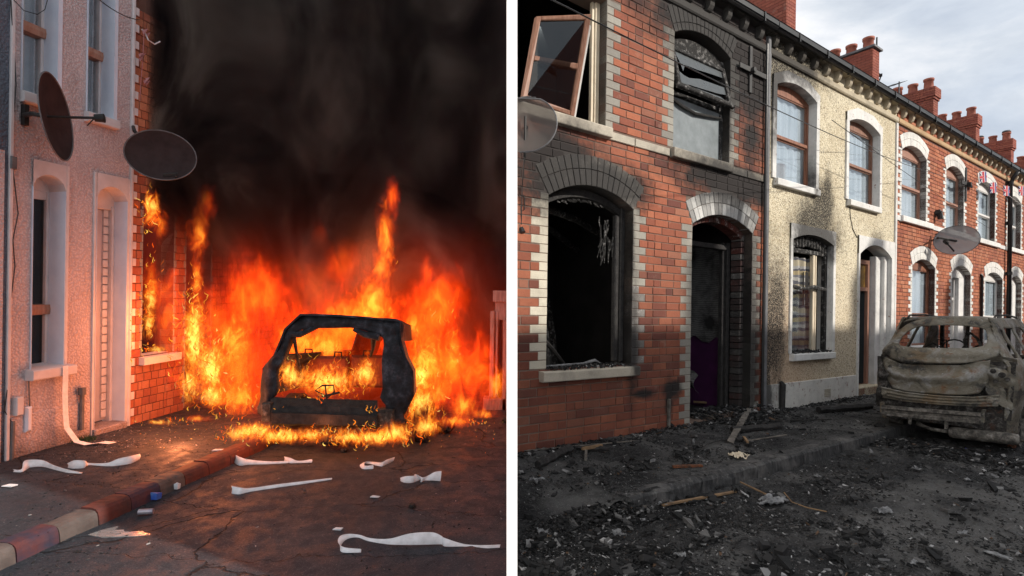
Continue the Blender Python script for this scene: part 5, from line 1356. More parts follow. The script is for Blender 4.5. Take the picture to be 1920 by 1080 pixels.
scatter('charred_debris', 2200, rg_clump, .010, .052, 31, flat=.45, label='larger charred chips and curled flakes lying in drifts on road and pavement')
def door_rub(r):
    s, w = 3.3 + r.random() * 1.6, -.5 + abs(r.gauss(0, .55)); 
    if w > .9: return None
    return R.P(s + (w - .2) * .1, w, max(0, .16 - abs(w) * .15) * r.random())
def kerb_rub(r):
    s, w = -.25 + r.gauss(0, .3), 1.6 + r.gauss(0, .14); p = R.P(s, w, -.12 + max(0, .12 - abs(w - 1.6) * .5) * r.random())
    return p if p.x > .06 and s < .35 else None
scatter('rubble_heap', 1500, kerb_rub, .006, .035, 12, label='low bank of ash burying the broken end of the kerb')
scatter('rubble_heap', 2200, door_rub, .008, .045, 2, label='charred rubble spilling from the burnt doorway')
def car_ash(r):
    a, b_ = r.uniform(-.9, 1.6), -.15 - abs(r.gauss(0, .35)); p = BC(a, b_, .01 + r.random() * .05 * max(0, 1 + b_)); return p
def wall_rub(r):
    s = r.uniform(-.0, 9.6); w = abs(r.gauss(0, .16)) + .02; h = .07 * max(0, 1 - w / .4) * max(0, noise.noise(Vector((s * 1.1, 3, 1))) + .35)
    return R.P(s, w, h * r.random()) if noise.noise(Vector((s * 1.1, 3, 1))) > -.3 else None
scatter('rubble_heap', 3500, wall_rub, .005, .035, 14, label='low bank of ash and crumbs along the foot of the house fronts')
scatter('ash_heap', 3000, car_ash, .006, .04, 3, label='heap of ash and melted bits behind the burnt car')
# ================================================================== added white divider between the two streets, keeping sun, sky and firelight apart
b = MB(); tl_ = math.tan(ROLL)
def PW(x, y, z): return Vector((x - tl_ * (z - CAMZ), y, z))
prof = [(-.026, 2.60), (.0262, 2.66), (.0262, 60.0), (-.026, 60.0)]  # near end slanted to the sun so the divider shows bright
b.mesh([PW(x, y, -1.5) for x, y in prof] + [PW(x, y, 9.5) for x, y in prof], [(0, 1, 5, 4), (1, 2, 6, 5), (2, 3, 7, 6), (3, 0, 4, 7), (4, 5, 6, 7)])
tag(b.build('added_divider', 'divider_white'), 'tall thin plain white divider added end-on between the two streets to block light', 'wall')

# ================================================================== LEFT: the street with the fire
L = LW; TL = L.P
def linv(px, py, w=0.0):
    """(s, z) on the left house fronts, w metres out, under a place in the photograph"""
    r_ = ray(px, py); o_ = L.P(0, w, 0); k = (o_.x * L.m[0] + o_.y * L.m[1]) / (r_[0] * L.m[0] + r_[1] * L.m[1])
    x, y, z = r_[0] * k, r_[1] * k, r_[2] * k + CAMZ
    s = (x - L.O[0]) * L.u[0] + (y - L.O[1]) * L.u[1]; return s, z - (L.Oz + L.g * s)
def lp(px, py, w=0.0): s, z = linv(px, py, w); return TL(s, w, z)
def LG(px, py, h=0.0, road=None):
    p = L.ground(px, py, 0.0); s, w = L.sw(p)
    if (w > 1.97) if road is None else road: p = L.ground(px, py, -.10)
    p.z += h; return p
# materials
def render_mat(name, a, b_, dark, g=46):
    m, n = new_mat(name); p = n.pos(); v = n.vor(p, g)
    c = n.mix(n.mr(n.noise(p, 2.0, 6, .6), .35, .7), a, b_)
    c = n.mix(n.mr(v, .25, .6, 0, .35), c, dark)
    c = n.mix(n.mr(n.noise(n.vm('MULTIPLY', p, (1, 1, .35)), 4, 6, .7), .60, .75, 0, .5), c, dark)
    z = n.math('SUBTRACT', n.xyz(p)[2], n.math('ADD', L.Oz, n.math('MULTIPLY', n.math('SUBTRACT', n.xyz(p)[1], L.O[1]), L.g)))
    foot_dark = n.mr(n.math('ADD', z, n.math('MULTIPLY', n.noise(p, 5, 5, .6), .5)), .60, .15, 0, .75, True)  # render darker towards the foot of the wall
    c = n.mix(foot_dark, c, tuple(q * .35 for q in dark))
    principled(n, c, .92, n.bump(v, .9, .012))
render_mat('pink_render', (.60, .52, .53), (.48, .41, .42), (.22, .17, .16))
render_mat('grey_render', (.14, .16, .20), (.10, .115, .15), (.05, .055, .07))
simple('sky_tint_white', (.66, .72, .82), (.58, .64, .75), 5, .6, bump=.4)  # blue skylight on the reveals put into the colour of this white
simple('soft_white', (.62, .59, .60), (.52, .49, .50), 6, .55, bump=.3)
simple('door_grey', (.45, .42, .46), (.38, .36, .40), 4, .5)
simple('paper', (.80, .81, .83), (.62, .62, .63), 14, .75, bump=.2)
simple('dish_dark', (.034, .024, .024), (.05, .035, .035), 8, .7, spec=.08)
simple('kerb_red', (.12, .03, .022), (.065, .026, .024), 9, .75, bump=.6, bd=.006)
simple('kerb_white', (.12, .095, .085), (.07, .055, .05), 9, .75, bump=.6, bd=.006)
simple('kerb_blue', (.025, .028, .05), (.10, .03, .03), 6, .75, bump=.6, bd=.006)
simple('litter_blue', (.03, .09, .45), (.1, .2, .5), 12, .5)
simple('litter_tin', (.35, .32, .38), (.5, .48, .5), 12, .35, metallic=.5)
simple('gate_wood', (.34, .24, .22), (.20, .13, .11), 8, .7, stretch=(5, 5, .6))
simple('moss', (.06, .09, .03), (.10, .12, .05), 20, .9)
simple('scrap_pink', (.35, .12, .12), (.45, .2, .2), 12, .6)
m, n = new_mat('asphalt'); p = n.pos()
ns = n.noise(p, 1.0, 6, .6); g = n.noise(p, 75, 4, .75); b9 = n.noise(p, 7, 6, .65)
c = n.ramp(ns, [(.3, (.020, .024, .031)), (.55, (.033, .038, .047)), (.75, (.052, .056, .064))])
c = n.mix(n.mr(g, .55, .72, 0, .6), c, (.19, .19, .19)); c = n.mix(n.mr(g, .42, .30, 0, .5), c, (.015, .015, .016))
c = n.mix(n.mr(b9, .56, .70, 0, .5), c, (.030, .030, .032))
wv = n.add('ShaderNodeVectorMath', operation='ADD'); n.put(wv.inputs[0], p); n.put(wv.inputs[1], n.vm('MULTIPLY', n.noise(p, 3, 4, .6, out=1), (.35, .35, 0)))
cr2 = n.vor(n.vm('MULTIPLY', wv.outputs[0], (.55, 1.5, 0)), 1.05, 'DISTANCE_TO_EDGE')
crk = n.mr(cr2, .007, .001, 0, .8); c = n.mix(crk, c, (.008, .008, .009))
principled(n, c, n.mr(b9, .4, .6, .5, .8), n.bump(n.math('SUBTRACT', n.math('MULTIPLY', g, .5), n.math('MULTIPLY', crk, 1.5)), 1.0, .012), spec=.2)
m, n = new_mat('puddle_water'); principled(n, (.45, .45, .45), .05, n.bump(n.noise(n.vm('MULTIPLY', n.pos(), (1, 2.5, 1)), 11, 3), .45, .012), .55, 1.0)
m, n = new_mat('ember'); r_ = n.rnd(); e = n.add('ShaderNodeEmission'); n.L.new(n.ramp(r_, [(0, (1, .12, .01)), (.5, (1, .3, .03)), (.9, (1, .6, .15))]), e.inputs[0]); e.inputs[1].default_value = 1.3; n.L.new(e.outputs[0], n.out.inputs[0])
MATS['ember'].cycles.emission_sampling = 'NONE'

# ---- road, pavement, kerb
def clipl(b, xmax=-.002):
    b.f = [f for f in b.f if all(b.v[i].x < xmax + .35 for i in f)]
    for v in b.v:
        if v.x > xmax: v.x = xmax
    return b
def sheetl(s0, s1, w0, w1, z, nu, nv, amp, seed):
    b = MB()
    def fn(u, v):
        p = L.P(s0 + (s1 - s0) * u, w0 + (w1 - w0) * v, z); q = Vector((p.x, p.y, seed)); p.z += amp * noise.fractal(q * 1.2, 1, 2, 3) + amp * .25 * noise.fractal(q * 11, 1, 2, 3); return p
    b.grid(fn, nu, nv); return clipl(b)
struct('road', sheetl(-6.0, 12, 1.80, 9.5, -.10, 260, 150, .012, 11), 'asphalt', smooth=True)
struct('pavement', sheetl(-4.2, 12, -.03, 1.82, 0, 220, 40, .008, 12), 'asphalt', smooth=True)
kl = thing('kerb', 'kerb stones painted red, white and blue along the burning street', 'kerb', L.P(-.3, 1.88, 0))
bnds = [-2.45, -2.17, -1.90, -1.62, -1.35, -1.08, -.80, -.53, -.26, 0.0, .28, .56, .84, 1.12, 1.5, 2.2, 3.2, 4.5, 6.5, 9.0]; colr = ['kerb_white', 'kerb_red', 'kerb_blue', 'kerb_white', 'kerb_blue', 'kerb_white', 'kerb_red', 'kerb_blue', 'kerb_white', 'kerb_red', 'kerb_red', 'kerb_red', 'kerb_red', 'char', 'char', 'char', 'char', 'char', 'char', 'kerb_red', 'kerb_white', 'kerb_red']
for (a, c), m_ in zip(zip(bnds, bnds[1:]), colr):
    b = MB(); pr = [(1.79, -.15), (1.79, .0), (1.80, .012), (1.90, .014), (1.935, .006), (1.955, -.014), (1.965, -.05), (1.975, -.16)]
    nu = 8; hh = random.uniform(-.006, .006)
    pts = [[L.P(a + .004 + (c - a - .008) * u / nu, w + .006 * noise.noise(Vector((a + u * .4, w * 20, 1))), z + hh + .006 * noise.noise(Vector((a * 9 + u, w * 20, 5)))) for (w, z) in pr] for u in range(nu + 1)]
    for u in range(nu):
        for v_ in range(len(pr) - 1): b.poly([pts[u][v_], pts[u + 1][v_], pts[u + 1][v_ + 1], pts[u][v_ + 1]])
    b.poly(pts[0][::-1]); b.poly(pts[nu]); b.build('kerb_stone', m_, kl, smooth=False)

# ---- houses on the left
gh = thing('grey_house', 'dark grey rendered house sliver at the left edge of the picture', 'house', L.P(-.7, 0, 0))
b = MB(); b.box(TL, (-3.0, -.3, -.3), (-.075, .012, 6.6)); b.build('wall', 'grey_render', gh)
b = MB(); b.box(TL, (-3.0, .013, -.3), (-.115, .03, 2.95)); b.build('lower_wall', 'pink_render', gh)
b = MB(); b.box(TL, (-.074, -.05, -.3), (-.040, .035, 6.6), .006); b.build('party_strip', 'soft_white', gh)
ph = thing('pink_house', 'pale rough rendered house glowing pink in the firelight with blue-white window reveals', 'house', L.P(.6, 0, 0))
LWn = O(.145, .465, .80, 2.66, 2.80); LD = O(.80, 1.175, .02, 2.66, 2.80); LU1 = O(.03, .365, 3.57, 5.4, 5.5); LU2 = O(.672, .985, 3.57, 5.4, 5.5)
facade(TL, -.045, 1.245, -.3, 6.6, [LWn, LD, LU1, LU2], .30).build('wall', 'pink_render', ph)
def lband(o, bl, br, ztop, z0, mat, proj=.018):
    b = MB(); s0, s1 = o['s0'], o['s1']
    if bl > .012: b.box(TL, (s0 - bl, 0, z0), (s0 - .002, proj, ztop), .004)
    b.box(TL, (s1 + .002, 0, z0), (s1 + br, proj, ztop), .004)
    for k in range(12):
        a, c = s0 + (s1 - s0) * k / 12, s0 + (s1 - s0) * (k + 1) / 12
        b.mesh([TL(a, proj, top_at(o, a)), TL(c, proj, top_at(o, c)), TL(c, proj, ztop), TL(a, proj, ztop), TL(a, 0, ztop), TL(c, 0, ztop)], [(0, 1, 2, 3), (3, 2, 5, 4)])
        b.poly([TL(a, proj, top_at(o, a)), TL(c, proj, top_at(o, c)), TL(c, -.26, top_at(o, c) - .004), TL(a, -.26, top_at(o, a) - .004)])
    return b.build('surround', mat, ph)
lband(LWn, .01, .035, 2.93, .78, 'soft_white'); lband(LD, .03, .05, 2.93, 0, 'soft_white')
b = MB()
for o in (LWn, LU1, LU2, LD):
    b.box(TL, (o['s1'] - .004, -.22, o['z0']), (o['s1'] + .0, .019, o['zs'])); b.box(TL, (o['s0'], -.22, o['z0']), (o['s0'] + .004, .019, o['zs']))
b.build('reveal_lining', 'sky_tint_white', ph)
b = MB()
for o in (LU1, LU2): b.box(TL, (o['s1'] + .001, .0, o['z0']), (o['s1'] + .045, .014, 6.0), .003)
b.build('surround', 'sky_tint_white', ph)
def lwin(o, dpt, tr, curtain, gl='glass'):
    s0, s1 = o['s0'] + .004, o['s1'] - .004; b = MB(); w = -dpt
    b.box(TL, (s0, w - .05, o['z0']), (s0 + .022, w, o['zs'])); b.box(TL, (s1 - .03, w - .05, o['z0']), (s1, w + .01, o['zs']), .004)
    b.box(TL, (s0, w - .05, o['z0']), (s1, w - .002, o['z0'] + .06), .005); b.box(TL, (s0, w - .05, o['zs'] - .09), (s1, w - .002, o['zs']), .005)
    for k in range(8):
        a, c = s0 + (s1 - s0) * k / 8, s0 + (s1 - s0) * (k + 1) / 8; b.poly([TL(a, w, o['zs']), TL(c, w, o['zs']), TL(c, w, top_at(o, c)), TL(a, w, top_at(o, a))])
    b.build('window_frame', 'soft_white', ph)
    b = MB(); b.prism(TL, [(w - .05, tr - .06), (w + .03, tr - .05), (w + .04, tr), (w + .03, tr + .05), (w - .05, tr + .06)], s0, s1); b.build('transom', 'timber_pink', ph)
    b = MB(); b.box(TL, (s0 + .02, w - .034, o['z0'] + .05), (s1 - .028, w - .03, o['zs'] - .08)); b.build('pane', gl, ph)
    b = MB(); b.grid(lambda u, v: TL(s0 + (s1 - s0) * u, w - .12 + .015 * math.sin(u * 25), o['z0'] + (o['zs'] - o['z0']) * v), 30, 2); b.build('curtain', curtain, ph, smooth=True)
simple('lace', (.30, .33, .35), (.45, .47, .48), 5, .9)
simple('dark_curtain', (.03, .025, .025), (.09, .08, .08), 5, .9)
lwin(LWn, .20, 1.42, 'dark_curtain', 'glass_dark'); lwin(LU1, .17, 4.28, 'lace'); lwin(LU2, .17, 4.30, 'lace')
def lsill(s0, s1, z0, z1, w): b = MB(); b.prism(TL, [(-.2, z0), (w - .01, z0), (w, z0 + .01), (w, z1 - .01), (w - .01, z1), (-.2, z1 + .02)], s0, s1); b.build('window_sill', 'soft_white', ph)
lsill(.105, .53, .735, .835, .11); lsill(.02, .34, 3.46, 3.565, .07); lsill(.655, 1.02, 3.46, 3.565, .07)
b = MB(); b.box(TL, (.81, -.27, .08), (1.17, -.23, 2.56), .01); 
b.build('door', 'door_grey', ph)
b = MB()
for k in range(25): b.box(TL, (1.075, -.228, .12 + k * .098), (1.135, -.205, .205 + k * .098), .004)
b.build('door_glazing_bars', 'soft_white', ph)
b = MB(); b.box(TL, (.80, -.27, 2.56), (1.175, -.18, 2.62), .006); b.box(TL, (1.14, -.27, .05), (1.172, -.16, 2.6), .006)
for k in range(8):
    a, c = .81 + .36 * k / 8, .81 + .36 * (k + 1) / 8; b.poly([TL(a, -.17, 2.60), TL(c, -.17, 2.60), TL(c, -.17, top_at(LD, c)), TL(a, -.17, top_at(LD, a))])
b.build('door_frame', 'soft_white', ph)
b = MB(); b.box(TL, (.78, -.25, -.05), (1.18, .06, .07), .012); b.build('door_step', 'pink_render', ph)
b = MB(); b.box(TL, (-.02, .001, -.2), (.76, .016, .40), .006); b.build('plinth', 'pink_render', ph)
b = MB(); b.box(TL, (1.205, -.2, -.2), (1.245, .03, 6.5), .01); b.build('corner_strip', 'soft_white', ph)
# services on the wall
def lbox(name, mat, a, c, w0, w1, label, cat, ch=.006):
    s0, z0 = linv(*a, w1); s1, z1 = linv(*c, w1); b = MB(); b.box(TL, (s0, w0, z1), (s1, w1, z0), ch); return tag(b.build(name, mat), label, cat)
lbox('meter_box', 'soft_white', (32, 746), (45, 777), .0, .07, 'small pale meter box lit orange on the wall below the window', 'box')
lbox('junction_box', 'sky_tint_white', (50, 764), (62, 808), .0, .05, 'rounded grey service cover on the wall right of the meter box', 'box', .018)
b = MB(); b.tube([lp(54, 712, .02), lp(55, 740, .02), lp(56, 766, .02)], .007, 6); b.tube([lp(24, 790, .03), lp(22, 862, .03)], .018, 8); tag(b.build('cable_conduit', 'lead'), 'grey conduits running to the ground below the pink house window', 'conduit')
b = MB(); b.tube([lp(154, 735, .04), lp(153, 806, .04)], .022, 8); b.tube([lp(154, 727, .05), lp(154, 740, .05)], .036, 8); tag(b.build('waste_pipe', 'lead'), 'short grey waste pipe standing against the wall left of the door', 'pipe')
b = MB(); b.tube([lp(20, 0, .03), lp(26, 90, .03), lp(30, 160, .03), lp(23, 240, .03), lp(22, 300, .03), lp(34, 400, .03), lp(24, 450, .03), lp(28, 500, .03), lp(19, 570, .03), lp(18, 700, .03), lp(8, 770, .03), lp(22, 792, .03)], .005, 5); b.tube([lp(26, 0, .04), lp(45, 20, .04), lp(70, 27, .04), lp(84, 18, .04), lp(89, 0, .04)], .004, 5)
tag(b.build('cable', 'black_plastic'), 'thin cable wandering down the pale render at the left edge', 'cable')
lbox('bell_box', 'lead', (22, 292), (33, 318), .0, .05, 'small grey cable box high on the left edge of the pink wall', 'box')
b = MB(); b.tube(wire(at_depth(183, -3, 5.0), L.P(1.27, .05, 4.85), .04), .005, 5); tag(b.build('overhead_cable', 'black_plastic'), 'black cable reaching the top corner of the pink house', 'cable')
# dish 1 : seen almost edge-on
c = lp(106, 220, .42); v_ = Vector((c.x, c.y, 0)).normalized(); pr_ = Vector((-v_.y, v_.x, 0)) * -1
t, P_, nr, up_, rt_ = dish(L, 'satellite_dish', 'tall narrow-looking satellite dish seen nearly edge-on between the pink house windows', c, -v_ * .30 + pr_ * .92 + Vector((0, 0, .10)), .40, .40, 'dish_dark', deep=.07)
b = MB(); e = c - nr * .16; b.tube([lp(45, 216, .02), lp(60, 213, .25), e + Vector((0, 0, .02)), c - nr * .07], .022, 8); b.box(lambda s, w, z: TL(s, w, z), (linv(43, 216)[0] - .02, .0, linv(43, 216)[1] - .1), (linv(43, 216)[0] + .02, .05, linv(43, 216)[1] + .1)); b.build('bracket', 'black_iron', t)
b = MB(); q = c + nr * .30 + Vector((0, 0, .01)); b.tube([c - nr * .09, q], .013, 6); b.tube([q, q + nr * .08], [.035, .042], 10); b.tube([q, q + Vector((0, 0, -.08)) - nr * .06], .006, 5); b.build('receiver_arm', 'black_iron', t)
c = at_depth(302, 291, 6.0)
t, P_, nr, up_, rt_ = dish(L, 'satellite_dish', 'wide dark oval satellite dish at the corner of the pink house above the flames', c, (.42, -.86, -.12), .345, .27, 'dish_dark', deep=.05)
b = MB(); b.tube([lp(250, 238, .03), lp(252, 246, .2), c - nr * .06], .02, 8); e = P_(.8, -1.5); b.tube([e, e - nr * .02 + rt_ * .12, e + nr * .1 + rt_ * .13], .012, 6); b.tube([e + nr * .0, e + rt_ * .14 + up_ * .03], .02, 6); b.build('bracket', 'black_iron', t)
# brick house behind the flames
bh = thing('burning_house', 'red brick house in flames with fire at its window and doorway', 'house', L.P(3, 0, 0))
BW = O(1.40, 1.86, .80, 2.62, 2.74); BD = O(2.06, 2.50, .02, 2.62, 2.76)
facade(TL, 1.25, 14.0, -.3, 6.6, [BW, BD], .28).build('wall', 'mortar_dark', bh)
brick_fill(L, bh, 1.252, 5.5, -.05, 5.0, [BW, BD], .10, .105, 'brick_orange', 290, ql=.04, qs=.02, arch_t=.12, seed=5, gap=.008)
for k in range(1, 62, 2): b = MB(); b.box(TL, (1.248, .012, k * .1 + .004), (1.292, .022, k * .1 + .094), .002); b.build('corner_block', 'soft_white', bh)
for o in (BW, BD):
    for sd_ in (-1, 1): jamb_blocks(TL, bh, o, sd_, .10, 'quoin_stone', .02, .04, depth=.2, proj=.010)
b = MB(); b.prism(TL, [(-.2, .70), (.09, .70), (.09, .79), (-.2, .81)], 1.36, 1.92); b.build('window_sill', 'soft_white', bh)
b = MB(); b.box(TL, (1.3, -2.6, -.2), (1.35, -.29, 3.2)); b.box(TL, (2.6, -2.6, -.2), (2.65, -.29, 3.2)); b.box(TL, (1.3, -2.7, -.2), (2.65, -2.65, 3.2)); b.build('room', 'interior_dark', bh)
b = MB(); b.tube([lp(266, 55, .15), lp(272, 62, .15), lp(278, 75, .2), lp(290, 83, .2), lp(300, 78, .2)], .008, 6); b.build('broken_bracket', 'soft_white', bh)
b = MB(); b.tube([lp(270, 60, .15), lp(268, 110, .15), lp(264, 155, .15), lp(262, 190, .15)], .004, 5)
bu = b.build('bunting', 'scrap_pink'); tag(bu, 'scraps of red bunting hanging from the corner of the burning brick house', 'bunting')
b = MB(); r9 = random.Random(4)
for (x, y_) in ((270, 60), (262, 105), (270, 150)):
    for k in range(4): c = lp(x + r9.uniform(-4, 4), y_ + r9.uniform(-5, 5), .15); b.mesh([c, c + Vector((.05, .01, .02)), c + Vector((.03, -.02, -.05)), c + Vector((.02, .02, -.01))], [(0, 1, 2), (0, 2, 3), (1, 3, 2), (0, 3, 1)])
b.build('scraps', 'scrap_pink', bu)
# wall and gate posts at the far right
gp = thing('gate_pier', 'pale wooden gate pier with flat capping at the right edge of the fire', 'gate pier', LG(930, 785))
def colp(x0, y0, x1, y1, Y, dp, name, mat):
    a, c = at_depth(x0, y1, Y), at_depth(x1, y0, Y); b = MB(); b.mesh([Vector((x, y, z)) for y in (Y, Y + dp) for (x, z) in ((a.x, a.z), (c.x, a.z), (c.x, c.z), (a.x, c.z))], [(0, 1, 2, 3), (7, 6, 5, 4), (0, 4, 5, 1), (1, 5, 6, 2), (2, 6, 7, 3), (3, 7, 4, 0)]); return b.build(name, mat, gp, bevel=.006)
colp(924, 545, 951, 566, 7.6, .3, 'capping', 'gate_wood'); colp(928, 566, 949, 600, 7.65, .25, 'head_block', 'gate_wood')
colp(917, 583, 927, 745, 7.6, .05, 'board', 'gate_wood'); colp(928, 583, 934, 745, 7.62, .05, 'board', 'gate_wood'); colp(941, 600, 951, 770, 7.6, .12, 'board', 'gate_wood'); colp(934, 600, 941, 775, 7.75, .05, 'board', 'char'); colp(905, 748, 951, 790, 7.6, .3, 'base', 'gate_wood')

# ---- burning car
BL_o = L.P(.78, 2.06, -.1)
BL = Body((BL_o.x, BL_o.y), (.03, .99955), (.99955, -.03), BL_o.z)
def binv(zx, zy, b_=0.0):
    r_ = ray(zx / 3.7226 + 470, zy / 3.7226 + 560); ox, oy = BL.o[0] + b_ * BL.f[0], BL.o[1] + b_ * BL.f[1]
    k = (ox * BL.f[0] + oy * BL.f[1]) / (r_[0] * BL.f[0] + r_[1] * BL.f[1]); x, y, z = r_[0] * k, r_[1] * k, r_[2] * k + CAMZ
    return (x - ox) * BL.r[0] + (y - oy) * BL.r[1], z - BL.z
def bpt(zx, zy, b_=0.0): a, z = binv(zx, zy, b_); return BL(a, b_, z)
m, n = new_mat('burning_shell'); p = n.pos(); a3 = n.noise(p, 9, 7, .66)
c = n.ramp(a3, [(.36, (.008, .008, .010)), (.52, (.022, .024, .030)), (.64, (.06, .064, .08)), (.76, (.15, .15, .17))]); principled(n, c, .7, n.bump(a3, 1.0, .012), .2)
lc = thing('burning_car', 'burning hatchback shell seen from behind with its tailgate gone and flames inside', 'car', BL(.85, .5, 0))
o_l = [(65, 850), (20, 700), (30, 500), (130, 402), (175, 310), (215, 215), (330, 112), (560, 116), (800, 132), (1022, 156), (1032, 300), (1064, 420), (1112, 520), (1114, 690), (1052, 820), (985, 905)]
i_l = [(145, 770), (165, 650), (152, 520), (182, 465), (215, 385), (262, 262), (350, 214), (560, 208), (715, 210), (880, 262), (912, 300), (903, 430), (905, 520), (914, 600), (900, 690), (880, 790)]
oo = [binv(*q) for q in o_l]; ii = [binv(*q) for q in i_l]
BL.ring(oo, ii, lambda a, z: .02 + max(0, z - .7) * .12 + .12 * abs((a - .85) / .85) ** 4, 7, .02, .026).build('tailgate_surround', 'burning_shell', lc, smooth=True)
b = MB(); mid_ = (sum(q[0] for q in oo) / len(oo), .7)
rows = [[BL(mid_[0] + (a - mid_[0]) * k1, bb + .12 * abs((a - .85) / .85) ** 4, mid_[1] + (z - mid_[1]) * k2) for a, z in oo[1:15]] for bb, k1, k2 in ((.05, 1, 1), (.30, .96, .98), (.85, .84, .93), (1.8, .66, .86), (2.6, .5, .6))]
for ri, (r0, r1) in enumerate(zip(rows, rows[1:])):
    for i in range(len(r0) - 1):
        if ri in (1, 2) and i in (2, 3, 4, 9, 10, 11): continue       # side windows
        b.poly([r0[i], r0[i + 1], r1[i + 1], r1[i]])
b.build('body', 'burning_shell', lc, smooth=False, solid=.02)
def zbox(name, x0, y0, x1, y1, b0, b1, mat, par=None, ch=.01):
    a0, z0 = binv(x0, y1, b0); a1, z1 = binv(x1, y0, b0); b = MB(); b.box(lambda s, w, z: BL(s, -w, z), (a0, -b1, z0), (a1, -b0, z1), ch); return b.build(name, mat, par or lc)
b = MB(); n_ = 30
for k in range(n_):
    u0, u1 = k / n_, (k + 1) / n_
    def q(u, yt, b_): return bpt(140 + 745 * u, yt + 22 * u + 6 * noise.noise(Vector((u * 9, yt, 0))), b_ - .04 * math.sin(u * math.pi))
    for (ya, ba, yb, bb) in ((690, .10, 745, .0), (745, .0, 792, -.02), (792, -.02, 800, -.09), (800, -.09, 868, -.09), (868, -.09, 880, .0)):
        b.poly([q(u0, ya, ba), q(u1, ya, ba), q(u1, yb, bb), q(u0, yb, bb)])
b.build('bumper_beam', 'char', lc, solid=.01)
zbox('corner_block', 880, 778, 990, 905, -.05, .12, 'burnt_dark'); zbox('corner_block', 72, 730, 142, 862, -.03, .12, 'burnt_dark')
b = MB(); b.tube([bpt(298, 240, .1), bpt(325, 400, .25), bpt(352, 520, .4)], [.022, .014, .012], 7); b.build('gas_strut', 'burning_shell', lc)
b = MB(); b.tube([bpt(860, 255, .1), bpt(855, 340, .25), bpt(838, 400, .4)], [.04, .02, .014], 7); b.build('gas_strut', 'burning_shell', lc); b = MB(); b.tube([bpt(230, 262, .1), bpt(200, 420, .2), bpt(165, 500, .1)], [.02, .012, .01], 6); b.build('pillar_trim', 'burning_shell', lc); b = MB(); b.tube([bpt(262, 250, .12), bpt(340, 250, .12), bpt(480, 190, .12)], [.03, .035, .02], 7); b.build('pillar_trim', 'burning_shell', lc); b = MB(); b.tube([bpt(720, 215, .12), bpt(800, 250, .1), bpt(900, 270, .1)], [.02, .035, .04], 7); b.build('pillar_trim', 'burning_shell', lc)
simple('reddish_seat', (.22, .05, .025), (.12, .035, .02), 8, .9)  # dull red colour on the seat backs, no emission
for x0, x1, y0 in ((340, 678, 405), (695, 925, 398)): zbox('seat_back', x0, y0, x1, 620, .95, 1.02, 'reddish_seat', ch=.03)
for x0, y0 in ((405, 380), (610, 400), (812, 392)):
    b = MB(); b.tube([bpt(x0 - 26, y0 + 8, .96), bpt(x0 - 22, y0 - 28, .96), bpt(x0 + 24, y0 - 26, .96), bpt(x0 + 24, y0 + 10, .96)], .010, 6); b.build('headrest_frame', 'char', lc)
b = MB(); b.tube([bpt(500, 606, .05), bpt(578, 604, .05), bpt(584, 650, .05), bpt(540, 690, .05), bpt(452, 640, .05), bpt(500, 606, .05)], .009, 5); b.tube([bpt(520, 606, .05), bpt(530, 700, .05)], .008, 5); b.tube([bpt(470, 690, .05), bpt(620, 655, .05)], .012, 5); b.build('lock_catch', 'char', lc)
b = MB(); b.tube([bpt(640, 880, -.05), bpt(640, 930, -.05), bpt(655, 975, -.05)], [.03, .03, .04], 8); b.build('towing_eye', 'char', lc)
b = MB(); b.tube([bpt(180, 940, .45), bpt(420, 950, .4), bpt(720, 950, .45)], [.04, .06, .05], 8); b.tube([bpt(500, 985, .3), bpt(600, 990, .3), bpt(690, 980, .3)], .05, 8); b.build('rear_axle', 'char', lc)
for a in (.10, 1.62):
    b = MB(); c = BL(a, .75, .28); axr = Vector((BL.r[0], BL.r[1], 0)); fwv = Vector((BL.f[0], BL.f[1], 0))
    rows = [[c + axr * o_ + fwv * r_ * math.cos(t_) + Vector((0, 0, r_ * math.sin(t_))) for t_ in [k * math.pi / 12 for k in range(24)]] for r_, o_ in ((.08, .05), (.2, .02), (.25, .08), (.28, .07), (.28, -.07), (.25, -.08), (.1, -.05))]
    for r0, r1 in zip(rows, rows[1:]):
        for k in range(24): b.poly([r0[k], r0[(k + 1) % 24], r1[(k + 1) % 24], r1[k]])
    b.build('wheel', 'char', lc)
def lump(px, py, sz, label, mat='char', name='charred_lump', cat='debris', st=(1, 1, .6), rot=0):
    c = LG(px, py); b = MB(); ca, sa = math.cos(rot), math.sin(rot)
    def fn(u, v):
        t_, f_ = u * 6.2832, (v - .5) * math.pi; d = Vector((math.cos(t_) * math.cos(f_) * st[0], math.sin(t_) * math.cos(f_) * st[1], math.sin(f_) * st[2])); d *= sz * (1 + .35 * noise.noise(d * 3 + Vector((px, 0, 0)))); return c + Vector((d.x * ca - d.z * sa, d.y, d.x * sa + d.z * ca + sz * st[2]))
    b.grid(fn, 12, 8); return tag(b.build(name, mat), label, cat)
lump(836, 812, .13, 'charred curved fragment lying in the flames right of the burning car', st=(.9, .6, .7), rot=.6)
lump(948, 792, .05, 'small black lump at the right edge of the fire')
lump(645, 848, .035, 'small black lump on the road in front of the bumper')
lump(773, 952, .03, 'tiny black stone in the middle of the empty road')
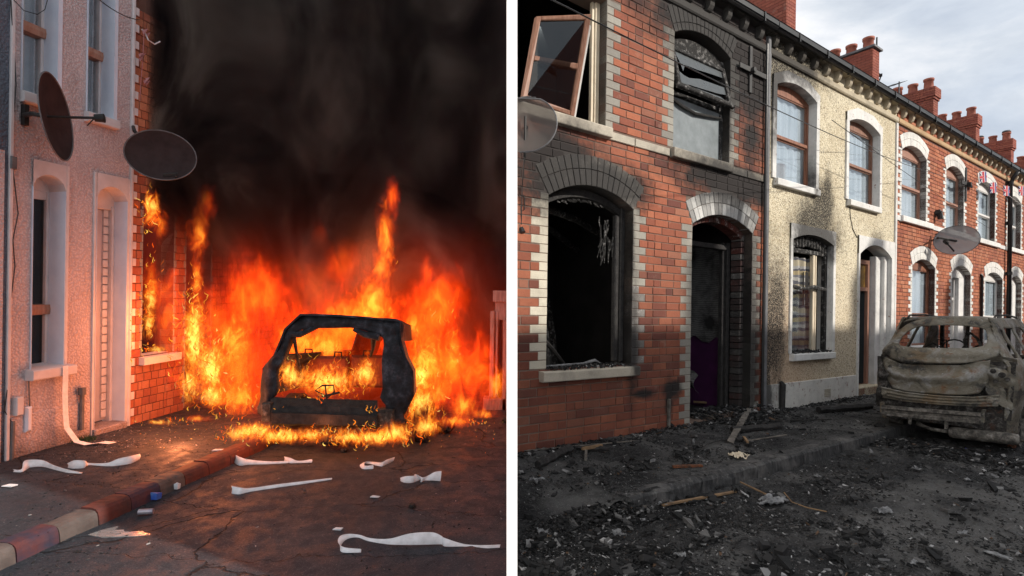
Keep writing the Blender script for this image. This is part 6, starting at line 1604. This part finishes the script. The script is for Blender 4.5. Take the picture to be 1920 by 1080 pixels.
# ---- paper streamers and litter
def ribbon(pairs, label, lean=.02, group='paper strips blown over the street'):
    """paper strip lying and curling on the ground: pairs of (top edge, bottom edge) as seen from the kerb; the lower edge touches the ground"""
    E = []
    for (tx, ty, bx, by) in pairs:
        q = LG(bx, by, .004); Yt = q.y + lean + .25 * (by - ty) / 1000.0 * q.y
        E.append((at_depth(tx, ty, Yt), q))
    def cr1(g, f): a, b_, c_, d = g; return b_ + (c_ - a) * (.5 * f) + (a * 2 - b_ * 5 + c_ * 4 - d) * (.5 * f * f) + (b_ * 3 - a - c_ * 3 + d) * (.5 * f ** 3)
    rows = []; N_ = 8
    for i in range(len(E) - 1):
        for k in range(N_ + (1 if i == len(E) - 2 else 0)):
            f = k / N_; g = [E[max(0, min(len(E) - 1, i + d))] for d in (-1, 0, 1, 2)]
            t_ = cr1([x[0] for x in g], f); q = cr1([x[1] for x in g], f); m_ = (t_ + q) / 2 + Vector((0, .012, .002)); rows.append((t_, m_, q))
    b = MB()
    for r0, r1 in zip(rows, rows[1:]):
        for j in (0, 1): b.poly([r0[j], r0[j + 1], r1[j + 1], r1[j]])
    return tag(b.build('paper_strip', 'paper', smooth=True, solid=.0025), label, 'paper strip', group)
ribbon([(676, 1029, 677, 1037), (645, 1026, 643, 1037), (634, 1016, 638, 1028), (638, 1005, 645, 1016), (655, 1001, 657, 1010), (675, 1003, 672, 1009), (695, 1009, 692, 1016), (730, 1010, 730, 1022), (770, 1000, 775, 1023), (810, 998, 815, 1022), (828, 1005, 828, 1022), (832, 1008, 836, 1026), (870, 1020, 870, 1026), (905, 1022, 905, 1029), (939, 1021, 937, 1028)], 'long curling white paper strip nearest on the road')
ribbon([(434, 911, 434, 926), (450, 914, 448, 928), (470, 915, 470, 923), (520, 908, 520, 915), (570, 902, 570, 908), (622, 896, 622, 900)], 'long straight tapering paper strip crossing the road below the kerb')
ribbon([(700, 872, 700, 880), (684, 873, 680, 880), (686, 866, 675, 872), (700, 866, 690, 870), (715, 867, 712, 875), (725, 862, 722, 873), (740, 857, 738, 865)], 'small curled paper strip on the road behind the burning car')
ribbon([(750, 896, 751, 903), (760, 893, 759, 906), (775, 892, 773, 906), (779, 889, 790, 900), (792, 895, 789, 905), (802, 892, 797, 902), (815, 885, 812, 902), (828, 883, 826, 903)], 'looped paper strip like a bow on the right of the road')
ribbon([(430, 846, 432, 857), (450, 857, 446, 873), (470, 862, 468, 872), (505, 865, 505, 871), (540, 864, 540, 869)], 'paper strip trailing off the kerb stones')
ribbon([(533, 856, 533, 865), (545, 859, 543, 869), (560, 864, 558, 869), (585, 861, 585, 868)], 'short folded strip just behind the kerb end')
ribbon([(24, 880, 25, 886), (40, 880, 41, 886), (44, 866, 52, 880), (55, 862, 58, 877), (80, 863, 80, 876), (100, 872, 100, 881), (125, 880, 125, 887), (154, 886, 152, 889)], 'curled paper strip on the pavement at the far left')
ribbon([(126, 869, 127, 878), (140, 863, 138, 880), (160, 864, 158, 878), (165, 868, 166, 873), (200, 868, 200, 875), (222, 860, 220, 874), (245, 855, 245, 870), (262, 851, 262, 862)], 'wide paper strip lying across the middle of the left pavement')
b = MB(); s_, z_ = linv(121, 700, .12)
pp = [(.12, .84), (.125, .74), (.12, .55), (.13, .35), (.15, .2), (.22, .05), (.30, .012), (.42, .03), (.50, .01)]
rows = [[TL(s_ + (.0 if i < 5 else (i - 4) * .045) - .02, w, z), TL(s_ + (.0 if i < 5 else (i - 4) * .05) + .035, w + (.02 if i > 5 else 0), z)] for i, (w, z) in enumerate(pp)]
for r0, r1 in zip(rows, rows[1:]): b.poly([r0[0], r1[0], r1[1], r0[1]])
tag(b.build('paper_strip', 'paper', solid=.002), 'paper strip hanging from the window sill down to the pavement', 'paper strip', 'paper strips blown over the street')
def flat(px, py, sx, sy, mat, label, name='paper_scrap', cat='litter', h_=.006, rot=0.0):
    c = LG(px, py, .008); b = MB(); ca, sa = math.cos(rot), math.sin(rot)
    pts = [(-sx, -sy * .7), (sx * .8, -sy), (sx, sy * .6), (-sx * .6, sy)]
    q = [c + Vector((x * ca - y * sa, x * sa + y * ca, 0)) for x, y in pts]; b.mesh(q + [v + Vector((.004, 0, h_ + random.random() * h_)) for v in q], [(4, 5, 6, 7), (0, 1, 5, 4), (1, 2, 6, 5), (2, 3, 7, 6), (3, 0, 4, 7), (3, 2, 1, 0)])
    return tag(b.build(name, mat), label, cat, 'scraps of litter on the burning street')
flat(18, 913, .05, .03, 'paper', 'small pale scrap alone on the pavement at the left edge')
flat(633, 995, .035, .015, 'paper', 'tiny white scrap above the nearest paper strip'); flat(703, 934, .04, .014, 'paper', 'thin white scrap in the middle of the road')
flat(408, 846, .05, .03, 'paper', 'white paper scrap on the pavement behind the kerb', rot=.3)
flat(290, 937, .045, .03, 'litter_blue', 'crumpled blue wrapper in the gutter', h_=.03); flat(330, 918, .03, .02, 'paper', 'pale wrapper beside the white kerb stone', h_=.03)
b = MB(); c = LG(272, 965, .02); b.tube([c + Vector((-.05, 0, 0)), c + Vector((.05, .02, 0))], .022, 10); tag(b.build('drink_can', 'litter_tin'), 'crushed pale drink can lying in the gutter beside the puddle', 'can')
def puddle(pts, label):
    b = MB(); q = [LG(x, y, .010, road=True) for x, y in pts]; zm_ = max(v.z for v in q); q = [Vector((v.x, v.y, zm_ - .02)) for v in q]; b.poly(q); b.poly([v - Vector((0, 0, .02)) for v in q][::-1])
    for i in range(len(q)): j = (i + 1) % len(q); b.poly([q[i], q[i] - Vector((0, 0, .02)), q[j] - Vector((0, 0, .02)), q[j]])
    tag(b.build('puddle', 'puddle_water'), label, 'puddle')
puddle([(165, 1003), (188, 994), (205, 986), (228, 980), (258, 983), (285, 990), (278, 996), (300, 1000), (262, 1004), (225, 1006), (190, 1008)], 'puddle in the gutter mirroring the flames')
puddle([(352, 922), (365, 918), (385, 920), (392, 924), (372, 928)], 'tiny bright puddle beside the kerb')
def lrand(r):
    if r.random() < .45:
        px, py = r.gauss(170, 90), 790 + abs(r.gauss(0, 42))
    else: px, py = r.uniform(-5, 950), 1085 - 275 * r.random() ** .8
    if py < 790 or px > 948 or px < -5: return None
    p = LG(px, py, .0); s, w = L.sw(p)
    if w < .02: return None
    return p
m, n = new_mat('render_crumbs'); principled(n, n.ramp(n.rnd(), [(0, (.10, .085, .08)), (.4, (.25, .21, .20)), (.75, (.45, .38, .36)), (.93, (.62, .58, .56))], 'CONSTANT'), .9)
def prand(r):
    px, py = r.gauss(170, 75), 806 + abs(r.gauss(0, 20)); 
    if px < 20: return None
    p = LG(px, py, .0); s, w = L.sw(p); return p if w > .03 else None
scatter('render_crumbs', 3800, prand, .002, .010, 21, mat='render_crumbs', label='pale crumbs of render strewn along the foot of the pink house')
scatter('grit', 4500, lrand, .002, .011, 8, label='grit and crumbs of render on pavement and road')
b_ = scatter('embers', 420, lambda r: (lambda p: p)(LG(r.uniform(260, 945), 790 + abs(r.gauss(0, 22)), .004)), .002, .008, 9, mat='ember', label='glowing embers scattered on the ground before the fire')
b = MB(); r9 = random.Random(3)
for k in range(160):
    c = lp(150, 806, .06) + Vector((r9.gauss(.03, .06), r9.gauss(0, .04), 0)); c.z = L.zg(c.x, c.y)
    b.mesh([c, c + Vector((.008, 0, 0)), c + Vector((r9.gauss(0, .02), r9.gauss(0, .02), .02 + r9.random() * .05))], [(0, 1, 2)])
o = b.build('weeds', 'moss'); stuff(o); o['label'] = 'small weeds at the wall foot by the waste pipe'
# ================================================================== fire and smoke
def sphere_mesh(name, nu=20, nv=12):
    b = MB(); b.v = [Vector((0, 0, -1))]
    for j in range(1, nv):
        f = -math.pi / 2 + math.pi * j / nv
        for i in range(nu): t_ = 2 * math.pi * i / nu; b.v.append(Vector((math.cos(t_) * math.cos(f), math.sin(t_) * math.cos(f), math.sin(f))))
    b.v.append(Vector((0, 0, 1)))
    for i in range(nu): b.f.append((0, 1 + (i + 1) % nu, 1 + i))
    for j in range(nv - 2):
        for i in range(nu): a = 1 + j * nu + i; c = 1 + j * nu + (i + 1) % nu; b.f.append((a, c, c + nu, a + nu))
    e = len(b.v) - 1; o = 1 + (nv - 2) * nu
    for i in range(nu): b.f.append((o + i, o + (i + 1) % nu, e))
    me = bpy.data.meshes.new(name); me.from_pydata([tuple(v) for v in b.v], [], b.f); me.update(); return me
def vol_mat(name, cols, scale, lo, hi, gain, detail=5, rough=.6, stretch=.5, ridged=False, absorb=0.0, dist=.8, soft=1.0):
    """glowing gas: emission per metre from warped noise, fading to nothing at the edge of its ellipsoid"""
    m, n = new_mat(name); p = n.pos()
    oc = n.add('ShaderNodeTexCoord').outputs['Object']
    r_ = n.vm('LENGTH', oc); fall = n.math('POWER', n.mr(r_, 1.0, .0, 0, 1), soft)
    q = n.vm('MULTIPLY', p, (1, 1, stretch))
    v = n.noise(q, scale, detail, rough, dist)
    if ridged: v = n.math('SUBTRACT', 1.0, n.math('MULTIPLY', n.math('ABSOLUTE', n.math('SUBTRACT', v, .5)), 4.0))
    e = n.mr(n.math('ADD', v, n.math('MULTIPLY', n.math('SUBTRACT', fall, .5), .55)), lo, hi, 0, 1)
    e = n.math('MULTIPLY', e, n.mr(fall, 0, .35, 0, 1))
    em = n.add('ShaderNodeEmission'); n.L.new(n.ramp(e, cols), em.inputs[0]); n.put(em.inputs[1], n.math('MULTIPLY', n.math('POWER', e, 1.5), gain))
    out = em.outputs[0]
    if absorb:
        ab = n.add('ShaderNodeVolumeAbsorption'); ab.inputs[0].default_value = (.5, .5, .5, 1); n.put(ab.inputs[1], n.math('MULTIPLY', e, absorb)); ad = n.add('ShaderNodeAddShader'); n.L.new(out, ad.inputs[0]); n.L.new(ab.outputs[0], ad.inputs[1]); out = ad.outputs[0]
    n.L.new(out, n.out.inputs['Volume']); m.cycles.volume_sampling = 'EQUIANGULAR'; m.cycles.volume_interpolation = 'LINEAR'; m.cycles.volume_step_rate = 1.0
    m.cycles.homogeneous_volume = False; m.cycles.emission_sampling = 'NONE'
    return m
vol_mat('flame_yellow', [(0, (1, .05, .003)), (.35, (1, .16, .008)), (.62, (1, .32, .02)), (.9, (1, .58, .10))], 13.0, .50, .76, 17.0, 6, .72, .55, absorb=5.0, dist=1.6)
vol_mat('flame_orange', [(0, (1, .025, .002)), (.4, (1, .085, .004)), (.72, (1, .19, .01)), (1, (1, .38, .035))], 8.5, .48, .77, 10.5, 6, .72, .5, absorb=4.0, dist=1.5)
vol_mat('flame_red', [(0, (1, .02, .002)), (.5, (1, .06, .004)), (1, (1, .15, .008))], 5.2, .43, .78, 7.6, 6, .72, .5, absorb=2.0, dist=1.4)
vol_mat('fire_glow', [(0, (1, .03, .003)), (1, (1, .075, .006))], .9, .15, 1.1, .24, 3, .6, .6, dist=.3)
SPH = {}
fire = thing('street_fire', 'tall orange fire raging round the burning car and up the brick house front', 'fire', L.P(2.2, 2.6, 0))
def flame(px, py, rx, ry, Y, dep, mat, parent=None, name='flame'):
    if mat not in SPH: SPH[mat] = sphere_mesh('flame'); SPH[mat].materials.append(MATS[mat])
    o = bpy.data.objects.new(name, SPH[mat]); COL.objects.link(o); pr_ = parent or fire
    c = at_depth(px, py, Y); o.location = c - pr_.location; o.scale = (rx / 1000 * Y, dep, ry / 1000 * Y); o.parent = pr_; stuff(o); return o
F_ = [ # px, py, rx, ry, Y, depth, material
 (372, 440, 34, 115, 7.0, .35, 'flame_orange'), (392, 385, 26, 60, 7.0, .3, 'flame_red'), (362, 640, 48, 150, 6.8, .4, 'flame_yellow'), (395, 690, 60, 110, 6.9, .5, 'flame_yellow'),
 (440, 640, 75, 130, 7.3, .5, 'flame_orange'), (450, 745, 95, 75, 6.9, .5, 'flame_orange'), (500, 560, 80, 110, 8.0, .7, 'flame_red'),
 (590, 540, 95, 130, 8.3, .8, 'flame_red'), (600, 450, 30, 60, 8.3, .5, 'flame_red'), (700, 570, 95, 120, 8.0, .7, 'flame_orange'), (722, 450, 40, 140, 8.0, .4, 'flame_orange'), (735, 370, 24, 70, 8.0, .3, 'flame_red'), (715, 500, 50, 70, 7.8, .3, 'flame_orange'),
 (800, 510, 22, 60, 8.2, .3, 'flame_red'), (640, 500, 60, 80, 8.2, .5, 'flame_red'),
 (800, 680, 85, 130, 6.9, .6, 'flame_orange'), (790, 760, 70, 85, 6.0, .45, 'flame_yellow'), (852, 660, 38, 110, 7.0, .4, 'flame_orange'), (775, 620, 45, 80, 6.7, .4, 'flame_orange'), (870, 760, 60, 60, 6.6, .4, 'flame_orange'),
 (285, 400, 30, 62, 6.35, .22, 'flame_orange'), (278, 380, 16, 45, 6.3, .16, 'flame_yellow'), (285, 530, 32, 75, 6.35, .2, 'flame_orange'), (280, 610, 26, 65, 6.3, .18, 'flame_yellow'), (292, 655, 48, 18, 6.25, .14, 'flame_yellow'),
 (610, 715, 118, 62, 5.9, .4, 'flame_yellow'), (610, 650, 115, 70, 6.6, .5, 'flame_orange'), (550, 705, 60, 50, 5.8, .2, 'flame_yellow'), (680, 705, 60, 50, 5.8, .2, 'flame_yellow'),
 (530, 818, 130, 28, 5.5, .35, 'flame_yellow'), (700, 820, 120, 30, 5.3, .35, 'flame_yellow'), (450, 812, 60, 34, 5.7, .3, 'flame_yellow'), (300, 792, 60, 10, 5.8, .12, 'flame_yellow'), (370, 785, 50, 14, 6.0, .15, 'flame_orange'), (910, 775, 50, 24, 7.2, .25, 'flame_orange'),
 (368, 530, 26, 90, 6.75, .25, 'flame_orange'), (366, 600, 34, 90, 6.7, .25, 'flame_yellow'), (355, 720, 40, 80, 6.5, .25, 'flame_yellow'), (400, 740, 60, 50, 6.4, .3, 'flame_yellow'), (384, 370, 30, 50, 7.0, .25, 'flame_orange'),
 (286, 385, 30, 50, 6.3, .2, 'flame_yellow'), (300, 420, 26, 60, 6.4, .2, 'flame_orange'), (283, 560, 26, 90, 6.3, .18, 'flame_yellow'), (248, 640, 7, 75, 5.98, .04, 'flame_yellow'),
 (480, 808, 70, 34, 5.5, .3, 'flame_yellow'), (580, 815, 80, 30, 5.35, .25, 'flame_yellow'), (650, 818, 70, 34, 5.3, .25, 'flame_yellow'), (740, 812, 70, 40, 5.35, .3, 'flame_yellow'), (800, 800, 60, 40, 5.8, .3, 'flame_yellow'), (540, 700, 40, 60, 5.85, .2, 'flame_yellow'), (690, 690, 36, 70, 5.9, .2, 'flame_yellow'), (790, 700, 50, 90, 6.2, .3, 'flame_yellow'), (825, 740, 45, 60, 6.3, .3, 'flame_orange'), (850, 790, 80, 24, 6.1, .3, 'flame_orange'),
 (640, 480, 130, 90, 8.9, .7, 'flame_red'), (450, 560, 90, 140, 8.0, .6, 'flame_red'), (830, 560, 90, 110, 8.4, .6, 'flame_red'), (930, 720, 40, 90, 7.6, .3, 'flame_orange'),
 (470, 540, 110, 120, 8.2, .6, 'flame_red'), (800, 600, 110, 130, 8.0, .6, 'flame_red'), (900, 690, 60, 130, 7.5, .4, 'flame_red'), (560, 500, 90, 80, 8.6, .5, 'flame_red'), (660, 590, 150, 90, 8.4, .5, 'flame_orange'), (320, 600, 60, 200, 6.9, .25, 'flame_red'),
 (450, 690, 130, 150, 7.6, .6, 'flame_red'), (640, 620, 220, 110, 8.3, .7, 'flame_red'), (850, 690, 120, 130, 7.4, .6, 'flame_red'), (560, 640, 120, 110, 7.8, .5, 'flame_orange'), (400, 600, 70, 120, 7.4, .4, 'flame_red'),
 (620, 630, 420, 300, 8.8, 2.0, 'fire_glow'), (430, 560, 230, 330, 8.2, 1.4, 'fire_glow'), (820, 620, 220, 240, 7.8, 1.4, 'fire_glow'), (620, 700, 330, 160, 7.4, 1.0, 'fire_glow'), (330, 520, 90, 230, 7.0, .6, 'fire_glow')]
for q in F_: flame(*(q if q[6] == 'fire_glow' else q[:5] + (q[5] * .55, q[6])))
# licks: thin curling tongues of flame
m, n = new_mat('flame_lick'); r_ = n.rnd(); e = n.add('ShaderNodeEmission')
z_ = n.math('FRACT', n.math('MULTIPLY', r_, 7.31))
n.L.new(n.ramp(r_, [(0, (1, .10, .006)), (.4, (1, .19, .012)), (.7, (1, .33, .025)), (.9, (1, .50, .06)), (1, (1, .72, .20))]), e.inputs[0]); n.put(e.inputs[1], n.mr(z_, 0, 1, .55, .95)); n.L.new(e.outputs[0], n.out.inputs[0]); m.cycles.emission_sampling = 'NONE'
m, n = new_mat('flame_lick_deep'); r_ = n.rnd(); e = n.add('ShaderNodeEmission')
n.L.new(n.ramp(r_, [(0, (.8, .045, .003)), (.5, (1, .10, .006)), (1, (1, .20, .015))]), e.inputs[0]); n.put(e.inputs[1], .85); n.L.new(e.outputs[0], n.out.inputs[0]); m.cycles.emission_sampling = 'NONE'
def licks(name, areas, mat, seed, label):
    r = random.Random(seed); b = MB()
    for (px, py, rx, ry, Y, dep, cnt, lmin, lmax, rad) in areas:
        for k in range(int(cnt * .30)):
            while True:
                u, v, w = r.uniform(-1, 1), r.uniform(-1, 1), r.uniform(-1, 1)
                if u * u + v * v + w * w < 1: break
            c = at_depth(px + u * rx, py + v * ry, Y); c.y += w * dep
            cn = noise.noise(Vector((c.x * 3.1, c.y * 2, c.z * 2.2 + seed)))
            if cn < -.08 and r.random() < .75: continue
            l = r.uniform(lmin, lmax) * .7; pts = []; d = Vector((r.gauss(0, .5), r.gauss(0, .3), 1)); p = c.copy(); ph = r.random() * 6.28; cu = r.uniform(1.0, 4.5)
            for j in range(6):
                pts.append(p.copy()); t_ = j / 5
                d2 = Vector((d.x + .9 * math.sin(ph + t_ * cu * 2.2), d.y + .4 * math.cos(ph + t_ * cu), d.z * (.9 + .5 * math.cos(ph + t_ * cu * 1.7)))); p = p + d2.normalized() * l / 5
            R0 = rad * (.25 + .9 * r.random() ** 2); b.tube(pts, [R0 * q * .62 for q in (.35, .9, 1.0, .75, .45, .08)], 4, cap=False)
    o = b.build(name, mat, fire); stuff(o); return o
licks('flame_lick', [
 (365, 650, 42, 130, 6.6, .3, 700, .06, .20, .010), (400, 700, 55, 85, 6.6, .3, 480, .06, .18, .010), (450, 740, 70, 60, 6.6, .3, 260, .06, .18, .009),
 (610, 725, 105, 38, 5.75, .25, 620, .05, .16, .010), (610, 690, 100, 45, 5.9, .2, 220, .05, .16, .007), (550, 818, 150, 20, 5.35, .25, 620, .04, .13, .009), (700, 820, 125, 24, 5.2, .25, 620, .04, .13, .009), (455, 815, 50, 18, 5.6, .2, 200, .04, .12, .008),
 (795, 750, 60, 80, 5.9, .3, 620, .06, .20, .010), (800, 660, 60, 90, 6.6, .3, 330, .06, .2, .009), (850, 650, 25, 90, 6.8, .2, 130, .06, .2, .007), (280, 400, 22, 50, 6.3, .12, 150, .05, .16, .010), (282, 520, 24, 60, 6.3, .1, 110, .04, .12, .009), (272, 610, 14, 60, 6.25, .1, 160, .04, .12, .010), (292, 656, 40, 9, 6.2, .1, 150, .03, .08, .010), (247, 640, 1, 62, 5.95, .01, 60, .03, .08, .007),
 (310, 790, 62, 4, 5.8, .08, 160, .03, .08, .008), (362, 540, 12, 70, 6.8, .1, 110, .05, .15, .009), (600, 745, 8, 12, 5.15, .03, 30, .04, .09, .012), (690, 770, 26, 8, 5.12, .03, 60, .03, .08, .010), (520, 766, 10, 4, 5.15, .03, 20, .03, .06, .010), (880, 790, 60, 10, 6.4, .2, 120, .04, .1, .008), (745, 480, 12, 20, 7.8, .1, 20, .05, .12, .008)], 'flame_lick', 3, '')
# the fire's own light
def firelight(p, power, rad, col=(1.0, .27, .09)):
    d = bpy.data.lights.new('firelight', 'POINT'); d.energy = power * .85; d.color = col; d.shadow_soft_size = rad; o = bpy.data.objects.new('firelight', d); COL.objects.link(o); o.location = Vector(p) - fire.location; o.parent = fire
firelight(at_depth(375, 640, 6.5), 24, .4); firelight(at_depth(600, 720, 6.0), 18, .4); firelight(at_depth(800, 700, 6.3), 24, .45)
firelight(at_depth(690, 500, 8.8), 60, .6); firelight(at_depth(430, 480, 8.4), 45, .5); firelight(at_depth(600, 800, 5.25), 4, .15); firelight(at_depth(285, 765, 5.85), 11, .10); firelight(at_depth(335, 806, 5.6), 13, .10); firelight(at_depth(470, 806, 5.35), 4, .08); firelight(at_depth(300, 600, 6.3), 20, .2); firelight(at_depth(380, 760, 5.7), 12, .2)
# smoke: one closed body of dark smoke filling the street behind the fire
m, n = new_mat('smoke'); p = n.pos()
q = n.vm('MULTIPLY', p, (1, 1, .75)); a = n.noise(q, .62, 7, .6, .9)
z = n.xyz(p)[2]
y_ = n.xyz(p)[1]
hh = n.mr(n.math('ADD', z, n.math('MULTIPLY', n.math('SUBTRACT', a, .5), 4.0)), 1.2, 3.6, .04, 1.0, True)
dens = n.math('MULTIPLY', n.mr(a, .36, .62, .5, 6.0, True), hh)
gx, gy, gz = n.xyz(p); dw = n.math('ADD', n.math('MULTIPLY', n.math('SUBTRACT', gx, L.O[0]), -L.m[0]), n.math('MULTIPLY', n.math('SUBTRACT', gy, L.O[1]), -L.m[1]))
near = n.math('MULTIPLY', n.mr(dw, 1.1, .25, 0, 1, True), n.mr(z, 2.4, 3.4, 0, 9.0, True)); dens = n.math('ADD', dens, near)
back = n.mr(y_, 9.5, 13.0, 0.0, 1.2)
dens = n.math('ADD', dens, back)
pvn = n.add('ShaderNodeVolumePrincipled'); c_ = n.noise(n.vm('MULTIPLY', p, (1, 1, .6)), .8, 6, .6, 1.2); n.L.new(n.ramp(c_, [(.36, (.035, .030, .035)), (.50, (.16, .125, .115)), (.60, (.46, .40, .35)), (.75, (.6, .58, .52))]), pvn.inputs['Color']); n.put(pvn.inputs['Density'], dens); pvn.inputs['Anisotropy'].default_value = .2
n.L.new(pvn.outputs[0], n.out.inputs['Volume']); m.cycles.volume_sampling = 'MULTIPLE_IMPORTANCE'; m.cycles.volume_step_rate = 2.0
pl = [L.P(1.42, .03, 0), L.P(1.75, .55, 0), L.P(2.5, 1.5, 0), Vector((-1.4, 8.3, 0)), Vector((-.04, 7.9, 0)), Vector((-.04, 17, 0)), L.P(12.0, .03, 0)]
b = MB(); k = len(pl); zb, zt = -.6, 11.0
b.mesh([Vector((v.x - (0 if v.x < -.1 else 0), v.y, zb)) for v in pl] + [Vector((v.x - (.16 if v.x > -.1 else 0), v.y, zt)) for v in pl], [(i, (i + 1) % k, k + (i + 1) % k, k + i) for i in range(k)] + [tuple(range(k))[::-1], tuple(range(k, 2 * k))])
o = b.build('smoke', 'smoke'); stuff(o); o['label'] = 'thick black smoke filling the street behind the fire'
